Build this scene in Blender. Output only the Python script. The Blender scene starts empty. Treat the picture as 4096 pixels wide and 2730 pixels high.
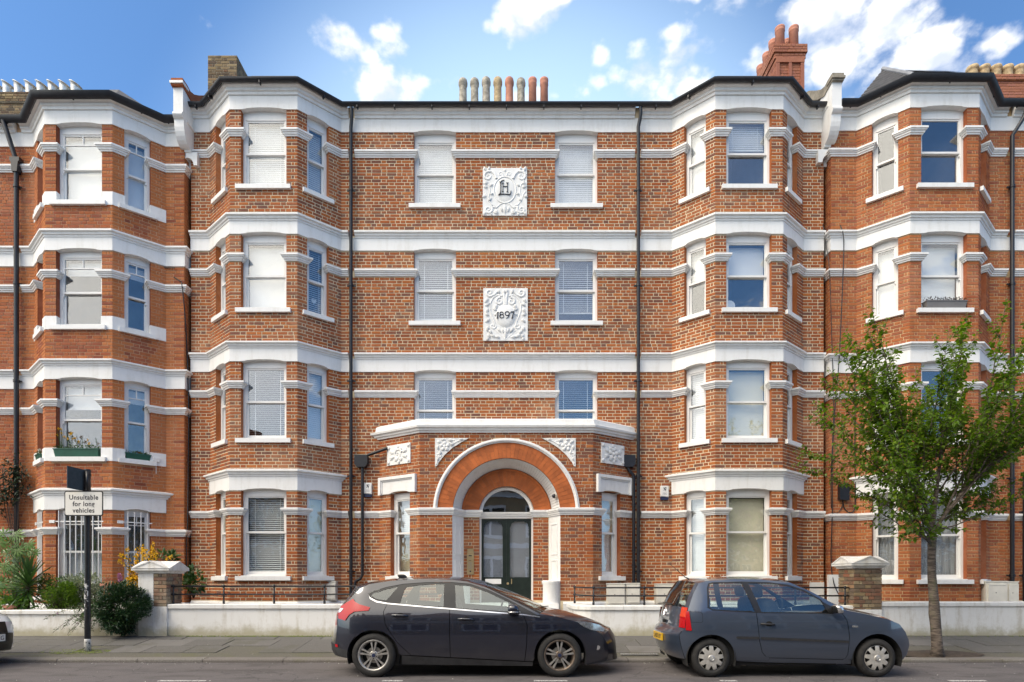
import bpy, bmesh, math, random
import numpy as np
from mathutils import Vector, Matrix
from mathutils import geometry as mgeo

scene = bpy.context.scene
col = scene.collection
R = math.radians
rng = random.Random(7)

# ------------------------------------------------------------------ camera
cam_d = bpy.data.cameras.new("camera")
cam = bpy.data.objects.new("camera", cam_d)
col.objects.link(cam)
cam.location = (0, 0, 1.37)
cam.rotation_euler = (R(90), 0, 0)
cam_d.sensor_width = 36.0
cam_d.lens = 36.0 * 2434 / 4096
cam_d.shift_y = 960 / 4096
cam_d.clip_start = 0.1
cam_d.clip_end = 2000
scene.camera = cam

# ------------------------------------------------------------------ colour management
scene.view_settings.view_transform = 'Standard'
scene.view_settings.look = 'None'
scene.view_settings.exposure = 1.30
scene.view_settings.gamma = 1.0
scene.view_settings.use_curve_mapping = False
scene.cycles.max_bounces = 7
scene.cycles.diffuse_bounces = 3
scene.cycles.transparent_max_bounces = 24
scene.cycles.sample_clamp_indirect = 6.0

# ------------------------------------------------------------------ sun
SUN_EL, SUN_AZ = R(48), R(-54)      # above the houses behind the camera, to the left; veiled, so very soft
sun_d = bpy.data.lights.new("sun", 'SUN')
sun_d.energy = 0.85
sun_d.angle = R(20)
sun_d.color = (1.0, 0.90, 0.77)
sun = bpy.data.objects.new("sun", sun_d)
col.objects.link(sun)
sdir = Vector((math.sin(SUN_AZ) * math.cos(SUN_EL), -math.cos(SUN_AZ) * math.cos(SUN_EL), math.sin(SUN_EL)))
sun.rotation_euler = sdir.to_track_quat('Z', 'Y').to_euler()
sun.location = (6, -10, 30)

# ------------------------------------------------------------------ world: sky texture, haze towards the horizon, clouds
world = bpy.data.worlds.new("World")
scene.world = world
world.use_nodes = True
wt = world.node_tree
for n in list(wt.nodes):
    wt.nodes.remove(n)


def nd(t, typ, **kw):
    n = t.nodes.new(typ)
    for k, v in kw.items():
        if k == 'inp':
            for kk, vv in v.items():
                n.inputs[kk].default_value = vv
        else:
            setattr(n, k, v)
    return n


def mth(t, op, a, b=None, c=None, clamp=False):
    n = t.nodes.new('ShaderNodeMath')
    n.operation = op
    n.use_clamp = clamp
    for i, v in enumerate((a, b, c)):
        if v is None:
            continue
        if isinstance(v, (int, float)):
            n.inputs[i].default_value = v
        else:
            t.links.new(v, n.inputs[i])
    return n.outputs[0]


def smooth(t, v, lo, hi):
    n = t.nodes.new('ShaderNodeMapRange')
    n.interpolation_type = 'SMOOTHSTEP'
    n.inputs['From Min'].default_value = lo
    n.inputs['From Max'].default_value = hi
    t.links.new(v, n.inputs['Value'])
    return n.outputs['Result']


def mixc(t, fac, a, b, blend='MIX'):
    n = t.nodes.new('ShaderNodeMix')
    n.data_type = 'RGBA'
    n.blend_type = blend
    for sock, v in ((n.inputs[0], fac), (n.inputs[6], a), (n.inputs[7], b)):
        if isinstance(v, (int, float)):
            sock.default_value = v
        elif isinstance(v, (tuple, list)):
            sock.default_value = (*v[:3], 1.0)
        else:
            t.links.new(v, sock)
    return n.outputs[2]


def build_world():
    t = wt
    out = nd(t, 'ShaderNodeOutputWorld')
    bg = nd(t, 'ShaderNodeBackground')
    bg.inputs['Strength'].default_value = 0.075
    sky = nd(t, 'ShaderNodeTexSky', sky_type='NISHITA')
    sky.sun_disc = False
    sky.sun_elevation = SUN_EL
    sky.sun_rotation = math.pi - SUN_AZ
    sky.air_density = 1.0
    sky.dust_density = 0.6
    sky.ozone_density = 2.0
    tc = nd(t, 'ShaderNodeTexCoord')
    sep = nd(t, 'ShaderNodeSeparateXYZ')
    t.links.new(tc.outputs['Generated'], sep.inputs[0])
    z = sep.outputs['Z']
    # haze: pale near the horizon all round and paler in the part of the sky beyond the houses
    dot = nd(t, 'ShaderNodeVectorMath', operation='DOT_PRODUCT')
    t.links.new(tc.outputs['Generated'], dot.inputs[0])
    dot.inputs[1].default_value = Vector((0.02, math.cos(R(18)), math.sin(R(18))))
    glow = smooth(t, dot.outputs['Value'], 0.83, 0.965)
    low = smooth(t, z, 0.34, 0.02)
    haze = mth(t, 'MAXIMUM', mth(t, 'MULTIPLY', glow, 0.86), mth(t, 'MULTIPLY', low, 0.6), clamp=True)
    deep = mixc(t, 1.0, sky.outputs[0], (0.80, 1.10, 1.32), 'MULTIPLY')
    c = mixc(t, haze, deep, (4.3, 6.0, 8.0))
    # wide pale aureole round the veiled sun, added as soft light for the fronts
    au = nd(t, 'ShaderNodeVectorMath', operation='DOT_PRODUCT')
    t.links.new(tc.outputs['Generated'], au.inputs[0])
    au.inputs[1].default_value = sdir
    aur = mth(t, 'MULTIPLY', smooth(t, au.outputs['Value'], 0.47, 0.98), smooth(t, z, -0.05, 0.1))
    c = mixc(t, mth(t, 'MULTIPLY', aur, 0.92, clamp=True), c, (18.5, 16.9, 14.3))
    # clouds: fractal density on the dome; wisps everywhere, heaps low over the roofs
    mp = nd(t, 'ShaderNodeMapping')
    mp.inputs['Scale'].default_value = (1.0, 1.0, 1.5)
    mp.inputs['Location'].default_value = (0.35, 0.0, 0.62)
    t.links.new(tc.outputs['Generated'], mp.inputs['Vector'])

    def density(shift, det=9.0):
        v = mp.outputs[0]
        if shift:
            ad = nd(t, 'ShaderNodeVectorMath', operation='ADD')
            t.links.new(v, ad.inputs[0])
            ad.inputs[1].default_value = shift
            v = ad.outputs[0]
        nz = nd(t, 'ShaderNodeTexNoise', inp={'Scale': 13.0, 'Detail': det, 'Roughness': 0.56})
        t.links.new(v, nz.inputs['Vector'])
        big = nd(t, 'ShaderNodeTexNoise', inp={'Scale': 4.5, 'Detail': 2.0, 'Roughness': 0.5})
        t.links.new(v, big.inputs['Vector'])
        vo = nd(t, 'ShaderNodeTexVoronoi', feature='F1', inp={'Scale': 17.0, 'Detail': 2.0, 'Roughness': 0.5})
        t.links.new(v, vo.inputs['Vector'])
        puff = mth(t, 'SUBTRACT', 1.0, vo.outputs['Distance'], clamp=True)
        return mth(t, 'ADD', mth(t, 'MULTIPLY_ADD', nz.outputs[0], 0.55, mth(t, 'MULTIPLY', big.outputs[0], 0.20)), mth(t, 'MULTIPLY', puff, 0.25))
    dens = density(None)
    dens_up = density((-0.012, -0.006, 0.026), 5.0)
    # cloud heaps (azimuth in degrees to the right of the street axis, elevation, half sizes in degrees)
    heaps = [(-14.3, 40.7, 6.0, 2.0, 0.30), (-11.5, 38.4, 7.0, 2.0, 0.32), (1.4, 42.8, 6.5, 2.3, 0.32), (8.3, 40.9, 1.5, 1.2, 0.26), (16, 43.0, 3.0, 1.4, 0.26),
             (16.5, 38.8, 7.5, 3.0, 0.34), (22, 38.7, 4.0, 2.2, 0.32), (29, 38.2, 8.0, 3.4, 0.36), (35, 35, 7.0, 3.2, 0.36), (21, 41.6, 6.0, 1.3, 0.26), (27, 40.2, 5.5, 2.0, 0.30),
             (-31.8, 36.9, 2.2, 0.8, 0.17), (4.3, 38.6, 5.5, 1.4, 0.24), (43, 35.5, 4, 2.5, 0.3), (60, 37, 10, 5, 0.34), (-75, 38, 11, 6, 0.34), (100, 42, 12, 6, 0.34), (170, 40, 14, 7, 0.34),
             (-140, 44, 13, 6, 0.34), (140, 55, 12, 6, 0.34), (-100, 60, 13, 6, 0.34), (10, 62, 14, 6, 0.32), (60, 60, 12, 6, 0.32), (-60, 56, 12, 5, 0.3), (-160, 24, 12, 5, 0.34), (150, 22, 12, 5, 0.34),
             (-115, 26, 12, 5, 0.34), (110, 20, 12, 4, 0.34), (180, 62, 16, 7, 0.34), (-45, 75, 20, 6, 0.3)]
    az = mth(t, 'ARCTAN2', sep.outputs['X'], sep.outputs['Y'])
    el = mth(t, 'ARCSINE', z)
    bias = None
    for (a, e, ha, he, k) in heaps:
        da = mth(t, 'DIVIDE', mth(t, 'SUBTRACT', az, R(a)), R(ha * 1.2))
        de = mth(t, 'DIVIDE', mth(t, 'SUBTRACT', el, R(e)), R(he * 1.25))
        r2 = mth(t, 'ADD', mth(t, 'MULTIPLY', da, da), mth(t, 'MULTIPLY', de, de))
        b = mth(t, 'MULTIPLY', mth(t, 'SUBTRACT', 1.0, r2, clamp=True), k)
        bias = b if bias is None else mth(t, 'MAXIMUM', bias, b)
    d2 = mth(t, 'MULTIPLY_ADD', bias, 0.80, dens)
    cov = smooth(t, d2, 0.562, 0.70)
    fade = smooth(t, z, 0.0, 0.12)
    cov = mth(t, 'MULTIPLY', cov, fade)
    # lit tops, greyer bases: compare the density with that a little further up
    lit = smooth(t, mth(t, 'SUBTRACT', dens, dens_up), -0.10, 0.055)
    ccol = mixc(t, lit, (4.7, 5.1, 5.9), (6.9, 6.95, 7.0))
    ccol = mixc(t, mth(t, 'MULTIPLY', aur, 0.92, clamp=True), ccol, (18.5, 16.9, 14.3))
    c = mixc(t, mth(t, 'MULTIPLY', cov, 0.95), c, ccol)
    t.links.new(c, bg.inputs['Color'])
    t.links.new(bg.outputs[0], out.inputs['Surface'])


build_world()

# ------------------------------------------------------------------ materials
MATS = {}


def new_mat(name):
    m = bpy.data.materials.new(name)
    m.use_nodes = True
    t = m.node_tree
    b = t.nodes['Principled BSDF']
    MATS[name] = m
    return m, t, b


def pos(t):
    g = t.nodes.new('ShaderNodeNewGeometry')
    return g.outputs['Position']


def noise(t, vec, scale, detail=4, rough=0.55, sc=None):
    if sc is not None:
        mp = t.nodes.new('ShaderNodeMapping')
        mp.inputs['Scale'].default_value = sc
        t.links.new(vec, mp.inputs['Vector'])
        vec = mp.outputs[0]
    n = nd(t, 'ShaderNodeTexNoise', inp={'Scale': scale, 'Detail': detail, 'Roughness': rough})
    t.links.new(vec, n.inputs['Vector'])
    return n.outputs[0]


def bump(t, b, h, strength, dist=0.01):
    n = nd(t, 'ShaderNodeBump', inp={'Strength': strength, 'Distance': dist})
    t.links.new(h, n.inputs['Height'])
    t.links.new(n.outputs[0], b.inputs['Normal'])


def plain(name, base, rough=0.6, metal=0.0, var=0.12, scale=6.0, bmp=0.0, bscale=60.0, coat=0.0, spec=0.5, objvar=0.0, stretch=None):
    m, t, b = new_mat(name)
    p = pos(t)
    f = noise(t, p, scale, 6, 0.6, stretch)
    c = mixc(t, smooth(t, f, 0.3, 0.72), tuple(x * (1 - var) for x in base), tuple(min(1, x * (1 + var * 0.6)) for x in base))
    if objvar:
        oi = t.nodes.new('ShaderNodeObjectInfo')
        k = mth(t, 'MULTIPLY_ADD', oi.outputs['Random'], objvar, 1 - objvar / 2)
        cb = t.nodes.new('ShaderNodeCombineXYZ')
        for i in range(3):
            t.links.new(k, cb.inputs[i])
        c = mixc(t, 1.0, c, cb.outputs[0], 'MULTIPLY')
    t.links.new(c, b.inputs['Base Color'])
    b.inputs['Roughness'].default_value = rough
    b.inputs['Metallic'].default_value = metal
    b.inputs['Specular IOR Level'].default_value = spec
    b.inputs['Coat Weight'].default_value = coat
    if coat:
        b.inputs['Coat Roughness'].default_value = 0.03
    if bmp:
        bump(t, b, noise(t, p, bscale, 6, 0.6), bmp)
    return m


def brick_mat(name, cols, bloom=(0.50, 0.27, 0.2), bl=0.45, dirt=0.35, edge=None):
    """per-brick colour from a random number carried by the brick, plus efflorescence and soot stains"""
    m, t, b = new_mat(name)
    p = pos(t)
    at = nd(t, 'ShaderNodeAttribute', attribute_name='rnd')
    oi = t.nodes.new('ShaderNodeObjectInfo')
    r = mth(t, 'FRACT', mth(t, 'ADD', at.outputs['Fac'], oi.outputs['Random']))
    cr = t.nodes.new('ShaderNodeValToRGB')
    el = cr.color_ramp.elements
    n = len(cols)
    for i, c in enumerate(cols):
        e = el[i] if i < 2 else el.new(i / (n - 1))
        e.position = i / (n - 1)
        e.color = (*c, 1)
    t.links.new(r, cr.inputs[0])
    c = cr.outputs[0]
    if edge is not None:
        ae = nd(t, 'ShaderNodeAttribute', attribute_name='edge')
        c = mixc(t, mth(t, 'MULTIPLY', ae.outputs['Fac'], 0.85), c, edge)
    f = noise(t, p, 22, 5, 0.65)
    c = mixc(t, smooth(t, f, 0.3, 0.75), mixc(t, 1.0, c, (0.80, 0.76, 0.74), 'MULTIPLY'), c)
    w = noise(t, p, 0.75, 5, 0.6)
    w2 = noise(t, p, 7, 4, 0.6)
    wm = mth(t, 'MULTIPLY', smooth(t, mth(t, 'MULTIPLY_ADD', w2, 0.3, w), 0.62, 0.86), bl)
    c = mixc(t, wm, c, bloom)
    s = noise(t, p, 0.9, 5, 0.65, (1.0, 1.0, 1.6))
    c = mixc(t, mth(t, 'MULTIPLY', smooth(t, s, 0.55, 0.75), dirt), c, mixc(t, 1.0, c, (0.55, 0.52, 0.55), 'MULTIPLY'))
    k = noise(t, p, 2.6, 6, 0.7, (1.6, 1.6, 0.16))
    c = mixc(t, mth(t, 'MULTIPLY', smooth(t, k, 0.56, 0.74), 0.42), c, mixc(t, 1.0, c, (0.50, 0.50, 0.54), 'MULTIPLY'))
    c = mixc(t, mth(t, 'MULTIPLY', smooth(t, k, 0.42, 0.28), 0.22), c, (0.50, 0.36, 0.24))
    t.links.new(c, b.inputs['Base Color'])
    b.inputs['Roughness'].default_value = 0.85
    b.inputs['Specular IOR Level'].default_value = 0.25
    bump(t, b, noise(t, p, 90, 5, 0.65), 0.35, 0.004)
    return m


RED = [(0.343, 0.092, 0.029), (0.416, 0.121, 0.035), (0.312, 0.081, 0.029), (0.478, 0.162, 0.043), (0.385, 0.108, 0.035), (0.281, 0.083, 0.035), (0.437, 0.135, 0.043), (0.364, 0.108, 0.039), (0.26, 0.092, 0.047), (0.458, 0.14, 0.036), (0.211, 0.088, 0.055), (0.182, 0.082, 0.06), (0.288, 0.103, 0.055)]
M_BRICK = brick_mat('red_brick', RED, (0.50, 0.31, 0.19), 0.30, 0.32)
ORANGE = [(0.37, 0.110, 0.042), (0.42, 0.130, 0.046), (0.29, 0.080, 0.038), (0.46, 0.155, 0.052), (0.23, 0.065, 0.036), (0.37, 0.120, 0.055), (0.33, 0.12, 0.065)]
M_BRICK_L = brick_mat('orange_brick', ORANGE, (0.46, 0.18, 0.10), 0.4, 0.4, edge=(0.50, 0.18, 0.06))
TAN = [(0.41, 0.130, 0.046), (0.45, 0.155, 0.052), (0.35, 0.10, 0.042), (0.49, 0.18, 0.065), (0.29, 0.09, 0.048), (0.41, 0.15, 0.07)]
M_BRICK_R = brick_mat('tawny_brick', TAN, (0.50, 0.23, 0.14), 0.4, 0.3)
M_BRICK_C = brick_mat('chimney_red_brick', [(0.38, 0.155, 0.095), (0.43, 0.18, 0.11), (0.33, 0.13, 0.085), (0.40, 0.17, 0.12)], (0.5, 0.3, 0.22), 0.3, 0.3)
STOCK = [(0.23, 0.17, 0.09), (0.12, 0.085, 0.055), (0.30, 0.22, 0.11), (0.08, 0.06, 0.045), (0.19, 0.11, 0.06), (0.34, 0.26, 0.14), (0.15, 0.10, 0.06)]
M_STOCK = brick_mat('stock_brick', STOCK, (0.36, 0.31, 0.24), 0.35, 0.5)
M_STOCK_Y = brick_mat('yellow_stock_brick', [(0.46, 0.34, 0.19), (0.52, 0.39, 0.23), (0.40, 0.30, 0.17), (0.55, 0.43, 0.26)], (0.42, 0.34, 0.24), 0.3, 0.3)
MIX = [(0.27, 0.12, 0.075), (0.20, 0.14, 0.095), (0.32, 0.14, 0.085), (0.36, 0.27, 0.15), (0.15, 0.115, 0.09), (0.28, 0.21, 0.13), (0.42, 0.34, 0.21), (0.22, 0.13, 0.09)]
M_PIERB = brick_mat('weathered_pier_brick', MIX, (0.46, 0.40, 0.30), 0.7, 0.5)
M_MORTAR = plain('lime_mortar', (0.70, 0.585, 0.40), 0.95, var=0.2, scale=3, bmp=0.3)
M_MORTAR_L = plain('buff_mortar', (0.58, 0.38, 0.24), 0.95, var=0.2, scale=3, bmp=0.3)
M_MORTAR_R = plain('sandy_mortar', (0.56, 0.40, 0.22), 0.95, var=0.2, scale=3, bmp=0.3)
M_MORTAR_D = plain('grey_mortar', (0.36, 0.31, 0.23), 0.95, var=0.3, scale=5, bmp=0.3)


def white_paint(name, base, dirt=(0.50, 0.47, 0.40), amt=0.28, rough=0.55, green=None):
    m, t, b = new_mat(name)
    p = pos(t)
    s = noise(t, p, 3.0, 8, 0.65, (2.2, 2.2, 0.35))
    k = noise(t, p, 14, 6, 0.65)
    c = mixc(t, mth(t, 'MULTIPLY', smooth(t, mth(t, 'MULTIPLY_ADD', k, 0.35, s), 0.62, 0.92), amt), base, dirt)
    if green:
        sep = t.nodes.new('ShaderNodeSeparateXYZ')
        t.links.new(p, sep.inputs[0])
        g = smooth(t, mth(t, 'ADD', sep.outputs['Z'], mth(t, 'MULTIPLY', noise(t, p, 2.2, 6, 0.7), -0.55)), 0.24, 0.02)
        c = mixc(t, mth(t, 'MULTIPLY', g, 0.75), c, green)
    t.links.new(c, b.inputs['Base Color'])
    b.inputs['Roughness'].default_value = rough
    bump(t, b, noise(t, p, 25, 6, 0.6), 0.12, 0.006)
    return m


M_WHITE = white_paint('white_masonry_paint', (0.80, 0.795, 0.775))
M_WHITE_W = white_paint('white_garden_wall_paint', (0.80, 0.79, 0.76), (0.50, 0.45, 0.36), 0.6, 0.7, (0.33, 0.29, 0.15))
M_WHITE_G = white_paint('white_gloss_joinery', (0.80, 0.79, 0.765), amt=0.12, rough=0.35)
M_STONE = plain('weathered_stone', (0.27, 0.24, 0.19), 0.9, var=0.35, scale=8, bmp=0.4)
M_TERRA = plain('terracotta', (0.45, 0.118, 0.026), 0.75, var=0.22, scale=4, bmp=0.2, objvar=0.28)
M_TERRA_J = plain('terracotta_joint', (0.36, 0.14, 0.06), 0.9)
M_BLACK = plain('black_gloss_paint', (0.012, 0.013, 0.018), 0.42, var=0.3, scale=14)
M_GUTTER = plain('black_gutter_plastic', (0.018, 0.019, 0.024), 0.42, var=0.3, scale=9)
M_SLATE = plain('grey_slate', (0.085, 0.085, 0.09), 0.7, var=0.3, scale=9, bmp=0.3)
M_LEAD = plain('lead_sheet', (0.24, 0.25, 0.27), 0.55, var=0.2)
M_POT_C = plain('buff_clay_pot', (0.50, 0.38, 0.22), 0.85, var=0.4, scale=9, bmp=0.2)
M_POT_G = plain('grey_clay_pot', (0.42, 0.38, 0.31), 0.85, var=0.5, scale=9, bmp=0.2)
M_POT_R = plain('red_clay_pot', (0.50, 0.22, 0.15), 0.85, var=0.15, scale=6, bmp=0.2)
M_ALU = plain('aluminium_cowl', (0.62, 0.62, 0.60), 0.42, metal=0.6, var=0.3, scale=10)
M_DOOR = plain('dark_green_door_paint', (0.018, 0.026, 0.022), 0.28, var=0.25, scale=7)
M_BRASS = plain('brass_plate', (0.62, 0.48, 0.26), 0.35, metal=0.7, var=0.12)
M_STEEL = plain('steel', (0.55, 0.55, 0.55), 0.3, metal=0.9, var=0.1)
M_PLASTIC_W = plain('white_plastic', (0.76, 0.755, 0.73), 0.4, var=0.06)
M_METER = plain('cream_meter_box_plastic', (0.70, 0.675, 0.60), 0.5, var=0.08)
M_NAVY = plain('navy_plastic', (0.02, 0.03, 0.075), 0.3, var=0.1)
M_INK = plain('dark_lettering', (0.02, 0.02, 0.03), 0.5, var=0.1)
M_BLIND = plain('white_blind_slats', (0.82, 0.83, 0.83), 0.55, var=0.05)
M_ROLL = plain('white_roller_blind', (0.80, 0.80, 0.79), 0.8, var=0.06, scale=2)
M_CREAM = plain('cream_blind', (0.80, 0.75, 0.58), 0.8, var=0.06, scale=2)
M_CURT = plain('grey_net_curtain', (0.40, 0.41, 0.42), 0.9, var=0.22, scale=7, stretch=(6, 6, 0.4))
M_NET = plain('white_net_curtain', (0.56, 0.58, 0.62), 0.9, var=0.12, scale=7, stretch=(5, 5, 0.5))
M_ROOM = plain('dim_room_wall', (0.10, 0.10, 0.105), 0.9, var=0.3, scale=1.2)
M_SIGN = plain('sign_face', (0.76, 0.74, 0.68), 0.35, var=0.05)
M_POLE = plain('black_pole_paint', (0.016, 0.016, 0.018), 0.35, var=0.5, scale=18)
M_SOIL = plain('dark_soil', (0.055, 0.040, 0.028), 0.95, var=0.4, scale=14, bmp=0.6, bscale=40)
M_PLANTER = plain('green_planter_plastic', (0.015, 0.085, 0.055), 0.4, var=0.15)
M_PLANTER_G = plain('grey_planter_plastic', (0.17, 0.16, 0.155), 0.5, var=0.1)


def glass_mat(name, base, refl, tint=(1, 1, 1), wav=0.0, wscale=1.6):
    m = bpy.data.materials.new(name)
    m.use_nodes = True
    t = m.node_tree
    for n in list(t.nodes):
        t.nodes.remove(n)
    out = nd(t, 'ShaderNodeOutputMaterial')
    tr = nd(t, 'ShaderNodeBsdfTransparent')
    tr.inputs[0].default_value = (*tint, 1)
    gl = nd(t, 'ShaderNodeBsdfGlossy')
    gl.inputs['Roughness'].default_value = 0.0
    gl.inputs['Color'].default_value = (*base, 1)
    g = t.nodes.new('ShaderNodeNewGeometry')
    dt = nd(t, 'ShaderNodeVectorMath', operation='DOT_PRODUCT')
    t.links.new(g.outputs['Normal'], dt.inputs[0])
    t.links.new(g.outputs['Incoming'], dt.inputs[1])
    c1 = mth(t, 'SUBTRACT', 1.0, mth(t, 'ABSOLUTE', dt.outputs['Value']), clamp=True)
    fac = mth(t, 'MULTIPLY_ADD', mth(t, 'POWER', c1, 5.0), 1.0 - refl, refl, clamp=True)
    mx = nd(t, 'ShaderNodeMixShader')
    t.links.new(fac, mx.inputs[0])
    t.links.new(tr.outputs[0], mx.inputs[1])
    t.links.new(gl.outputs[0], mx.inputs[2])
    t.links.new(mx.outputs[0], out.inputs['Surface'])
    if wav:
        bp = nd(t, 'ShaderNodeBump', inp={'Strength': wav, 'Distance': 0.02})
        t.links.new(noise(t, pos(t), wscale, 2, 0.4), bp.inputs['Height'])
        t.links.new(bp.outputs[0], gl.inputs['Normal'])
    MATS[name] = m
    return m


M_GLASS = glass_mat('window_glass', (0.95, 0.97, 1.0), 0.12, (0.97, 0.98, 0.98), 0.12)
M_GLASS_OLD = glass_mat('old_rippled_window_glass', (0.95, 0.97, 1.0), 0.11, (0.97, 0.98, 0.98), 0.4, 3.0)
M_CARGLASS = glass_mat('car_glass', (0.95, 1.0, 1.0), 0.13, (0.72, 0.80, 0.78))
M_LAMPGLASS = glass_mat('lamp_glass', (1, 1, 1), 0.06, (0.9, 0.9, 0.9))
M_DOORGLASS = glass_mat('frosted_door_glass', (0.95, 0.97, 1.0), 0.22, (0.8, 0.82, 0.85), 0.1)

# ------------------------------------------------------------------ mesh helpers
class MB:
    """collects geometry and links it as ONE mesh object"""

    def __init__(self):
        self.v, self.f, self.mi, self.rnd, self.edge = [], [], [], [], []

    def add(self, vs, fs, mi=0, rnd=0.0, edge=0.0):
        o = len(self.v)
        self.v.extend([tuple(p) for p in vs])
        for f in fs:
            self.f.append([i + o for i in f])
            self.mi.append(mi)
            self.rnd.append(rnd)
            self.edge.append(edge)

    def box(self, x0, x1, y0, y1, z0, z1, mi=0):
        vs = [(x, y, z) for z in (z0, z1) for y in (y0, y1) for x in (x0, x1)]
        self.add(vs, [(0, 2, 3, 1), (4, 5, 7, 6), (0, 1, 5, 4), (2, 6, 7, 3), (0, 4, 6, 2), (1, 3, 7, 5)], mi)

    def pbox(self, fr, s0, s1, d0, d1, z0, z1, mi=0):
        """box in a wall frame: s along the wall, d outwards"""
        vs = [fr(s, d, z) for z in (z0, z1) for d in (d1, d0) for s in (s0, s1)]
        self.add(vs, [(0, 2, 3, 1), (4, 5, 7, 6), (0, 1, 5, 4), (2, 6, 7, 3), (0, 4, 6, 2), (1, 3, 7, 5)], mi)

    def tube(self, pts, r, seg=8, mi=0, caps=True, flat=None):
        pts = [Vector(p) for p in pts]
        rs = r if isinstance(r, (list, tuple)) else [r] * len(pts)
        n = len(pts)
        rings = []
        prev = None
        for i, p in enumerate(pts):
            tdir = (pts[min(i + 1, n - 1)] - pts[max(i - 1, 0)])
            if tdir.length < 1e-9:
                tdir = Vector((0, 0, 1))
            tdir.normalize()
            if prev is None:
                a = Vector((0, 0, 1)) if abs(tdir.z) < 0.9 else Vector((1, 0, 0))
                u = tdir.cross(a).normalized()
            else:
                u = (prev - tdir * prev.dot(tdir))
                if u.length < 1e-6:
                    u = tdir.orthogonal()
                u.normalize()
            prev = u
            w = tdir.cross(u)
            ring = []
            for k in range(seg):
                a = 2 * math.pi * k / seg
                off = u * math.cos(a) * rs[i] + w * math.sin(a) * rs[i]
                if flat is not None:
                    off.y *= flat
                ring.append(p + off)
            rings.append(ring)
        vs = [q for ring in rings for q in ring]
        fs = []
        for i in range(n - 1):
            for k in range(seg):
                k2 = (k + 1) % seg
                fs.append((i * seg + k, i * seg + k2, (i + 1) * seg + k2, (i + 1) * seg + k))
        if caps:
            fs.append(tuple(range(seg))[::-1])
            fs.append(tuple((n - 1) * seg + k for k in range(seg)))
        self.add(vs, fs, mi)

    def lathe(self, cx, cy, prof, seg=16, mi=0, tilt=None):
        """prof: (r, z) from bottom to top, round a vertical axis"""
        vs, fs = [], []
        for (r, z) in prof:
            for k in range(seg):
                a = 2 * math.pi * k / seg
                vs.append((cx + r * math.cos(a), cy + r * math.sin(a), z))
        n = len(prof)
        for i in range(n - 1):
            for k in range(seg):
                k2 = (k + 1) % seg
                fs.append((i * seg + k, i * seg + k2, (i + 1) * seg + k2, (i + 1) * seg + k))
        fs.append(tuple(range(seg))[::-1])
        fs.append(tuple((n - 1) * seg + k for k in range(seg)))
        self.add(vs, fs, mi)

    def disc_y(self, cx, cz, prof, seg=24, mi=0, a0=0.0, a1=2 * math.pi):
        """prof: (r, y) round an axis parallel to Y"""
        full = abs(a1 - a0 - 2 * math.pi) < 1e-6
        m = seg if full else seg + 1
        vs, fs = [], []
        for (r, y) in prof:
            for k in range(m):
                a = a0 + (a1 - a0) * k / seg
                vs.append((cx + r * math.cos(a), y, cz + r * math.sin(a)))
        for i in range(len(prof) - 1):
            for k in range(seg):
                k2 = (k + 1) % m
                fs.append((i * m + k, (i + 1) * m + k, (i + 1) * m + k2, i * m + k2))
        self.add(vs, fs, mi)

    def poly(self, pts, mi=0):
        self.add(pts, [tuple(range(len(pts)))], mi)

    def prism(self, pts2, fr, d0, d1, mi=0):
        """outline (s, z) in a wall frame extruded from depth d0 to d1 (outwards)"""
        n = len(pts2)
        vs = [fr(s, d1, z) for s, z in pts2] + [fr(s, d0, z) for s, z in pts2]
        fs = [tuple(range(n)), tuple(range(2 * n - 1, n - 1, -1))]
        for i in range(n):
            j = (i + 1) % n
            fs.append((i, i + n, j + n, j))
        self.add(vs, fs, mi)

    def sweep(self, path, prof, mi=0, caps=True):
        """mitred sweep of a closed profile (d outwards, z) along a plan polyline"""
        n, m = len(path), len(prof)
        nor = []
        for i in range(n - 1):
            u = Vector((path[i + 1][0] - path[i][0], path[i + 1][1] - path[i][1]))
            u.normalize()
            nor.append(Vector((u.y, -u.x)))
        vs = []
        for j in range(n):
            if j == 0:
                mv = nor[0]
            elif j == n - 1:
                mv = nor[-1]
            else:
                a, b = nor[j - 1], nor[j]
                mv = (a + b) / max(0.15, 1 + a.dot(b))
            for (d, z) in prof:
                vs.append((path[j][0] + mv.x * d, path[j][1] + mv.y * d, z))
        fs = []
        for j in range(n - 1):
            for i in range(m):
                k = (i + 1) % m
                fs.append((j * m + i, (j + 1) * m + i, (j + 1) * m + k, j * m + k))
        if caps:
            fs.append(tuple(range(m)))
            fs.append(tuple((n - 1) * m + i for i in range(m))[::-1])
        self.add(vs, fs, mi)

    def mesh(self, name, mats, smooth_=False, attrs=False, fix=True):
        me = bpy.data.meshes.new(name)
        me.from_pydata(self.v, [], self.f)
        for mm in (mats if isinstance(mats, (list, tuple)) else [mats]):
            me.materials.append(mm)
        me.polygons.foreach_set('material_index', self.mi)
        if smooth_:
            me.polygons.foreach_set('use_smooth', [True] * len(self.f))
        if attrs:
            a = me.attributes.new('rnd', 'FLOAT', 'FACE')
            a.data.foreach_set('value', self.rnd)
            a = me.attributes.new('edge', 'FLOAT', 'FACE')
            a.data.foreach_set('value', self.edge)
        me.update()
        if fix:
            bm = bmesh.new()
            bm.from_mesh(me)
            bmesh.ops.recalc_face_normals(bm, faces=bm.faces)
            bm.to_mesh(me)
            bm.free()
        return me

    def build(self, name, mats, parent=None, smooth_=False, angle=None, attrs=False, fix=True):
        me = self.mesh(name, mats, smooth_ or angle is not None, attrs, fix)
        if angle is not None:
            try:
                me.set_sharp_from_angle(angle=R(angle))
            except Exception:
                pass
        return link(name, me, parent)


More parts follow.
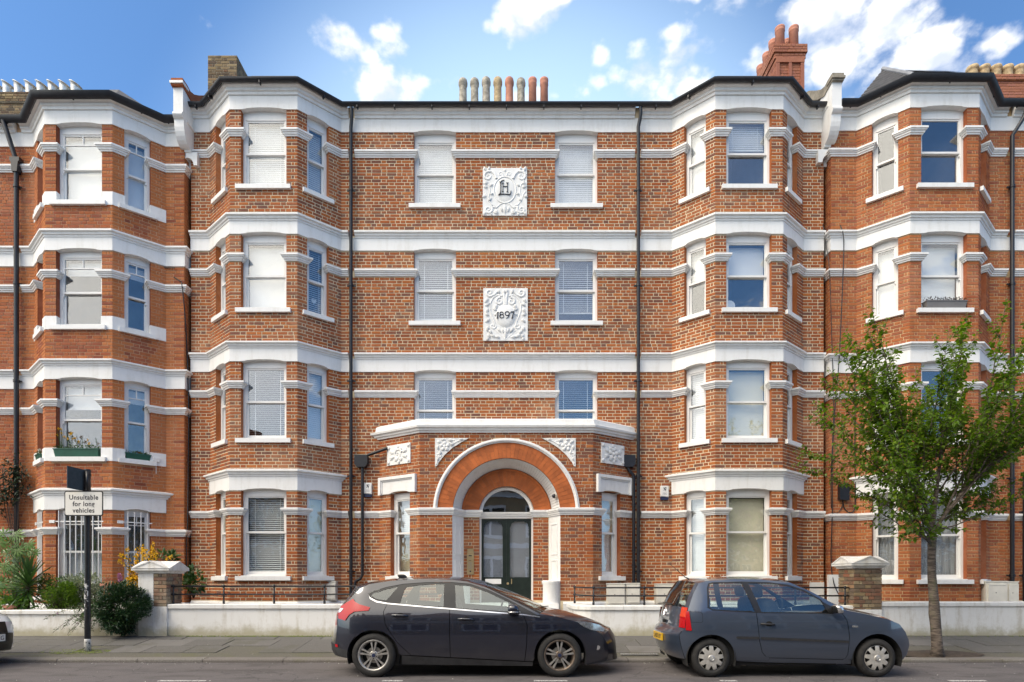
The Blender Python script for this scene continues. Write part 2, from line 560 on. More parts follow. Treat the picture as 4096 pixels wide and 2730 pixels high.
def link(name, me, parent=None, mw=None):
    o = bpy.data.objects.new(name, me)
    col.objects.link(o)
    if parent is not None:
        o.parent = parent
        o.matrix_parent_inverse = WORLD[parent.name].inverted()
    if mw is not None:
        o.matrix_basis = mw
    WORLD[o.name] = mw.copy() if mw is not None else Matrix.Identity(4)
    return o


WORLD = {}


def thing(name, label, cat, loc=(0, 0, 0), group=None):
    o = bpy.data.objects.new(name, None)
    o.empty_display_size = 0.3
    col.objects.link(o)
    o.location = loc
    WORLD[o.name] = Matrix.Translation(loc)
    tag(o, label, cat, group)
    return o


def tag(o, label=None, cat=None, group=None, kind=None):
    if label:
        o['label'] = label
    if cat:
        o['category'] = cat
    if group:
        o['group'] = group
    if kind:
        o['kind'] = kind
    return o


def frame(a, b):
    """wall frame from plan point a (left, seen from the street) to b: f(s, d, z)"""
    ax, ay = a
    L = math.hypot(b[0] - ax, b[1] - ay)
    ux, uy = (b[0] - ax) / L, (b[1] - ay) / L
    nx, ny = uy, -ux

    def f(s, d, z):
        return (ax + ux * s + nx * d, ay + uy * s + ny * d, z)
    f.L, f.u, f.n, f.a = L, (ux, uy), (nx, ny), a
    return f


COURSE = 0.0762
UNIT = None


def unit_brick():
    """a brick of size one: front face at y=-1 with a worn bevelled rim"""
    global UNIT
    if UNIT is None:
        UNIT = {}
    return UNIT


def bricks_in_panel(fr, z0, z1, holes, joint=0.013, zoff=0.0, plain_edges=False, s_lo=0.0, s_hi=None, blocked=None, cap_s=None):
    """brick intervals of a flemish-bonded panel: yields (s0, s1, z0, z1, near_edge)"""
    out = []
    L = fr.L if s_hi is None else s_hi
    r0 = math.floor((z0 - zoff) / COURSE)
    r = r0
    rr = random.Random(int(fr.a[0] * 1000) * 7 + int(z0 * 100))
    while True:
        za, zb = zoff + r * COURSE + joint / 2, zoff + (r + 1) * COURSE - joint / 2
        if za >= z1:
            break
        a, b = max(za, z0), min(zb, z1)
        row = r
        r += 1
        if b - a < 0.02:
            continue
        zm = (a + b) / 2
        free = [(s_lo, L)]
        for h in holes:
            iv = h(zm)
            if iv is None:
                continue
            nf = []
            for (p, q) in free:
                if iv[1] <= p or iv[0] >= q:
                    nf.append((p, q))
                else:
                    if iv[0] > p:
                        nf.append((p, iv[0]))
                    if iv[1] < q:
                        nf.append((iv[1], q))
            free = nf
        if blocked and blocked(zm):
            continue
        for (p, q) in free:
            if q - p < 0.04:
                continue
            s = p
            # quoin closer, then stretcher / header alternating; odd rows start with a header and a closer
            first = True
            odd = row & 1
            seq_s = not odd
            while s < q - 0.012:
                if first and odd:
                    wdt = 0.108
                elif first:
                    wdt = 0.222
                else:
                    if seq_s:
                        wdt = 0.222 if rr.random() > 0.10 else 0.108
                    else:
                        wdt = 0.108
                    seq_s = not seq_s
                    if odd and len(out) and not first and s - p < 0.13:
                        wdt = 0.05
                        seq_s = True
                if first:
                    seq_s = False if not odd else True
                first = False
                e = s + wdt + rr.uniform(-0.006, 0.006)
                if q - e < 0.045:
                    e = q
                e = min(e, q)
                near = 1.0 if (s - p < 0.2 or q - e < 0.2) else 0.0
                out.append((s, e, a + rr.uniform(-0.0015, 0.0015), b + rr.uniform(-0.0015, 0.0015), near))
                s = e + joint
    return out


def add_brick(mb, fr, s0, s1, z0, z1, rnd, edge, d0=-0.004, d1=0.008):
    bv = 0.0035
    k = 0.003
    vs = [fr(s0, d1 - k, z0), fr(s1, d1 - k, z0), fr(s1, d1 - k, z1), fr(s0, d1 - k, z1),
          fr(s0, d0, z0), fr(s1, d0, z0), fr(s1, d0, z1), fr(s0, d0, z1),
          fr(s0 + bv, d1, z0 + bv), fr(s1 - bv, d1, z0 + bv), fr(s1 - bv, d1, z1 - bv), fr(s0 + bv, d1, z1 - bv)]
    mb.add(vs, [(8, 9, 10, 11), (0, 1, 9, 8), (1, 2, 10, 9), (2, 3, 11, 10), (3, 0, 8, 11),
                (4, 5, 1, 0), (5, 6, 2, 1), (6, 7, 3, 2), (7, 4, 0, 3)], 0, rnd, edge)


def brick_sizes(w, h, mat, cache):
    """shared mesh for loose bricks, sizes rounded to the centimetre"""
    key = (round(w * 200), round(h * 250), mat.name)
    if key not in cache:
        mb = MB()
        w_, h_ = key[0] / 200, key[1] / 250

        def f(s, d, z):
            return (s, -d, z)
        add_brick(mb, f, -w_ / 2, w_ / 2, -h_ / 2, h_ / 2, 0.0, 0.0)
        cache[key] = mb.mesh('brick', mat, fix=False)
    return cache[key]


BRICK_CACHE = {}


def lay_bricks(root, lst, mat, limit=300, edge_attr=False):
    """lst of (frame, s0, s1, z0, z1, edge): the nearest become bricks of their own, the rest one joined part"""
    def near(b):
        fr, s0, s1, z0, z1, e = b
        p = fr((s0 + s1) / 2, 0, (z0 + z1) / 2)
        d2 = p[0] ** 2 + p[1] ** 2 + (p[2] - 1.37) ** 2
        face = abs(fr.n[1]) + 1e-3
        vis = 0.0 if hidden(p) else 1.0
        return -vis * (s1 - s0) * (z1 - z0) * face / (p[1] ** 2)
    order = sorted(range(len(lst)), key=lambda i: near(lst[i]))
    pick = set(order[:limit])
    mb = MB()
    rr = random.Random(len(lst))
    for i, (fr, s0, s1, z0, z1, e) in enumerate(lst):
        if i in pick:
            me = brick_sizes(s1 - s0, z1 - z0, mat, BRICK_CACHE)
            c = fr((s0 + s1) / 2, 0, (z0 + z1) / 2)
            ux, uy = fr.u
            mw = Matrix.Translation(c) @ Matrix(((ux, -uy, 0, 0), (uy, ux, 0, 0), (0, 0, 1, 0), (0, 0, 0, 1)))
            link('brick', me, root, mw)
        else:
            pr = rr.uniform(0.006, 0.0095)
            add_brick(mb, fr, s0, s1, z0, z1, rr.random(), e if edge_attr else 0.0, d1=pr)
    if mb.f:
        o = mb.build('brickwork', mat, root, attrs=True, fix=False)
        o['kind'] = 'stuff'


def hidden(p):
    """bricks the photograph cannot show: low ones behind the parked cars and the garden wall"""
    x = p[0] / p[1] * 8.9
    z = 1.37 + (p[2] - 1.37) / p[1] * 8.9
    if -2.7 < x < 1.5 and z < 1.36:
        return True
    if 2.3 < x < 5.8 and z < 1.36:
        return True
    return p[2] < 0.98


def panel_backing(mb, fr, z0, z1, rects, depth=0.13, mi=0, rmi=1):
    """flat wall behind the bricks with real openings and their reveals; rects (s0, s1, z0, z1)"""
    ss = sorted({0.0, fr.L, *[r[0] for r in rects], *[r[1] for r in rects]})
    zs = sorted({z0, z1, *[r[2] for r in rects], *[r[3] for r in rects]})
    ss = [s for s in ss if 0 <= s <= fr.L]
    zs = [z for z in zs if z0 <= z <= z1]
    for i in range(len(ss) - 1):
        for j in range(len(zs) - 1):
            sm, zm = (ss[i] + ss[i + 1]) / 2, (zs[j] + zs[j + 1]) / 2
            if any(r[0] < sm < r[1] and r[2] < zm < r[3] for r in rects):
                continue
            mb.add([fr(ss[i], 0, zs[j]), fr(ss[i + 1], 0, zs[j]), fr(ss[i + 1], 0, zs[j + 1]), fr(ss[i], 0, zs[j + 1])], [(0, 1, 2, 3)], mi)
    for (a, b, c, d) in rects:
        for (p, q) in (((a, c), (a, d)), ((b, d), (b, c)), ((a, d), (b, d)), ((b, c), (a, c))):
            mb.add([fr(p[0], 0.004, p[1]), fr(p[0], -depth, p[1]), fr(q[0], -depth, q[1]), fr(q[0], 0.004, q[1])], [(0, 1, 2, 3)], rmi)

# ------------------------------------------------------------------ ground
YW, YB = 14.66, 13.95            # wall line and bay front of the middle block
YK = 10.22                       # kerb face
YG = 12.2                        # garden wall face


def build_ground():
    # asphalt: worn, speckled
    m, t, b = new_mat('asphalt')
    p = pos(t)
    g = noise(t, p, 160, 3, 0.6)
    w = noise(t, p, 1.1, 6, 0.6, (1, 2.2, 1))
    c = mixc(t, smooth(t, g, 0.35, 0.7), (0.075, 0.066, 0.066), (0.165, 0.150, 0.148))
    c = mixc(t, mth(t, 'MULTIPLY', smooth(t, w, 0.46, 0.66), 0.6), c, (0.052, 0.046, 0.044))
    ck = nd(t, 'ShaderNodeTexVoronoi', feature='DISTANCE_TO_EDGE', inp={'Scale': 0.9})
    wv = nd(t, 'ShaderNodeTexNoise', inp={'Scale': 3.0, 'Detail': 6.0})
    t.links.new(p, wv.inputs['Vector'])
    av = nd(t, 'ShaderNodeVectorMath', operation='MULTIPLY_ADD')
    t.links.new(wv.outputs['Color'], av.inputs[0])
    av.inputs[1].default_value = (0.5, 0.5, 0.5)
    t.links.new(p, av.inputs[2])
    t.links.new(av.outputs[0], ck.inputs['Vector'])
    c = mixc(t, mth(t, 'MULTIPLY', smooth(t, ck.outputs['Distance'], 0.012, 0.003), 0.6), c, (0.03, 0.028, 0.028))
    oil = noise(t, p, 0.7, 3, 0.5)
    c = mixc(t, mth(t, 'MULTIPLY', smooth(t, oil, 0.58, 0.70), 0.45), c, (0.05, 0.046, 0.046))
    sp = noise(t, p, 34, 2, 0.5)
    c = mixc(t, mth(t, 'MULTIPLY', smooth(t, sp, 0.72, 0.78), 0.7), c, (0.42, 0.40, 0.37))
    t.links.new(c, b.inputs['Base Color'])
    b.inputs['Roughness'].default_value = 0.88
    bump(t, b, g, 0.5, 0.008)
    mb = MB()
    mb.box(-400, 400, -400, YK + 0.02, -0.5, 0.0)
    tag(mb.build('road', m), kind='structure')
    mb = MB()
    mb.box(-400, 400, YK + 0.1, 400, -0.5, -0.06)
    tag(mb.build('ground', M_SOIL), kind='structure')

    # kerb stones
    mk, t, b = new_mat('kerb_granite')
    p = pos(t)
    f = noise(t, p, 60, 4, 0.65)
    oi = t.nodes.new('ShaderNodeObjectInfo')
    c = mixc(t, smooth(t, f, 0.3, 0.7), (0.115, 0.105, 0.095), (0.21, 0.195, 0.175))
    c = mixc(t, mth(t, 'MULTIPLY', oi.outputs['Random'], 0.35), c, (0.12, 0.10, 0.09))
    ms = noise(t, p, 3.0, 5, 0.6)
    c = mixc(t, mth(t, 'MULTIPLY', smooth(t, ms, 0.5, 0.7), 0.35), c, (0.12, 0.115, 0.06))
    t.links.new(c, b.inputs['Base Color'])
    b.inputs['Roughness'].default_value = 0.9
    bump(t, b, f, 0.4, 0.006)
    base = MB()
    base.box(-60, 60, YK + 0.035, YK + 0.30, -0.1, 0.015)
    kr = base.build('kerb', mk)
    tag(kr, kind='structure')
    prof = [(0.0, 0.0), (0.0, 0.035), (0.012, 0.050), (0.03, 0.056), (0.22, 0.064), (0.22, 0.0)]
    x, meshes = -30.0, {}
    rr = random.Random(3)
    while x < 30:
        L = rr.choice((0.9, 1.1, 1.35))
        if L not in meshes:
            mb = MB()
            vs = [(xx, d, z) for xx in (0.006, L - 0.006) for (d, z) in prof]
            n = len(prof)
            mb.add(vs, [tuple(range(n)), tuple(range(2 * n - 1, n - 1, -1))] + [(i, i + n, (i + 1) % n + n, (i + 1) % n) for i in range(n)])
            meshes[L] = mb.mesh('kerb_stone', mk)
        link('kerb_stone', meshes[L], kr, Matrix.Translation((x, YK + rr.uniform(-0.004, 0.004), rr.uniform(-0.003, 0.003))))
        x += L

    # pavement: bituminous strip next to the kerb, concrete flags behind, rising to the garden walls
    mp_, t, b = new_mat('pavement_flag_concrete')
    p = pos(t)
    f = noise(t, p, 70, 4, 0.65)
    oi = t.nodes.new('ShaderNodeObjectInfo')
    c = mixc(t, smooth(t, f, 0.3, 0.7), (0.082, 0.078, 0.072), (0.140, 0.132, 0.122))
    c = mixc(t, mth(t, 'MULTIPLY', smooth(t, oi.outputs['Random'], 0.7, 1.0), 0.55), c, (0.185, 0.175, 0.165))
    ms = noise(t, p, 1.6, 6, 0.65)
    c = mixc(t, mth(t, 'MULTIPLY', smooth(t, ms, 0.48, 0.68), 0.5), c, (0.075, 0.072, 0.045))
    sp = noise(t, p, 40, 2, 0.5)
    c = mixc(t, mth(t, 'MULTIPLY', smooth(t, sp, 0.73, 0.77), 0.6), c, (0.40, 0.37, 0.33))
    t.links.new(c, b.inputs['Base Color'])
    b.inputs['Roughness'].default_value = 0.9
    bump(t, b, f, 0.3, 0.006)

    def zp(y):
        return 0.066 + (y - YK - 0.22) / (YG - YK - 0.22) * 0.205
    mj, t, b = new_mat('pavement_bitumen')
    p = pos(t)
    f = noise(t, p, 90, 4, 0.65)
    c = mixc(t, smooth(t, f, 0.3, 0.7), (0.070, 0.066, 0.054), (0.135, 0.125, 0.100))
    ms = noise(t, p, 2.2, 6, 0.65)
    c = mixc(t, mth(t, 'MULTIPLY', smooth(t, ms, 0.45, 0.68), 0.6), c, (0.10, 0.10, 0.045))
    sp = noise(t, p, 45, 2, 0.5)
    c = mixc(t, mth(t, 'MULTIPLY', smooth(t, sp, 0.71, 0.75), 0.7), c, (0.42, 0.40, 0.34))
    t.links.new(c, b.inputs['Base Color'])
    b.inputs['Roughness'].default_value = 0.9
    bump(t, b, f, 0.4, 0.006)
    mb = MB()
    y0, y1 = YK + 0.222, YG + 0.4
    vs = [(x, y, z) for x in (-60, 60) for (y, z) in ((y0, zp(y0) - 0.012), (y1, zp(y1) - 0.012), (y1, -0.3), (y0, -0.3))]
    mb.add(vs, [(0, 1, 5, 4), (1, 2, 6, 5), (2, 3, 7, 6), (3, 0, 4, 7), (0, 3, 2, 1), (4, 5, 6, 7)])
    pv = mb.build('pavement', mj)
    tag(pv, kind='structure')
    # flags, one object each
    rr = random.Random(11)
    rows = [(10.78, 11.32), (11.33, 11.87), (11.88, 12.42)]
    cache = {}
    for ri, (a, bb) in enumerate(rows):
        x = -15.0 + 0.3 * ri
        while x < 15:
            L = rr.choice((0.6, 0.75, 0.9))
            key = (ri, L)
            if key not in cache:
                mb = MB()
                za, zb = zp(a), zp(bb)
                vs = [(xx, y, z) for xx in (0.007, L - 0.007) for (y, z) in ((a, za - 0.03), (a, za - 0.002), (a + 0.008, za), (bb - 0.008, zb), (bb, zb - 0.002), (bb, zb - 0.03))]
                n = 6
                mb.add(vs, [tuple(range(n)), tuple(range(2 * n - 1, n - 1, -1))] + [(i, i + n, (i + 1) % n + n, (i + 1) % n) for i in range(n)])
                cache[key] = mb.mesh('paving_flag', mp_)
            if not (ri == 0 and 6.9 < x < 7.9) and not (ri == 0 and rr.random() < 0.25):
                link('paving_flag', cache[key], pv, Matrix.Translation((x, 0, rr.uniform(-0.004, 0.003))))
            x += L
    # earth round the street tree
    mb = MB()
    n = 28
    vs = [(7.38, 10.62, 0.118)]
    for k in range(n):
        a = 2 * math.pi * k / n
        rx, ry = 0.72 + 0.1 * rr.random(), 0.27 + 0.05 * rr.random()
        vs.append((7.45 + rx * math.cos(a), 10.66 + ry * math.sin(a), zp(10.66 + ry * math.sin(a)) + 0.003))
    mb.add(vs, [(0, 1 + k, 1 + (k + 1) % n) for k in range(n)])
    tag(mb.build('tree_pit_earth', M_SOIL, smooth_=True), kind='structure')
    # moss at the foot of the sign pole
    mm = plain('moss', (0.13, 0.16, 0.035), 0.95, var=0.5, scale=30, bmp=0.6, bscale=80)
    mb = MB()
    nm = random.Random(4)
    for k in range(260):
        a, q = nm.uniform(0, 6.28), nm.random() ** 0.7
        x, y = -7.66 + 0.62 * q * math.cos(a) - 0.12, 10.86 + 0.19 * q * math.sin(a)
        s = nm.uniform(0.008, 0.022)
        z = zp(y)
        mb.add([(x - s, y - s * 0.7, z - 0.002), (x + s, y - s * 0.7, z - 0.002), (x + s * 0.5, y + s, z - 0.002), (x, y, z + 0.007)], [(0, 1, 3), (1, 2, 3), (2, 0, 3)])
    for k in range(420):
        x = nm.uniform(-6.8, -2.6) if nm.random() < 0.8 else nm.uniform(5, 12)
        y = YG - 0.03 - abs(nm.gauss(0, 0.025))
        s = nm.uniform(0.008, 0.02)
        z = zp(y)
        mb.add([(x - s, y - s, z - 0.002), (x + s, y - s, z - 0.002), (x, y + s, z - 0.002), (x, y, z + s * 1.1)], [(0, 1, 3), (1, 2, 3), (2, 0, 3)])
    tag(mb.build('moss_patches', mm), 'low moss along the wall foot and round the sign pole', 'moss', kind='stuff')
    # pale petals and scraps blown along the gutter and over the flags
    mb = MB()
    for k in range(620):
        x = nm.uniform(-12.5, 12.5)
        y = YK - abs(nm.gauss(0, 0.10)) - 0.02 if nm.random() < 0.45 else nm.uniform(8.2, YG - 0.1)
        z = 0.001 if y < YK else (0.060 if y < YK + 0.22 else zp(y)) + 0.002
        s, a = nm.uniform(0.004, 0.013), nm.uniform(0, 6.28)
        ca, sa = s * math.cos(a), s * math.sin(a)
        mb.add([(x - ca, y - sa, z), (x + sa * .6, y - ca * .6, z + s * .2), (x + ca, y + sa, z + s * .5), (x - sa * .6, y + ca * .6, z + s * .3)], [(0, 1, 2, 3)])
    tag(mb.build('fallen_petals', M_SIGN, fix=False), 'pale petals and scraps scattered along the gutter', 'litter', kind='stuff')
    # painted parking dashes
    mpaint, t, b = new_mat('worn_road_paint')
    p = pos(t)
    f = noise(t, p, 45, 5, 0.7)
    c = mixc(t, smooth(t, f, 0.42, 0.6), (0.15, 0.14, 0.14), (0.62, 0.61, 0.58))
    t.links.new(c, b.inputs['Base Color'])
    b.inputs['Roughness'].default_value = 0.8
    mb = MB()
    for (xa, xb) in ((-4.85, -4.2), (-1.78, -1.5), (0.3, 0.76), (2.86, 3.08), (6.0, 6.5), (-8, -7.4)):
        mb.box(xa, xb, 8.31, 8.39, 0.0, 0.004)
    tag(mb.build('parking_bay_marking', mpaint), kind='structure')
    # garden beds behind the walls
    mb = MB()
    mb.box(-16, -7.0, YG + 0.2, YW + 1, -0.1, 0.62)
    mb.box(-7.0, 16, YG + 0.2, YW + 1, -0.1, 0.60)
    tag(mb.build('front_garden_ground', M_SOIL), kind='structure')
    # iron drain grate set in the pavement
    mb = MB()
    zz = zp(10.62)
    mb.box(1.9, 2.55, 10.56, 10.72, zz - 0.01, zz + 0.006)
    for k in range(16):
        xx = 1.915 + k * 0.0405
        mb.box(xx, xx + 0.018, 10.565, 10.715, zz + 0.006, zz + 0.013)
    tag(mb.build('drain_grate', M_STEEL), 'long narrow metal drain grate in the pavement behind the grey car', 'drain')


build_ground()

# ------------------------------------------------------------------ windows


def arc_head(s0, s1, z, rise):
    """points of the notched, slightly arched underside of a lintel from s0 to s1"""
    w = s1 - s0
    pts = [(s0, z), (s0 + 0.10 * w, z + 0.012), (s0 + 0.125 * w, z + rise * 0.55)]
    for k in range(1, 8):
        q = k / 8
        x = 0.125 + 0.75 * q
        pts.append((s0 + x * w, z + rise * (0.55 + 0.45 * (1 - (2 * q - 1) ** 2))))
    pts += [(s0 + 0.875 * w, z + rise * 0.55), (s0 + 0.90 * w, z + 0.012), (s1, z)]
    return pts


def sash_window(root, fr, s0, s1, z0, z1, rail, sill=True, cover=None, rec=0.11, bars=False, glass=None, rise=0.045, sillw=0.11, head=0.085, room=True, split=None, horns=False):
    """box frame (part) with two sashes, two panes, sill and blind as its sub-parts"""
    glass = glass or M_GLASS
    fw = 0.062
    f = MB()
    zt = z1 + rise
    f.pbox(fr, s0 + 0.003, s0 + fw, -rec - 0.09, -rec, z0, zt)
    f.pbox(fr, s1 - fw, s1 - 0.003, -rec - 0.09, -rec, z0, zt)
    f.pbox(fr, s0 + fw, s1 - fw, -rec - 0.09, -rec - 0.002, z1 - head, zt)
    f.pbox(fr, s0 + fw + 0.02, s1 - fw - 0.02, -rec - 0.09, -rec + 0.006, z1 - head - 0.012, z1 - head + 0.006)
    f.pbox(fr, s0 + fw, s1 - fw, -rec - 0.10, -rec + 0.012, z0, z0 + 0.035)
    win = f.build('window', M_WHITE_G, root)
    a, b = s0 + fw, s1 - fw
    st = 0.042
    # upper sash in front, lower sash behind
    u = MB()
    d1, d0 = -rec - 0.012, -rec - 0.052
    ztop = z1 - head - 0.002
    u.pbox(fr, a, a + st, d0, d1, rail, ztop)
    u.pbox(fr, b - st, b, d0, d1, rail, ztop)
    u.pbox(fr, a + st, b - st, d0, d1 - 0.001, ztop - 0.045, ztop)
    u.pbox(fr, a - 0.012, b + 0.012, d0, d1 + 0.004, rail - 0.022, rail + 0.022)
    if bars:
        zb = ztop - 0.045 - 0.20
        u.pbox(fr, a + st, b - st, d0, d1 - 0.004, zb - 0.012, zb + 0.012)
        sm = (a + b) / 2
        u.pbox(fr, sm - 0.011, sm + 0.011, d0, d1 - 0.003, zb + 0.012, ztop - 0.045)
    if horns or bars:
        for q in (a - 0.012, b - 0.028):
            u.pbox(fr, q, q + 0.04, d0, d1 - 0.002, rail - 0.085, rail - 0.022)
    u.build('upper_sash', M_WHITE_G, win)
    lo = MB()
    e1, e0 = -rec - 0.056, -rec - 0.094
    lo.pbox(fr, a, a + st, e0, e1, z0 + 0.035, rail - 0.022)
    lo.pbox(fr, b - st, b, e0, e1, z0 + 0.035, rail - 0.022)
    lo.pbox(fr, a + st, b - st, e0, e1 - 0.001, z0 + 0.035, z0 + 0.105)
    lo.pbox(fr, a, b, e0, e1 + 0.001, rail - 0.022, rail + 0.018)
    lo.build('lower_sash', M_WHITE_G, win)
    g = MB()
    g.pbox(fr, a + st - 0.006, b - st + 0.006, d0 + 0.016, d0 + 0.022, rail + 0.02, ztop - 0.04)
    g.build('glass_pane', glass, win)
    g = MB()
    g.pbox(fr, a + st - 0.006, b - st + 0.006, e0 + 0.014, e0 + 0.020, z0 + 0.10, rail - 0.02)
    g.build('glass_pane', glass, win)
    if sill:
        s = MB()
        s.prism([(s0 - sillw, z0 - 0.105), (s1 + sillw, z0 - 0.105), (s1 + sillw, z0 - 0.008), (s0 - sillw, z0 - 0.008)], fr, -rec + 0.01, 0.075)
        s.pbox(fr, s0 + 0.004, s1 - 0.004, -rec - 0.02, 0.03, z0 - 0.01, z0 + 0.004)
        s.build('sill', M_WHITE, win)
    db = -rec - 0.16
    if cover:
        kind, top, bot = cover
        top = z1 - head - 0.05 if top is None else top
        bot = z0 + 0.1 if bot is None else bot
        if kind in ('slats', 'slats_open', 'slats_flat'):
            m = MB()
            z = top
            pitch, ang = 0.048, {'slats': R(72), 'slats_open': R(40), 'slats_flat': R(8)}[kind]
            hw = 0.026
            while z > bot:
                dy, dz = hw * math.cos(ang), hw * math.sin(ang)
                vs = [fr(a + 0.02, db + dy, z - dz), fr(b - 0.02, db + dy, z - dz), fr(b - 0.02, db - dy, z + dz), fr(a + 0.02, db - dy, z + dz)]
                m.add(vs, [(0, 1, 2, 3)])
                z -= pitch
            for q in (0.18, 0.82):
                sx = a + (b - a) * q
                m.pbox(fr, sx - 0.006, sx + 0.006, db + 0.028, db + 0.03, bot, top)
            m.pbox(fr, a + 0.02, b - 0.02, db - 0.02, db + 0.028, bot - 0.03, bot - 0.008)
            o = m.build('venetian_blind', M_BLIND, win)
            o['kind'] = 'stuff'
        else:
            m = MB()
            mat = {'roller': M_ROLL, 'cream': M_CREAM, 'curtain': M_CURT, 'net': M_NET}[kind]
            n = 28
            wob = 0.02 if kind in ('curtain', 'net') else (0.003)
            ph = rng.uniform(0, 6)
            vs = []
            for zz in (bot, top):
                for k in range(n + 1):
                    q = k / n
                    vs.append(fr(a + 0.015 + (b - a - 0.03) * q, db + wob * math.sin(q * (34 if wob > 0.01 else 3) + ph), zz))
            m.add(vs, [(k, k + 1, n + 2 + k, n + 1 + k) for k in range(n)])
            m.build({'roller': 'roller_blind', 'cream': 'roller_blind', 'curtain': 'curtain', 'net': 'net_curtain'}[kind], mat, win, smooth_=True)
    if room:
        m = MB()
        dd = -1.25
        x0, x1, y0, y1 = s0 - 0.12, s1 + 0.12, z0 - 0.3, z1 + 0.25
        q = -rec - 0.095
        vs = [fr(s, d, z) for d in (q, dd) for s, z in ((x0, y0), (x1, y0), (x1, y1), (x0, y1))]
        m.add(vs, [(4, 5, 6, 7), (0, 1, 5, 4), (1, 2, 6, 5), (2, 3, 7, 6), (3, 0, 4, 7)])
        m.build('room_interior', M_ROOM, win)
    return win


def string_prof(z0, z1, dout=0.105):
    h = z1 - z0
    k = dout / 0.105
    return [(-0.12, z0), (0.030 * k, z0), (0.036 * k, z0 + h * .20), (0.055 * k, z0 + h * .24), (0.060 * k, z0 + h * .48), (0.082 * k, z0 + h * .52),
            (0.086 * k, z0 + h * .66), (0.105 * k, z0 + h * .72), (0.105 * k, z1), (0.0, z1 + 0.02), (-0.12, z1 + 0.02)]


def cornice_prof(zb, zt, dout=0.13):
    h = zt - zb
    k = dout / 0.13
    return [(-0.05, zb), (0.045 * k, zb), (0.05 * k, zb + h * .27), (0.078 * k, zb + h * .33), (0.084 * k, zb + h * .58), (0.118 * k, zb + h * .68), (0.13 * k, zb + h * .74),
            (0.13 * k, zt), (0.0, zt + 0.035), (-0.05, zt + 0.035)]


def frieze(mb, segs, z0, z1, openings, d=0.028, rise=0.045, ends=(0, 0)):
    """plain painted band over the openings with arched notches above the windows"""
    n = len(segs)
    for i, fr in enumerate(segs):
        def shift(j, k):
            if k < 0 or k >= n:
                return 0.0
            a, b = segs[min(j, k)], segs[max(j, k)]
            cr = a.u[0] * b.u[1] - a.u[1] * b.u[0]
            dt = a.u[0] * b.u[0] + a.u[1] * b.u[1]
            return math.tan(math.atan2(cr, dt) / 2)
        # positive turn (left) is an outer corner when walking left to right with the normal to the street
        sl = shift(i - 1, i) if i > 0 else 0.0
        sr = shift(i, i + 1) if i < n - 1 else 0.0
        low = [(0.0, z0)]
        for (s0, s1) in sorted(openings.get(i, [])):
            low += arc_head(s0, s1, z0, rise)
        low.append((fr.L, z0))

        def P(s, dd, z):
            k = s
            if s <= 1e-6:
                k = s - sl * dd
            if s >= fr.L - 1e-6:
                k = s + sr * dd
            return fr(k, dd, z)
        for j in range(len(low) - 1):
            (sa, za), (sb, zb) = low[j], low[j + 1]
            if abs(sb - sa) > 1e-5:
                mb.add([P(sa, d, za), P(sb, d, zb), P(sb, d, z1), P(sa, d, z1)], [(0, 1, 2, 3)])
            mb.add([P(sa, d, za), P(sa, -0.2, za), P(sb, -0.2, zb), P(sb, d, zb)], [(0, 1, 2, 3)])


def pieces_along(segs, openings, ret=0.10, cuts=None):
    """plan paths of a string course: broken at the openings (with short returns) and at the pipes"""
    out, cur = [], [segs[0](0, 0, 0)[:2]]
    for i, fr in enumerate(segs):
        ev = [(a, b, 'w') for (a, b) in openings.get(i, [])] + [(c - 0.075, c + 0.075, 'c') for c in (cuts or {}).get(i, [])]
        for (a, b, k) in sorted(ev):
            cur.append(fr(a, 0, 0)[:2])
            if k == 'w':
                cur.append(fr(a, -ret, 0)[:2])
            out.append(cur)
            cur = [fr(b, -ret, 0)[:2]] if k == 'w' else []
            cur.append(fr(b, 0, 0)[:2])
        cur.append(fr(fr.L, 0, 0)[:2])
    out.append(cur)
    return out


GUT = [(0.185, 0.0), (0.188, -0.035), (0.205, -0.065), (0.235, -0.078), (0.265, -0.068), (0.288, -0.035), (0.295, 0.0), (0.28, 0.004)]
GUT_BIG = [(0.17, 0.02), (0.17, -0.085), (0.20, -0.11), (0.235, -0.10), (0.285, -0.05), (0.305, 0.02), (0.29, 0.024)]


def downpipe(root, x, y, z0, z1, r=0.036, step=2.0, top=None):
    mb = MB()
    pts = ([top] if isinstance(top, tuple) else list(top or [])) + [(x, y, z1), (x, y, z0)]
    mb.tube(pts, r, 12)
    z = z0 + 1.0
    while z < z1:
        mb.lathe(x, y, [(r, z - 0.03), (r + 0.014, z - 0.028), (r + 0.014, z + 0.028), (r, z + 0.03)], 12)
        mb.box(x - 0.10, x + 0.10, y + 0.02, y + 0.05, z - 0.018, z + 0.018)
        mb.box(x - 0.012, x + 0.012, y + 0.03, y + 0.14, z - 0.012, z + 0.012)
        z += step
    return mb.build('downpipe', M_BLACK, root, angle=50)


def chimney_pot(mb, x, y, z, h, r, style):
    if style == 'roll':
        mb.lathe(x, y, [(r * 1.08, z), (r * 1.02, z + 0.05), (r * .92, z + h * .75), (r * .95, z + h * .78), (r * 1.12, z + h * .82), (r * 1.15, z + h * .90), (r * 1.02, z + h * .97),
                        (r * .8, z + h), (r * .6, z + h), (r * .6, z + h - 0.1)], 18)
    else:
        mb.lathe(x, y, [(r * 1.02, z), (r * .95, z + h * .8), (r * 1.04, z + h * .82), (r * 1.04, z + h * .88), (r * .98, z + h * .9), (r * 1.06, z + h * .94), (r * 1.06, z + h), (r * .8, z + h), (r * .78, z + h - 0.12)], 18)

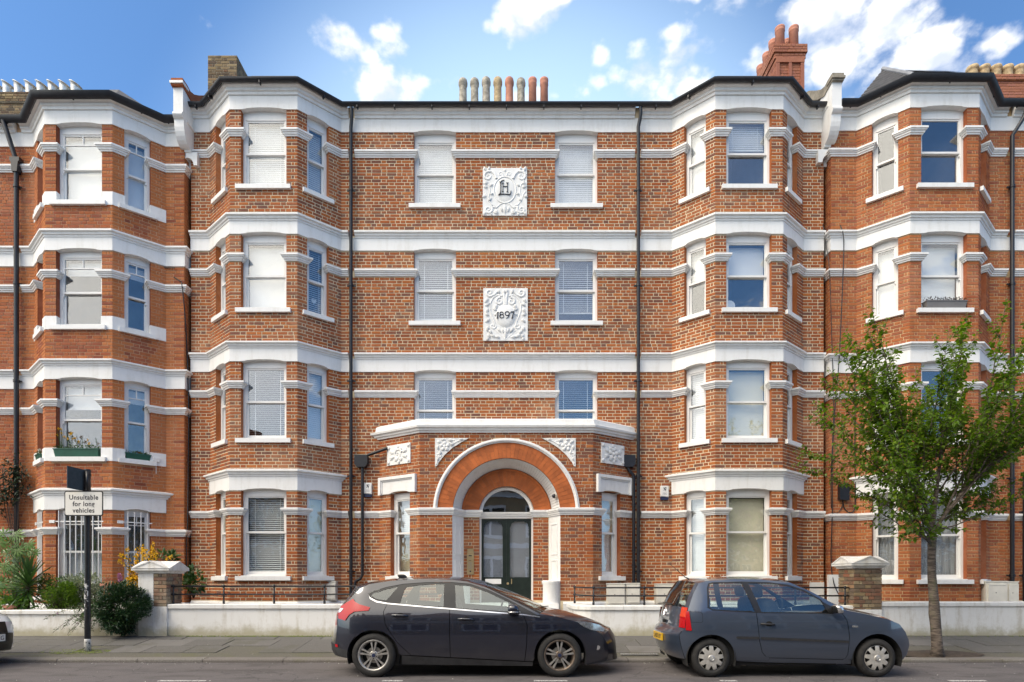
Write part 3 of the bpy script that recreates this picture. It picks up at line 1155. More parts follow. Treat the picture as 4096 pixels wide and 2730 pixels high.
# ------------------------------------------------------------------ the mansion blocks
FLOORS = [dict(sill=1.49, head=3.446, rail=2.50, st=(2.885, 3.038)),
          dict(sill=4.64, head=6.40, rail=5.51, st=(5.785, 5.937)),
          dict(sill=7.62, head=9.317, rail=8.416, st=(8.70, 8.846)),
          dict(sill=10.44, head=12.165, rail=11.24, st=(11.55, 11.70))]
BANDS = [(3.446, 3.765, 3.91), (6.40, 6.70, 6.83), (9.317, 9.61, 9.75), (12.165, 12.48, 12.62)]
BASE = 0.90


def bay_openings(seg_len_cant, half_front, off=0.0, wf=1.04):
    """window openings on the left cant, the front and the right cant"""
    c = seg_len_cant
    return (c - 0.225 - 0.53, c - 0.225), (half_front - wf / 2 + off, half_front + wf / 2 + off), (0.225, 0.225 + 0.53)


def make_block(spec):
    """one terrace block: brick walls, bays, bands, windows, eaves and roofs as parts of one building"""
    dz = spec['dz']
    root = thing(spec['name'], spec['label'], 'building', spec['loc'])
    segs = [frame(spec['plan'][i], spec['plan'][i + 1]) for i in range(len(spec['plan']) - 1)]
    z_end = 12.165 + dz
    bays = spec['bays']                    # index of the left cant of each bay
    baysegs = {i + k for i in bays for k in range(3)}
    ops = {f: {} for f in range(4)}        # openings per floor: {seg: [(s0, s1)]}
    for bi in bays:
        o = bay_openings(segs[bi].L, segs[bi + 1].L / 2)
        for f in range(4):
            for k in range(3):
                ops[f].setdefault(bi + k, []).append(o[k])
    for (si, s0, s1, floors) in spec.get('wall_windows', []):
        for f in floors:
            ops[f].setdefault(si, []).append((s0, s1))
    cuts = spec.get('cuts', {})
    fl = [dict(sill=F['sill'] + dz, head=F['head'] + dz, rail=F['rail'] + dz, st=(F['st'][0] + dz, F['st'][1] + dz)) for F in FLOORS]
    bands = [tuple(v + dz for v in b) for b in BANDS]
    base = spec.get('base', BASE)
    # ---- wall sheet with openings
    mb = MB()
    lst = []
    for i, fr in enumerate(segs):
        rects = []
        for f in range(4):
            for (s0, s1) in ops[f].get(i, []):
                rects.append((s0, s1, fl[f]['sill'], fl[f]['head'] + (0.05 if f != 9 else 0)))
        extra = spec.get('voids', {}).get(i, [])
        panel_backing(mb, fr, -0.1, 12.75 + dz, rects + extra)
        holes = [lambda z, r=r: ((r[0], r[1]) if r[2] - 0.10 < z < r[3] else None) for r in rects]
        holes += [lambda z, r=r: ((r[0], r[1]) if r[2] < z < r[3] else None) for r in extra + spec.get('nobrick', {}).get(i, [])]
        # sills cover a little brick on both sides
        for r in rects:
            holes.append(lambda z, r=r: ((r[0] - 0.108, r[1] + 0.108) if r[2] - 0.105 < z < r[2] - 0.005 else None))
        zone = [(base, z_end)]
        blk = [(b[0] - 0.01, b[1] + 0.07) for b in bands[1:]]
        if i in baysegs:
            blk.append((bands[0][0] - 0.01, bands[0][1] + 0.07))
        for F in fl:
            blk.append((F['st'][0] + 0.02, F['st'][1] - 0.02))
        for b in bricks_in_panel(fr, base, z_end, holes, joint=spec['joint'], blocked=lambda z: any(a < z < c for a, c in blk)):
            lst.append((fr, *b))
    mb.build('wall', [spec['mortar'], spec['reveal']], root, fix=False)
    lst += spec.get('extra_bricks', lambda r: [])(root)
    lay_bricks(root, lst, spec['brick'], edge_attr=spec.get('edge', False))
    # ---- painted plinth
    mb = MB()
    path = spec['plan']
    for p0 in spec.get('plinth_paths', [path]):
        mb.sweep(p0, [(-0.02, -0.1), (0.035, -0.1), (0.035, base - 0.05), (0.012, base - 0.004), (-0.02, base - 0.004)])
    mb.build('plinth', M_WHITE, root)
    # ---- string courses, one part per piece
    for f in range(4):
        for pc in pieces_along(segs, ops[f], cuts=cuts):
            if len(pc) < 2:
                continue
            skip = spec.get('skip_string')
            if skip and skip(f, pc):
                continue
            m = MB()
            m.sweep(pc, string_prof(*fl[f]['st']))
            m.build('string_course', M_WHITE, root)
    for pc in spec.get('extra_strings', []):
        m = MB()
        m.sweep(pc, string_prof(*fl[0]['st']))
        m.build('string_course', M_WHITE, root)
    # ---- bands
    for k in (1, 2, 3):
        b = bands[k]
        m = MB()
        frieze(m, segs, b[0], b[1] + 0.02, ops[k] if False else ops[k], rise=0.045)
        m.build('frieze', M_WHITE, root, fix=False)
        m = MB()
        for pc in pieces_along(segs, {}, cuts=cuts):
            m.sweep(pc, cornice_prof(b[1], b[2] + (0.06 if k == 3 else 0), 0.125 if k < 3 else 0.175))
        m.build('cornice', M_WHITE, root)
    for bi in bays:
        b = bands[0]
        sub = segs[bi:bi + 3]
        m = MB()
        ext = []
        frieze(m, sub, b[0], b[1] + 0.02, {k: ops[0].get(bi + k, []) for k in range(3)})
        for (fr, s) in ((sub[0], 0.0), (sub[2], sub[2].L)):       # ends of the lintel band
            m.add([fr(s, 0.028, b[0]), fr(s, -0.1, b[0]), fr(s, -0.1, b[1]), fr(s, 0.028, b[1])], [(0, 1, 2, 3)])
        m.build('frieze', M_WHITE, root, fix=False)
        m = MB()
        p = [sub[0](-0.22, 0, 0)[:2], sub[1](0, 0, 0)[:2], sub[1](sub[1].L, 0, 0)[:2], sub[2](sub[2].L + 0.22, 0, 0)[:2]]
        m.sweep(p, cornice_prof(b[1], b[2], 0.12))
        m.build('cornice', M_WHITE, root)
    # ---- windows
    for f in range(4):
        for i, lst_ in ops[f].items():
            for (s0, s1) in lst_:
                key = (f, i, round(s0, 1))
                cov = spec['covers'].get((f, i)) if (f, i) in spec['covers'] else spec['covers'].get(key)
                sash_window(root, segs[i], s0, s1, fl[f]['sill'], fl[f]['head'], fl[f]['rail'], cover=cov, bars=spec.get('bars', False), horns=spec.get('horns', False),
                            glass=M_GLASS_OLD if (f == 0 or spec.get('old')) else M_GLASS, head=spec.get('head', 0.10) + (0.05 if f == 3 else 0.02 if f == 2 else 0), sill=not (spec.get('nosill') and spec['nosill'](f, i)),
                            sillw=0.11)
    # ---- eaves and roof
    ez = 12.70 + dz
    m = MB()
    gp = spec.get('gutter_plan', path)
    m.sweep(gp, [(d, ez + z) for d, z in (GUT_BIG if spec.get('biggut') else GUT)])
    m.build('gutter', M_GUTTER, root, angle=40)
    m = MB()
    for fr in [frame(gp[i], gp[i + 1]) for i in range(len(gp) - 1)]:
        n_ = max(1, int(fr.L / 0.85))
        for k in range(n_):
            s = (k + 0.5) * fr.L / n_
            m.prism([(s - 0.014, ez - 0.11), (s + 0.014, ez - 0.11), (s + 0.014, ez - 0.03), (s - 0.014, ez - 0.03)], fr, 0.17, 0.27 if not spec.get('biggut') else 0.2)
    m.build('gutter_bracket', M_GUTTER, root)['kind'] = 'stuff'
    return root, segs, ops, fl


def add_roof(root, x0, x1, yw, ez, bays, pitch=0.52, bay_rise=0.75, mat=None):
    mat = mat or M_SLATE
    m = MB()
    ry = yw + 4.0
    m.add([(x0, yw - 0.10, ez), (x1, yw - 0.10, ez), (x1, ry, ez + 4.1 * pitch), (x0, ry, ez + 4.1 * pitch), (x0, ry + 4, ez), (x1, ry + 4, ez)],
          [(0, 1, 2, 3), (3, 2, 5, 4), (0, 3, 4), (1, 5, 2)])
    m.add([(x0, ry + 3.9, ez), (x1, ry + 3.9, ez), (x1, ry + 3.9, 0), (x0, ry + 3.9, 0)], [(0, 1, 2, 3)])
    m.add([(x0 + 0.01, yw + 0.15, ez), (x0 + 0.01, ry + 3.9, ez), (x0 + 0.01, ry + 3.9, 0), (x0 + 0.01, yw + 0.15, 0)], [(0, 1, 2, 3)])
    m.add([(x1 - 0.01, yw + 0.15, ez), (x1 - 0.01, ry + 3.9, ez), (x1 - 0.01, ry + 3.9, 0), (x1 - 0.01, yw + 0.15, 0)], [(0, 1, 2, 3)])
    m.build('roof', mat, root, fix=False)
    for pts in bays:
        # hipped bay roof: eaves polygon up to a short ridge running back into the main slope
        (ax, ay), (bx, by), (cx, cy), (dx, dy) = pts
        mx = (bx + cx) / 2
        r = bay_rise
        hx = abs(cx - bx) * 0.30
        m = MB()
        yr = by + 0.75
        V = [(ax, ay, ez), (bx, by, ez), (cx, cy, ez), (dx, dy, ez), (mx - hx, yr, ez + r), (mx + hx, yr, ez + r), (mx - hx, yr + 1.2, ez + r), (mx + hx, yr + 1.2, ez + r)]
        m.add(V, [(0, 1, 4), (1, 2, 5, 4), (2, 3, 5), (4, 5, 7, 6), (0, 4, 6), (3, 7, 5)])
        # bands of slates
        m.build('bay_roof', mat, root, fix=False)


def bay_plan(c, hw, hf, yw, yb):
    return [(c - hw, yw), (c - hf, yb), (c + hf, yb), (c + hw, yw)]


# ---- middle block
XL, XR = -7.73, 7.505
CL, CR = -5.69, 5.43
HW, HF = 1.575, 0.77
AX = -0.128                      # centre line of the entrance
AZ = 2.957                       # springing of the arches
main_plan = [(XL, YW)] + bay_plan(CL, HW, HF, YW, YB) + bay_plan(CR, HW, HF, YW, YB) + [(XR, YW)]
S4 = main_plan[4][0]             # start of the long middle wall
PL = [(-3.19, YW), (-2.11, YB), (1.857, YB), (2.87, YW)]      # entrance porch plan
PIPE_L, PIPE_R = -3.85, 3.02

pfr = [frame(PL[i], PL[i + 1]) for i in range(3)]
pw_l = (0.37, 0.985)             # window on the left cant of the porch
pw_r = (0.27, 0.87)
PZ1 = 4.80


def porch_bricks(root):
    out = []
    fr = pfr[0]
    blk = lambda z: 2.905 < z < 3.02
    for fr, w in ((pfr[0], pw_l), (pfr[2], pw_r)):
        holes = [lambda z, w=w: (w[0], w[1]) if 1.39 < z < 3.45 else None,
                 lambda z, w=w: (w[0] - 0.10, w[1] + 0.10) if 1.385 < z < 1.485 else None,
                 lambda z, fr=fr: (0.03, fr.L - 0.09) if 3.43 < z < 3.83 and fr is pfr[0] else ((0.09, fr.L - 0.03) if 3.43 < z < 3.83 else None)]
        out += [(fr, *b) for b in bricks_in_panel(fr, BASE, PZ1, holes, blocked=blk)]
    fr = pfr[1]
    cx = AX - PL[1][0]

    def hole(z):
        if z < AZ:
            return (cx - 1.24, cx + 1.235)
        if z < AZ + 1.68:
            h = math.sqrt(1.68 ** 2 - (z - AZ) ** 2)
            return (cx - h, cx + h)
        return None
    out += [(fr, *b) for b in bricks_in_panel(fr, BASE, PZ1, [hole], blocked=blk)]
    # inner reveal walls beside the door
    for (a, b) in ((-1.139, -0.775), (0.505, 0.858)):
        f2 = frame((a, 14.40), (b, 14.40))
        out += [(f2, *q) for q in bricks_in_panel(f2, BASE, 2.86, [])]
    return out


covers_main = {
    (3, 1): ('slats', None, None), (3, 2): ('slats', None, None), (3, 3): ('slats', None, None),
    (2, 1): ('slats', None, None), (2, 2): ('roller', None, None), (2, 3): ('slats_open', None, None),
    (1, 1): ('slats_open', None, None), (1, 2): ('slats_flat', None, None), (1, 3): ('slats', None, None),
    (0, 1): ('cream', None, None), (0, 2): ('slats_open', None, None), (0, 3): ('cream', None, None),
    (3, 5): ('roller', None, None), (3, 6): ('slats', None, 11.42), (3, 7): None,
    (2, 5): ('roller', None, 8.42), (2, 6): ('roller', None, 8.42), (2, 7): None,
    (1, 5): ('slats', None, None), (1, 6): ('cream', None, None), (1, 7): None,
    (0, 5): ('slats', None, None), (0, 6): ('cream', None, None), (0, 7): ('slats_open', None, None),
}
wl, wr = (-2.367 - S4, -1.349 - S4), (1.035 - S4, 2.07 - S4)
for f_, k_ in ((3, 'slats'), (2, 'slats_open'), (1, 'slats_flat')):
    covers_main[(f_, 4, round(wl[0], 1))] = (k_, None, None if f_ != 2 else 7.80)
    covers_main[(f_, 4, round(wr[0], 1))] = (k_, None, None if f_ != 2 else 7.95)
main_spec = dict(
    name='mansion_block', label='four storey red brick block with two bays, white bands and an arched entrance', loc=(0, YW, 0.3), dz=0.0, plan=main_plan, bays=[1, 5], joint=0.018,
    mortar=M_MORTAR, reveal=M_BRICK, brick=M_BRICK, covers=covers_main,
    wall_windows=[(4, wl[0], wl[1], (1, 2, 3)), (4, wr[0], wr[1], (1, 2, 3))],
    cuts={4: [PIPE_L - S4, PIPE_R - S4]},
    voids={4: [(-1.2 - S4, 0.95 - S4, 0.3, 4.2)]},
    nobrick={4: [(-3.19 - S4, 2.87 - S4, 0.0, 4.84)]},
    skip_string=None, extra_bricks=porch_bricks,
    plinth_paths=[main_plan[:5] + [(-3.4, YW)], [(2.9, YW)] + main_plan[5:], PL[0:2] + [(-1.42, YB)], [(1.17, YB)] + PL[2:]],
)


def skip_main(f, pc):
    return f == 0 and len(pc) == 2 and False


# the ground-floor string of the long wall stops at the porch, which carries its own
def split_ground(f, pc):
    return f == 0 and any(-3.3 < p[0] < 2.95 for p in pc)


main_spec['skip_string'] = split_ground
main_spec['extra_strings'] = [
    [main_plan[3], main_plan[4], (PIPE_L - 0.075, YW)] if False else [pfr[0](-4, 0, 0)[:2], pfr[0](-3.9, 0, 0)[:2]]]
main_spec['extra_strings'] = []
MAIN, msegs, mops, mfl = make_block(main_spec)


def main_details():
    root = MAIN
    # ground string pieces from the bays to the porch and round it
    st = mfl[0]['st']
    b3 = msegs[3]
    o3 = mops[0][3][0]
    b5 = msegs[5]
    o5 = mops[0][5][0]
    pcs = [[b3(o3[1], -0.1, 0)[:2], b3(o3[1], 0, 0)[:2], main_plan[4], (PIPE_L - 0.075, YW)],
           [(PIPE_L + 0.075, YW), PL[0], pfr[0](pw_l[0], 0, 0)[:2], pfr[0](pw_l[0], -0.1, 0)[:2]],
           [pfr[0](pw_l[1], -0.1, 0)[:2], pfr[0](pw_l[1], 0, 0)[:2], PL[1], (-1.368, YB), (-1.146, 14.40), (-0.775, 14.40), (-0.775, 14.5)],
           [(0.505, 14.5), (0.505, 14.40), (0.872, 14.40), (1.107, YB), PL[2], pfr[2](pw_r[0], 0, 0)[:2], pfr[2](pw_r[0], -0.1, 0)[:2]],
           [pfr[2](pw_r[1], -0.1, 0)[:2], pfr[2](pw_r[1], 0, 0)[:2], PL[3], (PIPE_R - 0.075, YW)],
           [(PIPE_R + 0.075, YW), main_plan[5], b5(o5[0], 0, 0)[:2], b5(o5[0], -0.1, 0)[:2]]]
    for pc in pcs:
        m = MB()
        m.sweep(pc, string_prof(*st, dout=0.085))
        m.build('string_course', M_WHITE, root)
    # ---- porch shell
    m = MB()
    for k in (0, 2):
        w = (pw_l, None, pw_r)[k]
        panel_backing(m, pfr[k], -0.1, PZ1 + 0.1, [(w[0], w[1], 1.49, 3.46)])
    fr = pfr[1]
    cx = AX - PL[1][0]
    # front sheet round the arch
    R0 = 1.40
    n = 40
    arc = [(cx + R0 * math.cos(math.pi - math.pi * k / n), AZ + R0 * math.sin(math.pi - math.pi * k / n)) for k in range(n + 1)]
    for k in range(n):
        (sa, za), (sb, zb) = arc[k], arc[k + 1]
        m.add([fr(sa, 0, za), fr(sb, 0, zb), fr(sb, 0, PZ1 + 0.1), fr(sa, 0, PZ1 + 0.1)], [(0, 1, 2, 3)])
    m.add([fr(0, 0, -0.1), fr(cx - 1.24, 0, -0.1), fr(cx - 1.24, 0, AZ), fr(0, 0, AZ)], [(0, 1, 2, 3)])
    m.add([fr(0, 0, AZ), fr(cx - R0, 0, AZ), fr(cx - R0, 0, PZ1 + 0.1), fr(0, 0, PZ1 + 0.1)], [(0, 1, 2, 3)])
    m.add([fr(cx + 1.235, 0, -0.1), fr(fr.L, 0, -0.1), fr(fr.L, 0, AZ), fr(cx + 1.235, 0, AZ)], [(0, 1, 2, 3)])
    m.add([fr(cx + R0, 0, AZ), fr(fr.L, 0, AZ), fr(fr.L, 0, PZ1 + 0.1), fr(cx + R0, 0, PZ1 + 0.1)], [(0, 1, 2, 3)])
    # inner wall beside and over the door
    for (a, b) in ((-1.15, -0.775), (0.505, 0.875)):
        m.add([(a, 14.40, -0.1), (b, 14.40, -0.1), (b, 14.40, AZ), (a, 14.40, AZ)], [(0, 1, 2, 3)])
        q = b if a < 0 else a
        m.add([(q, 14.40, -0.1), (q, 14.6, -0.1), (q, 14.6, AZ), (q, 14.40, AZ)], [(0, 1, 2, 3)], 1)
    m.build('porch_wall', [M_MORTAR, M_BRICK], root, fix=False)
    m = MB()
    m.box(-1.3, 1.05, 13.7, 14.6, 0.3, 0.86)
    m.box(-1.2, 1.0, 13.35, 13.7, 0.3, 0.72)
    m.build('porch_step', M_WHITE, root)
    # porch roof slab, upstand and cornice
    ext = [pfr[0](-0.18, 0, 0)[:2], PL[1], PL[2], pfr[2](pfr[2].L + 0.18, 0, 0)[:2]]
    m = MB()
    m.sweep(ext, [(-0.2, 4.765), (0.035, 4.765), (0.045, 4.80), (0.075, 4.815), (0.085, 4.85), (0.125, 4.875), (0.135, 4.92), (0.10, 4.935), (-0.2, 4.94)])
    m.build('porch_cornice', M_WHITE, root)
    m = MB()
    m.sweep([pfr[0](-0.08, 0, 0)[:2], PL[1], PL[2], pfr[2](pfr[2].L + 0.08, 0, 0)[:2]], [(-0.25, 4.93), (0.065, 4.93), (0.05, 5.06), (0.0, 5.09), (-0.25, 5.09)])
    m.poly([(*p, 5.05) for p in (PL[0], PL[1], PL[2], PL[3])])
    m.build('porch_parapet', M_WHITE, root)
    # porch side windows and their panelled lintels
    for k, w in ((0, pw_l), (2, pw_r)):
        sash_window(root, pfr[k], w[0], w[1], 1.49, 3.40, 2.50, cover=('slats', None, 2.45 if k == 0 else None), glass=M_GLASS_OLD, head=0.09)
        f2 = pfr[k]
        a, b = (0.03, f2.L - 0.09) if k == 0 else (0.09, f2.L - 0.03)
        m = MB()
        low = [(a, 3.435)] + arc_head(w[0] - 0.02, w[1] + 0.02, 3.435, 0.045) + [(b, 3.435)]
        for j in range(len(low) - 1):
            if low[j + 1][0] - low[j][0] > 1e-5:
                m.add([f2(low[j][0], 0.035, low[j][1]), f2(low[j + 1][0], 0.035, low[j + 1][1]), f2(low[j + 1][0], 0.035, 3.83), f2(low[j][0], 0.035, 3.83)], [(0, 1, 2, 3)])
            m.add([f2(low[j][0], 0.035, low[j][1]), f2(low[j][0], -0.2, low[j][1]), f2(low[j + 1][0], -0.2, low[j + 1][1]), f2(low[j + 1][0], 0.035, low[j + 1][1])], [(0, 1, 2, 3)])
        m.add([f2(a, 0.035, 3.83), f2(b, 0.035, 3.83), f2(b, 0, 3.83), f2(a, 0, 3.83)], [(0, 1, 2, 3)])
        m.pbox(f2, a - 0.002, a + 0.075, 0, 0.085, 3.42, 3.835)
        m.pbox(f2, b - 0.075, b + 0.002, 0, 0.085, 3.42, 3.835)
        m.pbox(f2, a + 0.075, b - 0.075, 0, 0.083, 3.765, 3.835)
        m.pbox(f2, a + 0.075, b - 0.075, 0, 0.055, 3.735, 3.765)
        m.pbox(f2, a + 0.075, a + 0.10, 0, 0.055, 3.46, 3.735)
        m.pbox(f2, b - 0.10, b - 0.075, 0, 0.055, 3.46, 3.735)
        m.build('lintel_panel', M_WHITE, root, fix=False)
    # ---- arches
    m = MB()
    m.disc_y(AX, AZ, [(1.585, YB + 0.02), (1.585, YB - 0.035), (1.605, YB - 0.04), (1.615, YB - 0.065), (1.64, YB - 0.07), (1.65, YB - 0.045), (1.675, YB - 0.04), (1.685, YB - 0.015), (1.685, YB + 0.02)], 72, a0=0.035, a1=math.pi - 0.035)
    m.build('arch_hood_mould', M_WHITE, root, smooth_=False)

    def voussoirs(r0, r1, y, count, thick, split):
        m0 = MB()
        m0.disc_y(AX, AZ, [(r0 - 0.0, y + thick), (r0, y + 0.006), (r1, y + 0.006)], 80, a0=0, a1=math.pi)
        o = m0.build('arch_ring', M_TERRA_J, root)
        da = math.pi / count
        made = {}
        for i in range(count):
            cutr = split[i % len(split)]
            rr_ = [r0] + [r0 + (r1 - r0) * c for c in cutr] + [r1]
            for j in range(len(rr_) - 1):
                key = (round(rr_[j], 3), round(rr_[j + 1], 3))
                if key not in made:
                    mm = MB()
                    g = 0.0016
                    ra, rb = key[0] + g, key[1] - g
                    k = 3
                    vs = []
                    for yy in (-0.002, 0.02 if ra > r0 + 0.01 else thick):
                        for q in range(k + 1):
                            a = da * q / k
                            sh = (0.0025 / max(ra, 0.3)) if q == 0 else (-0.0025 / max(ra, 0.3) if q == k else 0)
                            vs.append((ra * math.cos(a + sh), yy, ra * math.sin(a + sh)))
                            vs.append((rb * math.cos(a + sh), yy, rb * math.sin(a + sh)))
                    f = []
                    nn = 2 * (k + 1)
                    for q in range(k):
                        f.append((2 * q, 2 * q + 1, 2 * q + 3, 2 * q + 2))
                        f.append((2 * q, 2 * q + 2, nn + 2 * q + 2, nn + 2 * q))
                        f.append((2 * q + 1, nn + 2 * q + 1, nn + 2 * q + 3, 2 * q + 3))
                    f += [(0, nn, nn + 1, 1), (2 * k, 2 * k + 1, nn + 2 * k + 1, nn + 2 * k)]
                    mm.add(vs, f)
                    made[key] = mm.mesh('voussoir', M_TERRA)
                mw = Matrix.Translation((AX, y, AZ)) @ Matrix.Rotation(-i * da, 4, 'Y')
                link('voussoir', made[key], root, mw)
    voussoirs(1.232, 1.583, YB - 0.012, 46, 0.09, [(0.33,), (0.66,), (0.5,)])
    voussoirs(0.655, 1.035, 14.36, 30, 0.14, [(0.4,), (0.7,), (0.3,)])
    m = MB()
    m.disc_y(AX - 0.005, AZ, [(1.06, 14.36), (1.035, 14.33), (1.0, 14.345)], 60, a0=0, a1=math.pi)
    m.build('inner_arch_roll', M_TERRA, root, smooth_=True)
    # ribbed splayed soffit
    m = MB()
    n = 60
    for k in range(n):
        a0, a1 = math.pi * k / n, math.pi * (k + 1) / n
        for (q0, q1, dr) in ((0.0, 0.80, 0.0), (0.80, 1.0, 0.014)):
            t0, t1 = a0 + (a1 - a0) * q0, a0 + (a1 - a0) * q1
            V = []
            for (r, y) in ((1.234, YB + 0.06), (1.234 - 0.03, YB + 0.10), (1.095, 14.30), (1.065, 14.37)):
                d = dr if 1.07 < r < 1.23 else 0.0
                for tt in (t0, t1):
                    V.append((AX + (r + d) * math.cos(tt), y, AZ + (r + d) * math.sin(tt)))
            m.add(V, [(0, 1, 3, 2), (2, 3, 5, 4), (4, 5, 7, 6)])
            if dr:
                m.add([V[2], V[4], (AX + 1.095 * math.cos(t0), 14.30, AZ + 1.095 * math.sin(t0)), (AX + 1.204 * math.cos(t0), YB + 0.10, AZ + 1.204 * math.sin(t0))], [(0, 1, 2, 3)])
    m.build('ribbed_arch_soffit', M_WHITE, root, fix=False)
    # splayed white pilasters with sunk panels
    for side in (-1, 1):
        a, b = ((-1.368, YB), (-1.146, 14.40)) if side < 0 else ((0.872, 14.40), (1.107, YB))
        f2 = frame(a, b)
        m = MB()
        m.pbox(f2, 0, f2.L, -0.1, 0.0, 0.5, 2.885)
        for (za, zb) in ((1.05, 1.86), (1.98, 2.70)):
            for (s0, s1, zc, zd) in ((0.12, f2.L - 0.12, zb - 0.02, zb), (0.12, f2.L - 0.12, za, za + 0.02), (0.12, 0.14, za + 0.02, zb - 0.02), (f2.L - 0.14, f2.L - 0.12, za + 0.02, zb - 0.02)):
                m.pbox(f2, s0, s1, 0.0, 0.014, zc, zd)
        m.build('pilaster', M_WHITE, root)
        m = MB()
        px = -1.16 if side < 0 else 0.905
        m.lathe(px, 14.02, [(0.20, 0.3), (0.195, 1.28), (0.205, 1.30), (0.218, 1.33), (0.218, 1.365), (0.19, 1.385)], 24)
        m.build('pedestal', M_WHITE, root, angle=45)
    # ---- door case, doors, fanlight
    m = MB()
    yd = 14.47
    m.box(-0.773, -0.728, yd, yd + 0.12, 0.8, 2.86)
    m.box(0.458, 0.503, yd, yd + 0.12, 0.8, 2.86)
    m.disc_y(-0.135, AZ, [(0.655, yd + 0.03), (0.655, yd - 0.012), (0.63, yd - 0.02), (0.60, yd), (0.575, yd + 0.01), (0.575, yd + 0.08)], 48, a0=0, a1=math.pi)
    m.build('door_case', M_WHITE_G, root)
    m = MB()
    m.sweep([(-0.80, yd), (0.53, yd)], [(-0.08, 2.85), (0.0, 2.85), (0.02, 2.87), (0.025, 2.905), (0.05, 2.92), (0.055, 2.955), (0.075, 2.965), (0.08, 3.0), (-0.08, 3.01)])
    m.build('door_transom', M_WHITE_G, root)
    m = MB()
    n = 32
    m.poly([(-0.135 + 0.58 * math.cos(math.pi * k / n), yd + 0.05, AZ + 0.03 + 0.555 * math.sin(math.pi * k / n)) for k in range(n + 1)])
    m.build('fanlight_glass', M_DOORGLASS, root, fix=False)
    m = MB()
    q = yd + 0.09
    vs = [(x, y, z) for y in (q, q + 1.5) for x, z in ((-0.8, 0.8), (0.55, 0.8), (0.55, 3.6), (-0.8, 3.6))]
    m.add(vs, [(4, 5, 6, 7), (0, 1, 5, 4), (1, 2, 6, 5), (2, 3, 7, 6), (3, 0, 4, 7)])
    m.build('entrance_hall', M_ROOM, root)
    for side in (-1, 1):
        xa, xb = (-0.727, -0.138) if side < 0 else (-0.134, 0.457)
        m = MB()
        y0, y1 = yd + 0.025, yd + 0.07
        pl, pr = xa + 0.085, xb - 0.085
        if side < 0:
            pl, pr = xa + 0.05, xb - 0.085
        else:
            pl, pr = xa + 0.085, xb - 0.05
        m.box(xa, pl, y0, y1, 0.8, 2.85)
        m.box(pr, xb, y0, y1, 0.8, 2.85)
        m.box(pl, pr, y0 + 0.001, y1, 0.8, 1.46)
        m.box(pl, pr, y0 + 0.001, y1, 2.79, 2.85)
        for sx, s0 in ((1, pl), (-1, pr)):       # scooped upper corners
            pts = [(s0, 2.79), (s0 + sx * 0.11, 2.79)] + [(s0 + sx * (0.11 - 0.09 * math.sin(k * math.pi / 12)), 2.79 - 0.02 - 0.09 * (1 - math.cos(k * math.pi / 12))) for k in range(7)] + [(s0, 2.64)]
            vs = [(x, y0 + 0.002, z) for x, z in pts] + [(x, y1, z) for x, z in pts]
            nn = len(pts)
            m.add(vs, [tuple(range(nn)), tuple(range(2 * nn - 1, nn - 1, -1))] + [(i, i + nn, (i + 1) % nn + nn, (i + 1) % nn) for i in range(nn)])
        # raised fields below
        m.box(pl + 0.01, pr - 0.01, y0 - 0.008, y0 + 0.01, 0.92, 1.20)
        m.box(pl + 0.05, pr - 0.05, y0 - 0.016, y0, 0.96, 1.16)
        leaf = m.build('door', M_DOOR, root)
        g = MB()
        g.box(pl - 0.005, pr + 0.005, y0 + 0.02, y0 + 0.026, 1.455, 2.80)
        g.build('door_glass', M_DOORGLASS, leaf)
        g = MB()
        g.box(pl - 0.005, pr + 0.005, y0 + 0.06, y0 + 0.065, 1.3, 2.84)
        g.build('door_curtain', M_ROLL, leaf)
        if side < 0:
            p = MB()
            p.box(xa + 0.09, xb - 0.12, y0 - 0.012, y0 + 0.002, 1.30, 1.42)
            p.box(xa + 0.12, xb - 0.15, y0 - 0.018, y0 - 0.01, 1.325, 1.395)
            p.build('letter_plate', M_WHITE_G, leaf)
        else:
            p = MB()
            p.disc_y(-0.10, 1.31, [(0.001, y0 - 0.035), (0.028, y0 - 0.035), (0.03, y0 - 0.012), (0.022, y0)], 14)
            p.box(-0.02, -0.0, y0 - 0.022, y0, 1.30, 1.42)
            p.build('door_knob', M_BRASS, leaf)
    # ---- rainwater pipes and hoppers
    for x in (PIPE_L, PIPE_R):
        downpipe(root, x, YW - 0.115, 0.6, 12.22, 0.042, 2.28, top=[(x + 0.03, YW - 0.21, 12.62), (x + 0.04, YW - 0.2, 12.5), (x + 0.03, YW - 0.16, 12.38)])
    for side, xh, kind in ((-1, -3.60, 0), (1, 2.79, 1)):
        m = MB()
        yy = YW - 0.10
        hx = xh
        m.add([(hx + sx * w, yy + sy * 0.08, z) for (w, z) in ((0.10, 4.09), (0.155, 4.17), (0.155, 4.375)) for sx, sy in ((-1, -1), (1, -1), (1, 1), (-1, 1))],
              [(0, 1, 5, 4), (1, 2, 6, 5), (2, 3, 7, 6), (3, 0, 4, 7), (4, 5, 9, 8), (5, 6, 10, 9), (6, 7, 11, 10), (7, 4, 8, 11), (3, 2, 1, 0), (8, 9, 10, 11)])
        if side < 0:
            m.tube([(hx + 0.02, yy, 4.12), (hx + 0.02, yy, 1.52), (hx - 0.03, yy, 1.42), (hx - 0.14, yy, 1.37), (hx - 0.16, yy, 1.28), (hx - 0.16, yy, 0.6)], 0.038, 12)
            m.tube([(hx + 0.15, yy - 0.01, 4.38), (hx + 0.33, yy - 0.05, 4.43), (hx + 0.58, yy - 0.12, 4.50), (hx + 0.64, yy - 0.1, 4.52)], 0.035, 10)
        else:
            m.tube([(hx - 0.03, yy, 4.12), (hx + 0.0, yy - 0.02, 4.02), (hx + 0.10, yy, 3.92), (hx + 0.12, yy, 3.8), (hx + 0.12, yy, 0.6)], 0.038, 12)
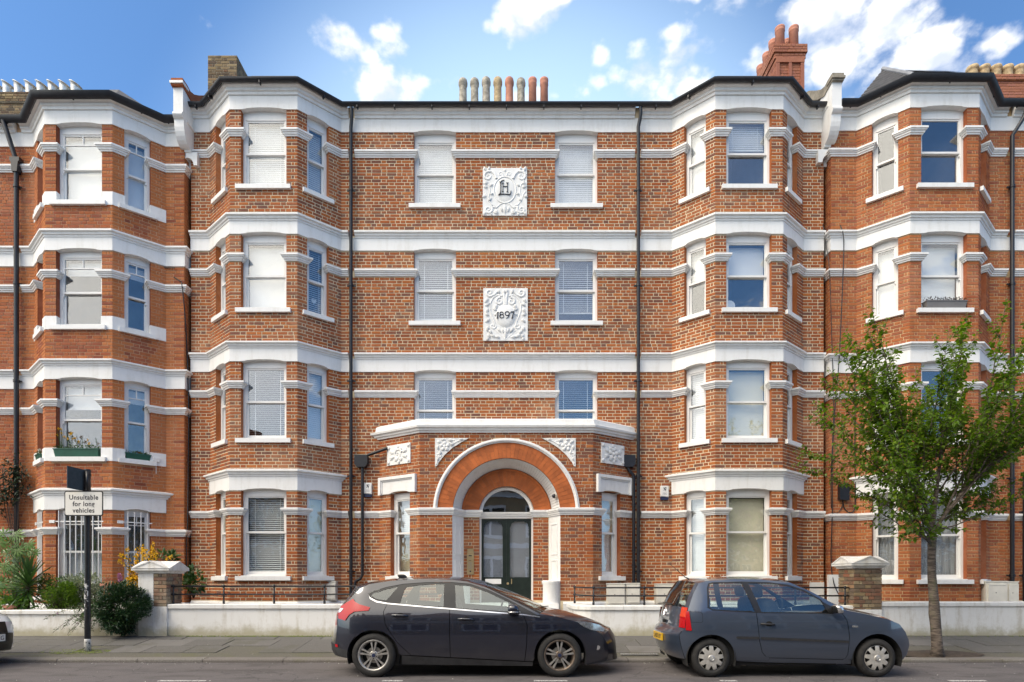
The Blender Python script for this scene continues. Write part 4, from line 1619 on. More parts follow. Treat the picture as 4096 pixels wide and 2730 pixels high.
        for z in (3.2, 2.1, 1.75):
            m.lathe(hx + (0.02 if side < 0 else 0.12), yy, [(0.038, z - 0.03), (0.05, z - 0.028), (0.05, z + 0.028), (0.038, z + 0.03)], 12)
        m.build('rainwater_hopper', M_BLACK, root, angle=50)
    add_roof(root, XL + 0.12, XR - 0.12, YW, 12.70, [bay_plan(CL, HW + 0.1, HF + 0.1, YW - 0.15, YB - 0.15), bay_plan(CR, HW + 0.1, HF + 0.1, YW - 0.15, YB - 0.15)])


main_details()

# ---- neighbouring blocks
YN, YNB = 14.50, 13.79
CNL, CNR = -9.81, 9.79
NHF = 0.76
left_plan = [(-14.4, YN)] + bay_plan(CNL, 1.565, NHF, YN, YNB) + [(-7.81, YN), (-7.81, 14.95), (-7.66, 14.95)]
DZL, DZR = -0.46, -0.08
cov_l = {(3, 1): ('roller', None, None), (3, 2): ('roller', None, None), (3, 3): ('roller', None, None),
         (2, 2): ('roller', None, 9.317 + DZL - 0.45), (2, 3): ('roller', None, 9.317 + DZL - 0.42),
         (1, 1): ('roller', None, 5.75), (1, 2): ('roller', None, 6.40 + DZL - 0.62), (1, 3): ('roller', None, 6.40 + DZL - 0.42),
         (0, 1): ('net', None, 2.06), (0, 2): ('net', 2.03, None), (0, 3): ('net', 2.03, None)}
left_spec = dict(name='orange_brick_block', label='orange brick block at the left edge with green window boxes and white barred ground floor', loc=(-11, YN, 0.3), dz=DZL, plan=left_plan, bays=[1],
                 joint=0.012, mortar=M_MORTAR_L, reveal=M_BRICK_L, brick=M_BRICK_L, covers=cov_l, bars=True, horns=True, old=True, edge=True, base=0.86, biggut=True,
                 cuts={0: [-11.72 + 14.4]}, gutter_plan=left_plan[:5] + [(-7.92, YN)], head=0.075)
LEFT, lsegs, lops, lfl = make_block(left_spec)
right_plan = [(7.515, 14.95), (7.605, 14.95), (7.605, YN)] + bay_plan(CNR, 1.585, 0.775, YN, YNB) + [(14.4, YN)]
cov_r = {(2, 3): ('roller', None, None), (2, 4): ('roller', None, None), (2, 5): ('roller', None, None),
         (0, 3): ('curtain', None, None), (0, 4): ('curtain', None, None), (0, 5): ('curtain', None, None)}
right_spec = dict(name='tawny_brick_block', label='tawny brick block at the right edge behind the young street tree', loc=(11, YN, 0.3), dz=DZR, plan=right_plan, bays=[3],
                  joint=0.013, mortar=M_MORTAR_R, reveal=M_BRICK_R, brick=M_BRICK_R, covers=cov_r, horns=True, old=False, base=0.9, biggut=True,
                  cuts={6: [11.83 - right_plan[6][0]]}, gutter_plan=[(7.72, YN)] + right_plan[3:])
RIGHT, rsegs, rops, rfl = make_block(right_spec)


def brick_stack(root, name, x0, x1, y0, y1, z0, z1, brick, mortar, caps=(), joint=0.013):
    m = MB()
    m.box(x0, x1, y0, y1, z0, z1)
    st = m.build(name, mortar, root)
    lst = []
    for a, b in (((x0, y0), (x1, y0)), ((x1, y0), (x1, y1)), ((x0, y1), (x0, y0))):
        fr = frame(a, b)
        lst += [(fr, *q) for q in bricks_in_panel(fr, z0, z1 - 0.01, [], joint=joint)]
    for (g, za, zb) in caps:
        m = MB()
        m.box(x0 - g + 0.008, x1 + g - 0.008, y0 - g + 0.008, y1 + g - 0.008, za, zb)
        m.build('oversailing_course', mortar, st)
        for a, b in (((x0 - g, y0 - g), (x1 + g, y0 - g)), ((x1 + g, y0 - g), (x1 + g, y1 + g)), ((x0 - g, y1 + g), (x0 - g, y0 - g))):
            fr = frame(a, b)
            lst += [(fr, *q) for q in bricks_in_panel(fr, za, zb, [], joint=joint)]
    lay_bricks(st, lst, brick, limit=0)
    return st


def roofline():
    # plain stock-brick stack on the left party wall
    brick_stack(MAIN, 'chimney', -8.24, -7.46, 16.5, 17.2, 12.6, 15.62, M_STOCK, M_MORTAR_D)
    # red stack with sunk panels and two rows of pots on the right party wall
    st = brick_stack(MAIN, 'chimney', 7.17, 7.93, 16.55, 18.25, 12.6, 15.66, M_BRICK_C, M_TERRA_J, caps=((0.035, 15.56, 15.70), (0.07, 15.70, 15.92)))
    m = MB()
    for (a, b) in ((7.17, 7.26), (7.51, 7.59), (7.84, 7.93)):
        m.box(a, b, 16.50, 16.56, 12.6, 15.50)
    m.build('stack_pilaster', M_BRICK_C, st)
    k = MB()
    k.box(7.165, 7.935, 16.492, 16.55, 15.44, 15.57)
    k.build('stack_band', M_BRICK_C, st)
    for yy in (16.72, 17.14, 17.56, 17.98):
        for xx in (7.36, 7.74):
            m = MB()
            chimney_pot(m, xx, yy, 15.9, 0.66, 0.125, 'plain')
            m.build('chimney_pot', M_POT_R, st, smooth_=True)
    # long stack on the main ridge: eight pots of different clays
    m = MB()
    m.box(-1.75, 1.25, 17.75, 18.25, 13.0, 15.2)
    st = m.build('chimney', M_STOCK, MAIN)
    mats = [M_POT_G, M_POT_G, M_POT_G, M_POT_C, M_POT_R, M_POT_G, M_POT_R, M_POT_R]
    for k in range(8):
        m = MB()
        chimney_pot(m, -1.45 + k * 0.343, 18.0, 15.18, 1.02 + (0.03 if k in (2, 3, 4) else 0), 0.118, 'roll' if k < 6 else 'plain')
        m.build('chimney_pot', mats[k], st, smooth_=True)
    # left block: dark stack with aluminium cowls
    ez = 12.70 + DZL
    st = brick_stack(LEFT, 'chimney', -16.5, -12.55, 17.75, 18.4, 12.3, 15.3, M_STOCK, M_MORTAR_D, caps=((0.05, 15.3, 15.6),))
    for k in range(8):
        x = -12.92 - k * 0.334 - (0.0)
        m = MB()
        r = 0.115
        n = 18
        # open cowl: a short flue with an oval mouth and brim sloping down to one side
        V = []
        prof = [(1.0, 15.5, 0.0), (1.0, 15.80, 0.0), (1.08, 15.95, 0.06), (1.22, 16.04, 0.11), (1.50, 16.07, 0.135), (1.46, 16.085, 0.135), (1.05, 16.05, 0.11), (0.9, 15.9, 0.05)]
        for (k_, zz, tl) in prof:
            for q in range(n):
                a_ = 2 * math.pi * q / n
                V.append((x + r * k_ * math.cos(a_) + tl * 0.15, 18.0 + r * k_ * math.sin(a_), zz - tl * 0.62 * (math.cos(a_) + (0.35 if k_ > 1.3 else 0))))
        F = [(j * n + q, j * n + (q + 1) % n, (j + 1) * n + (q + 1) % n, (j + 1) * n + q) for j in range(len(prof) - 1) for q in range(n)]
        m.add(V, F)
        m.build('chimney_cowl', M_ALU, st, smooth_=True)
    add_roof(LEFT, -14.4, -7.95, YN, ez, [bay_plan(CNL, 1.66, NHF + 0.1, YN - 0.15, YNB - 0.15)])
    # right block
    ez = 12.70 + DZR
    st = brick_stack(RIGHT, 'chimney', 12.62, 15.6, 16.6, 17.4, 12.3, 15.0, M_BRICK_C, M_TERRA_J, caps=((0.05, 15.0, 15.16),))
    for k in range(7):
        m = MB()
        x = 12.86 + k * 0.323
        z, r = 15.12, 0.14
        chimney_pot(m, x, 17.0, z, 0.62, r, 'roll')
        m.build('chimney_pot', M_POT_C, st, smooth_=True)
    add_roof(RIGHT, 7.75, 14.4, YN, ez, [])
    (ax, ay), (bx, by), (cx, cy), (dx, dy) = bay_plan(CNR, 1.70, 0.87, YN - 0.25, YNB - 0.25)
    m = MB()
    V = [(ax, ay, ez), (bx, by, ez), (cx, cy, ez), (dx, dy, ez), (bx - 0.05, 14.55, ez + 0.98), (cx - 0.25, 14.55, ez + 0.93), (bx - 0.05, 17, ez + 0.98), (cx - 0.25, 17, ez + 0.93)]
    m.add(V, [(0, 1, 4), (1, 2, 5, 4), (2, 3, 5), (4, 5, 7, 6), (0, 4, 6), (3, 7, 5)])
    rf = m.build('bay_roof', M_SLATE, RIGHT, fix=False)
    for (p, q) in ((V[1], V[4]),):
        m = MB()
        m.tube([(p[0], p[1], p[2] + 0.02), (q[0], q[1], q[2] + 0.02)], 0.045, 8)
        m.build('lead_hip', M_LEAD, rf)
    for (p, q, r_) in ((V[0], V[1], V[4]), (V[1], V[2], V[5])):
        # slate courses standing proud of the bed
        m = MB()
        top = V[4]
        if r_ is V[4]:
            for k in range(9):
                t0 = k / 9
                a = Vector(p).lerp(Vector(top), t0)
                b = Vector(q).lerp(Vector(top), t0)
                a2 = Vector(p).lerp(Vector(top), t0 + 0.10)
                b2 = Vector(q).lerp(Vector(top), t0 + 0.10)
                up = Vector((0, 0, 0.012))
                m.add([a + up * 2, b + up * 2, b2 + up, a2 + up], [(0, 1, 2, 3)])
        else:
            for k in range(9):
                t0 = k / 9
                a = Vector(p).lerp(Vector(V[4]), t0)
                b = Vector(q).lerp(Vector(V[5]), t0)
                a2 = Vector(p).lerp(Vector(V[4]), t0 + 0.10)
                b2 = Vector(q).lerp(Vector(V[5]), t0 + 0.10)
                up = Vector((0, 0, 0.012))
                m.add([a + up * 2, b + up * 2, b2 + up, a2 + up], [(0, 1, 2, 3)])
        m.build('slate_course', M_SLATE, rf, fix=False)
    # party walls: white console, niche block, brick or stone coping running up the roof
    for side, x, mat, zo in ((-1, -7.77, M_BRICK, 0.0), (1, 7.56, M_STONE, 0.12)):
        m = MB()

        def slab(x0, x1, prof):
            V = [(xx, y, z + zo) for xx in (x0, x1) for (y, z) in prof]
            n = len(prof)
            m.add(V, [tuple(range(n)), tuple(range(2 * n - 1, n - 1, -1))] + [(i, i + n, (i + 1) % n + n, (i + 1) % n) for i in range(n)])
        w = 0.112
        scroll = [(15.2, 12.86), (14.16, 12.86), (14.16, 12.30)] + [(14.16 - 0.05 * math.sin(math.pi * k / 6), 12.30 - 0.14 * k / 6) for k in range(1, 7)]
        scroll += [(14.20, 12.14), (14.20, 12.08)] + [(14.20 + 0.30 * (1 - math.cos(math.pi / 2 * k / 7)), 12.08 - 0.44 * math.sin(math.pi / 2 * k / 7)) for k in range(1, 8)] + [(14.50, 11.60), (15.2, 11.60)]
        slab(x - w, x + w, scroll)
        m.build('party_wall_console', M_WHITE, MAIN)
        m = MB()
        # block with a half-round niche
        fr = frame((x - 0.25, 14.53), (x + 0.25, 14.53))
        n = 12
        za, zb = 11.28 + zo * 0.6 + (0.02), 11.61 + zo * 0.6
        nx, nr = 0.25 + (0.02 if side < 0 else 0.0), 0.145
        arc = [(nx + nr * math.cos(math.pi - math.pi * k / n), za + 0.0 + nr * 1.25 * math.sin(math.pi * k / n)) for k in range(n + 1)]
        for k in range(n):
            (sa, z1), (sb, z2) = arc[k], arc[k + 1]
            m.add([fr(sa, 0, z1), fr(sb, 0, z2), fr(sb, 0, zb), fr(sa, 0, zb)], [(0, 1, 2, 3)])
            m.add([fr(sa, 0, z1), fr(sa, -0.16, z1), fr(sb, -0.16, z2), fr(sb, 0, z2)], [(0, 1, 2, 3)])
        m.pbox(fr, 0, nx - nr, -0.5, 0, za, zb)
        m.pbox(fr, nx + nr, 0.5, -0.5, 0, za, zb)
        m.pbox(fr, 0.0, 0.5, -0.5, -0.16, za - 0.0, zb)
        m.add([fr(0, 0, zb), fr(0.5, 0, zb), fr(0.5, -0.5, zb), fr(0, -0.5, zb)], [(0, 1, 2, 3)])
        m.build('niche_block', M_WHITE, MAIN, fix=False)
        m = MB()
        cop = [(14.10, 12.86), (14.10, 13.03), (14.32, 13.03), (14.45, 13.0), (14.62, 13.06), (14.85, 13.22), (15.2, 13.50), (18.5, 15.35), (18.5, 15.1), (15.2, 13.26), (14.8, 12.95), (14.5, 12.80), (14.3, 12.84)]
        slab(x - 0.135, x + 0.135, cop)
        m.build('party_wall_coping', mat, MAIN)
        m = MB()
        slab(x - 0.155, x + 0.155, [(14.07, 12.90), (14.07, 12.955), (14.34, 12.955), (14.34, 12.90)])
        slab(x - 0.10, x + 0.10, [(14.35, 12.0), (14.35, 12.9), (14.6, 12.85), (15.2, 13.3), (18.5, 15.2), (18.5, 12.0)])
        m.build('party_wall_upstand', M_WHITE if side < 0 else M_STONE, MAIN)


roofline()


# ---- carved plaques
def spiral(cx, cz, r, turns, a0, hand, n=26, grow=0.12):
    pts = []
    for k in range(n + 1):
        q = k / n
        a = a0 + hand * turns * 2 * math.pi * q
        rr_ = r * (grow + (1 - grow) * (1 - q))
        pts.append((cx + rr_ * math.cos(a), cz + rr_ * math.sin(a)))
    return pts


class Relief:
    """carved ornament on a plaque: rounded strands and leaves in a wall frame"""

    def __init__(self, fr, d):
        self.fr, self.d, self.m = fr, d, MB()

    def strand(self, pts, r0, r1=None, dep=0.8):
        n = len(pts)
        r1 = r0 if r1 is None else r1
        V, F = [], []
        seg = 6
        for i, (s, z) in enumerate(pts):
            p, q = pts[max(i - 1, 0)], pts[min(i + 1, n - 1)]
            tx, tz = q[0] - p[0], q[1] - p[1]
            L = math.hypot(tx, tz) or 1
            nx, nz = -tz / L, tx / L
            r = r0 + (r1 - r0) * i / max(1, n - 1)
            for k in range(seg + 1):
                a = math.pi * k / seg
                V.append(self.fr(s + nx * r * math.cos(a), self.d - 0.004 + r * dep * math.sin(a), z + nz * r * math.cos(a)))
        for i in range(n - 1):
            for k in range(seg):
                F.append((i * (seg + 1) + k, i * (seg + 1) + k + 1, (i + 1) * (seg + 1) + k + 1, (i + 1) * (seg + 1) + k))
        self.m.add(V, F)

    def leaf(self, s, z, a, L, w, dep=0.03):
        ca, sa = math.cos(a), math.sin(a)
        V, F = [], []
        n = 6
        for i in range(n + 1):
            q = i / n
            hw = w * math.sin(math.pi * min(1, 0.12 + q * 0.88)) ** 0.8 * (1 - 0.25 * (i % 2))
            h = dep * (math.sin(math.pi * (0.15 + 0.8 * q)))
            for k, (t, hh) in enumerate(((-1, -0.004), (-0.5, h), (0, h * 0.55), (0.5, h), (1, -0.004))):
                x, y = q * L, t * hw
                V.append(self.fr(s + x * ca - y * sa, self.d + hh, z + x * sa + y * ca))
        for i in range(n):
            for k in range(4):
                F.append((i * 5 + k, i * 5 + k + 1, (i + 1) * 5 + k + 1, (i + 1) * 5 + k))
        self.m.add(V, F)

    def dome(self, s, z, rx, rz, h, rim=0.0):
        V, F = [], []
        n, k_ = 28, 6
        for j in range(k_ + 1):
            q = j / k_
            for k in range(n):
                a = 2 * math.pi * k / n
                V.append(self.fr(s + rx * (1 - q) * math.cos(a), self.d + h * math.sqrt(max(0, 1 - (1 - q) ** 2)) - 0.003, z + rz * (1 - q) * math.sin(a)))
        for j in range(k_):
            for k in range(n):
                F.append((j * n + k, j * n + (k + 1) % n, (j + 1) * n + (k + 1) % n, (j + 1) * n + k))
        self.m.add(V, F)

    def done(self, name, root):
        return self.m.build(name, M_WHITE, root, smooth_=True)


def lettering(fr, strokes, d, th, name, root, mat=None):
    m = MB()
    for pts, ws in strokes:
        n = len(pts)
        V = []
        for i, (s, z) in enumerate(pts):
            p, q = pts[max(i - 1, 0)], pts[min(i + 1, n - 1)]
            tx, tz = q[0] - p[0], q[1] - p[1]
            L = math.hypot(tx, tz) or 1
            nx, nz = -tz / L, tx / L
            w = 0.74 * (ws[i] if isinstance(ws, (list, tuple)) else ws)
            V += [fr(s + nx * w, d + th, z + nz * w), fr(s - nx * w, d + th, z - nz * w), fr(s + nx * w, d - 0.01, z + nz * w), fr(s - nx * w, d - 0.01, z - nz * w)]
        F = []
        for i in range(n - 1):
            a, b = i * 4, (i + 1) * 4
            F += [(a, a + 1, b + 1, b), (a, b, b + 2, a + 2), (a + 1, a + 3, b + 3, b + 1)]
        F += [(0, 2, 3, 1), ((n - 1) * 4, (n - 1) * 4 + 1, (n - 1) * 4 + 3, (n - 1) * 4 + 2)]
        m.add(V, F)
    return m.build(name, mat or M_INK, root, fix=False)


def plaques():
    root = MAIN
    fr = frame((-3, YW), (3, YW))
    ox = 3.0
    # initials plaque, upper
    s0, s1, z0, z1 = ox - 0.703, ox + 0.36, 10.156, 11.30
    m = MB()
    m.pbox(fr, s0, s1, -0.02, 0.035, z0, z1)
    pl = m.build('carved_plaque', M_WHITE, root)
    rl = Relief(fr, 0.035)
    cs, cz = (s0 + s1) / 2, 10.77
    rl.strand([(cs + 0.265 * math.cos(a), cz + 0.315 * math.sin(a)) for a in [2 * math.pi * k / 40 for k in range(41)]], 0.022)
    rl.dome(cs, cz, 0.25, 0.30, 0.022)
    for h in (-1, 1):
        def X(u):
            return cs + h * u
        rl.strand([(X(0.20), 11.04), (X(0.24), 11.14), (X(0.32), 11.22)] + [(cs + h * (p - cs), z) for p, z in spiral(cs + 0.40, 11.10, 0.115, 1.4, math.pi * 0.6, -1)], 0.036, 0.014)
        rl.strand([(X(0.03), 11.08), (X(0.06), 11.17)] + [(cs + h * (p - cs), z) for p, z in spiral(cs + 0.10, 11.15, 0.055, 1.1, math.pi * .7, -1, 14)], 0.018, 0.010)
        rl.strand([(X(0.46), 11.0), (X(0.38), 10.88), (X(0.36), 10.72), (X(0.40), 10.56), (X(0.34), 10.44), (X(0.22), 10.38)], 0.022, 0.014)
        rl.strand([(X(0.5), 10.74), (X(0.44), 10.66), (X(0.40), 10.52), (X(0.30), 10.40)], 0.018, 0.02)
        rl.strand([(cs + h * (p - cs), z) for p, z in spiral(cs + 0.40, 10.30, 0.105, 1.5, math.pi * .8, 1)], 0.034, 0.016)
        rl.strand([(X(0.30), 10.36), (X(0.20), 10.34), (X(0.12), 10.42), (X(0.03), 10.46)], 0.026, 0.016)
        for (u, z, a, L, w) in ((0.46, 11.22, 1.2, 0.13, 0.04), (0.38, 11.24, 1.6, 0.10, 0.035), (0.40, 10.95, -0.3, 0.13, 0.045), (0.36, 10.86, 2.6, 0.10, 0.035), (0.42, 10.82, 0.4, 0.12, 0.04), (0.35, 10.66, 2.9, 0.09, 0.03),
                                (0.45, 10.62, -0.2, 0.11, 0.04), (0.40, 10.50, 2.4, 0.12, 0.04), (0.28, 10.24, 3.5, 0.14, 0.04), (0.22, 10.30, 4.3, 0.13, 0.045), (0.10, 10.36, 4.4, 0.14, 0.04), (0.46, 10.24, 5.3, 0.10, 0.04), (0.32, 10.20, 4.9, 0.06, 0.03)):
            rl.leaf(cs + h * u, z, a if h > 0 else math.pi - a, L, w)
    rl.leaf(cs, 10.42, -math.pi / 2, 0.24, 0.05)
    rl.dome(cs, 11.24, 0.035, 0.035, 0.02)
    rl.done('relief_ornament', pl)
    sc = 0.00107
    def G(px, pz):
        return (s0 + (px - 190) * sc * 1.02, z1 - (pz - 290) * sc * 1.0)
    L1 = [G(*p) for p in ((668, 578), (630, 585), (600, 605), (578, 640))]
    st = [(L1, [0.003, 0.009, 0.013, 0.016]),
          ([G(555, 615), G(580, 625), G(600, 612)], [0.004, 0.010, 0.004]),
          ([G(582, 625), G(586, 700), G(586, 800), G(578, 880), G(565, 905)], [0.018, 0.014, 0.013, 0.02, 0.03]),
          ([G(528, 914), G(560, 902), G(620, 893), G(700, 897), G(770, 905), G(797, 900), G(806, 860), G(813, 805)], [0.004, 0.014, 0.013, 0.010, 0.013, 0.014, 0.012, 0.003]),
          ([G(632, 645), G(634, 700), G(634, 780), G(632, 842)], [0.015, 0.010, 0.010, 0.015]),
          ([G(610, 645), G(632, 655), G(652, 640)], [0.004, 0.009, 0.004]), ([G(612, 846), G(632, 836), G(652, 848)], [0.004, 0.009, 0.004]),
          ([G(732, 640), G(735, 700), G(734, 780), G(732, 846)], [0.016, 0.010, 0.010, 0.016]),
          ([G(708, 637), G(732, 650), G(757, 635)], [0.004, 0.009, 0.004]), ([G(712, 848), G(732, 840), G(753, 852)], [0.004, 0.009, 0.004]),
          ([G(640, 724), G(670, 722), G(682, 726), G(695, 722), G(728, 720)], [0.005, 0.006, 0.014, 0.006, 0.005])]
    lettering(fr, st, 0.062, 0.008, 'monogram_lettering', pl)
    # date plaque, lower
    s0, s1, z0, z1 = ox - 0.69, ox + 0.378, 7.147, 8.41
    m = MB()
    m.pbox(fr, s0, s1, -0.02, 0.035, z0, z1)
    pl = m.build('carved_plaque', M_WHITE, root)
    rl = Relief(fr, 0.035)
    cs = (s0 + s1) / 2
    cz = 7.74
    rl.dome(cs, cz, 0.25, 0.285, 0.05)
    for h in (-1, 1):
        def X(u):
            return cs + h * u
        rl.strand([(X(0.20), 8.33), (X(0.27), 8.24)] + [(cs + h * (p - cs), z) for p, z in spiral(cs + 0.38, 8.30, 0.10, 1.3, math.pi * 1.2, 1)], 0.034, 0.02)
        rl.strand([(cs + h * (p - cs), z) for p, z in spiral(cs + 0.14, 8.09, 0.095, 1.35, math.pi * .55, -1)], 0.034, 0.018)
        rl.strand([(X(0.08), 8.22), (X(0.20), 8.24), (X(0.30), 8.18), (X(0.365), 8.05), (X(0.37), 7.88), (X(0.32), 7.72), (X(0.265), 7.60), (X(0.255), 7.50)] + [(cs + h * (p - cs), z) for p, z in spiral(cs + 0.30, 7.50, 0.075, 1.2, math.pi * 1.0, 1, 18)], 0.024, 0.014)
        rl.strand([(X(0.02), 8.0), (X(0.02), 8.16), (X(0.05), 8.30)], 0.03, 0.035)
        rl.strand([(X(0.0), 7.17), (X(0.12), 7.27), (X(0.25), 7.40)], 0.012, 0.012)
        for (u, z, a, L, w) in ((0.02, 8.28, 1.35, 0.12, 0.04), (0.15, 8.28, 1.2, 0.12, 0.04), (0.22, 8.02, 4.9, 0.12, 0.045), (0.30, 7.92, 3.6, 0.13, 0.04), (0.28, 7.78, 3.5, 0.10, 0.035), (0.42, 8.16, -0.9, 0.13, 0.045), (0.38, 8.04, -0.5, 0.13, 0.04),
                                (0.42, 7.93, -1.2, 0.13, 0.045), (0.40, 7.75, 0.5, 0.12, 0.04), (0.38, 7.66, -0.6, 0.13, 0.04), (0.42, 7.50, -1.4, 0.14, 0.05), (0.40, 7.40, 4.0, 0.12, 0.045), (0.44, 7.30, 4.0, 0.12, 0.045), (0.36, 7.28, 3.5, 0.14, 0.045),
                                (0.26, 7.24, 3.3, 0.14, 0.035), (0.40, 7.22, 5.4, 0.09, 0.04), (0.09, 7.44, 4.3, 0.13, 0.028), (0.20, 7.45, 4.0, 0.15, 0.03)):
            rl.leaf(cs + h * u, z, a if h > 0 else math.pi - a, L, w, 0.034)
    rl.leaf(cs, 7.46, -math.pi / 2, 0.28, 0.045, 0.03)
    rl.done('relief_ornament', pl)
    sc = 0.001152
    def G(px, pz):
        return (s0 + (px - 180) * sc, z1 - (pz - 245) * sc)
    A = lambda cx, cy, rx, ry, a0, a1, n=12: [G(cx + rx * math.cos(R(a0 + (a1 - a0) * k / n)), cy + ry * math.sin(R(a0 + (a1 - a0) * k / n))) for k in range(n + 1)]
    st = [([G(455, 790), G(478, 775), G(495, 757)], [0.004, 0.01, 0.012]), ([G(484, 768), G(480, 830), G(472, 885)], [0.012, 0.015, 0.019]),
          ([G(455, 888), G(492, 888)], 0.006),
          (A(562, 790, 36, 30, -60, 300), [0.012] * 13), (A(565, 850, 44, 34, -90, 270), [0.013] * 13),
          (A(680, 795, 44, 42, 20, 380), [0.014] * 13), ([G(724, 800), G(715, 850), G(690, 880), G(655, 890)], [0.014, 0.013, 0.011, 0.008]),
          ([G(745, 790), G(752, 758), G(790, 757), G(828, 752)], [0.006, 0.011, 0.011, 0.010]), ([G(826, 755), G(800, 810), G(783, 885)], [0.011, 0.014, 0.019]), ([G(765, 888), G(800, 888)], 0.006)]
    lettering(fr, st, 0.078, 0.012, 'date_lettering', pl)
    # flower squares on the porch cants and spandrel triangles over the arch
    for k in (0, 2):
        f2 = pfr[k]
        a, b = (0.24, 1.06) if k == 0 else (0.20, 1.02)
        z0, z1 = 4.10, 4.59
        m = MB()
        m.pbox(f2, a + .04, b - .04, -0.02, 0.03, z0 + 0.01, z1 - 0.01)
        pl = m.build('carved_plaque', M_WHITE, root)
        rl = Relief(f2, 0.03)
        c, cz = (a + b) / 2, (z0 + z1) / 2
        if k == 0:
            rl.strand(spiral(c - 0.02, cz - 0.01, 0.14, 1.6, 0.4, 1), 0.038, 0.02)
        else:
            rl.dome(c, cz, 0.05, 0.05, 0.04)
            for q in range(5):
                an = R(90 + 72 * q)
                rl.dome(c + 0.10 * math.cos(an), cz + 0.10 * math.sin(an), 0.06, 0.06, 0.035)
        for q in range(16):
            an = 2 * math.pi * q / 16 + 0.2
            rl.leaf(c + 0.15 * math.cos(an), cz + 0.09 * math.sin(an), an + 0.5 * (-1) ** q, 0.16 if abs(math.cos(an)) > 0.6 else 0.10, 0.05, 0.03)
        for (u, v) in ((0.13, 0.09), (0.13, 0.40), (0.69, 0.09), (0.69, 0.40), (0.4, 0.38), (0.42, 0.10)):
            rl.leaf(a + u, z0 + v, math.atan2(v - 0.24, u - 0.41), 0.09, 0.05, 0.035)
        rl.done('relief_ornament', pl)
    f2 = pfr[1]
    for h in (-1, 1):
        xo = (-1.76 if h < 0 else 1.456) - PL[1][0]
        def X(u):
            return xo - h * u
        m = MB()
        pts = [(X(0), 3.99), (X(0), 4.637), (X(0.765), 4.637), (X(0.60), 4.545), (X(0.40), 4.42), (X(0.22), 4.26), (X(0.08), 4.08), (X(0.04), 4.0)]
        if h > 0:
            pts = pts[::-1]
        m.prism(pts, f2, -0.02, 0.035)
        pl = m.build('carved_spandrel', M_WHITE, root)
        rl = Relief(f2, 0.035)
        rl.dome(X(0.22), 4.45, 0.045, 0.045, 0.03)
        for q in range(5):
            an = R(90 + 72 * q)
            rl.dome(X(0.22) + 0.075 * math.cos(an), 4.45 + 0.075 * math.sin(an), 0.048, 0.048, 0.03)
        rl.strand([(X(u), z) for u, z in ((0.68, 4.61), (0.52, 4.57), (0.40, 4.50), (0.32, 4.52))], 0.018, 0.022)
        rl.strand([(X(u), z) for u, z in ((0.03, 4.04), (0.06, 4.16), (0.12, 4.28), (0.10, 4.36))], 0.018, 0.022)
        rl.strand([(2 * X(0) - s if False else s, z) for s, z in spiral(X(0.085), 4.25, 0.06, 1.2, 0, h)], 0.02, 0.012)
        rl.strand([(s, z) for s, z in spiral(X(0.43), 4.555, 0.05, 1.2, 0, -h)], 0.018, 0.012)
        for (u, z, a, L, w) in ((0.05, 4.58, -0.6, 0.12, 0.04), (0.30, 4.60, -0.2, 0.12, 0.035), (0.14, 4.60, 0.0, 0.1, 0.03), (0.05, 4.48, -1.4, 0.12, 0.035), (0.28, 4.38, 2.6, 0.1, 0.03), (0.36, 4.46, 0.9, 0.1, 0.03), (0.14, 4.34, -2, 0.1, 0.03), (0.55, 4.60, 0.1, 0.1, 0.025), (0.05, 4.12, 1.2, .1, .03)):
            rl.leaf(X(u), z, a if h < 0 else math.pi - a, L, w)
        rl.done('relief_ornament', pl)


plaques()


def neighbour_details():
    # left block: painted blocks beside the sills, pipe, window bars
    sub = lsegs[1:4]
    for f in (1, 2, 3):
        z = lfl[f]['sill']
        op = {k: lops[f][1 + k] for k in range(3)}
        for pc in pieces_along(sub, op):
            m = MB()
            m.sweep(pc, [(-0.06, z - 0.09), (0.016, z - 0.09), (0.016, z + 0.21), (-0.06, z + 0.21)])
            m.build('painted_sill_block', M_WHITE, LEFT)
    downpipe(LEFT, -11.72, YN - 0.11, 0.5, 11.3, 0.052, 2.3, top=[(-11.95, YN - 0.22, 12.2), (-11.86, YN - 0.2, 11.9)])
    m = MB()
    m.add([(-11.72 + sx * w, YN - 0.11 + sy * 0.07, z) for (w, z) in ((0.06, 11.02), (0.085, 11.25), (0.115, 11.28), (0.115, 11.36)) for sx, sy in ((-1, -1), (1, -1), (1, 1), (-1, 1))],
          [(i * 4 + k, i * 4 + (k + 1) % 4, (i + 1) * 4 + (k + 1) % 4, (i + 1) * 4 + k) for i in range(3) for k in range(4)] + [(12, 13, 14, 15)])
    m.build('rainwater_hopper', M_BLACK, LEFT)
    for k, (seg, cnt) in enumerate(((2, 8), (3, 4), (1, 4))):
        fr = lsegs[seg]
        (s0, s1) = lops[0][seg][0]
        m = MB()
        za, zb = lfl[0]['sill'] + 0.05, lfl[0]['head'] - 0.02
        for q in range(cnt):
            s = s0 + 0.07 + (s1 - s0 - 0.14) * q / (cnt - 1)
            m.tube([fr(s, 0.015, za), fr(s, 0.015, zb)], 0.0115, 8)
        for z in (za + 0.03, 2.72):
            m.pbox(fr, s0 - 0.03, s1 + 0.03, 0.004, 0.010, z - 0.012, z + 0.012)
        for z in (2.72,):
            m.pbox(fr, s0 - 0.14, s0 - 0.02, 0.008, 0.03, z - 0.035, z + 0.03)
        m.build('window_bars', M_WHITE_G, LEFT)
    # right block: pipes
    downpipe(RIGHT, 11.83, YN - 0.11, 0.5, 11.9, 0.045, 2.3, top=[(12.1, YN - 0.22, 12.5), (12.02, YN - 0.2, 12.25)])
    downpipe(RIGHT, 12.13, YN - 0.11, 0.5, 3.95, 0.045, 1.5)


neighbour_details()

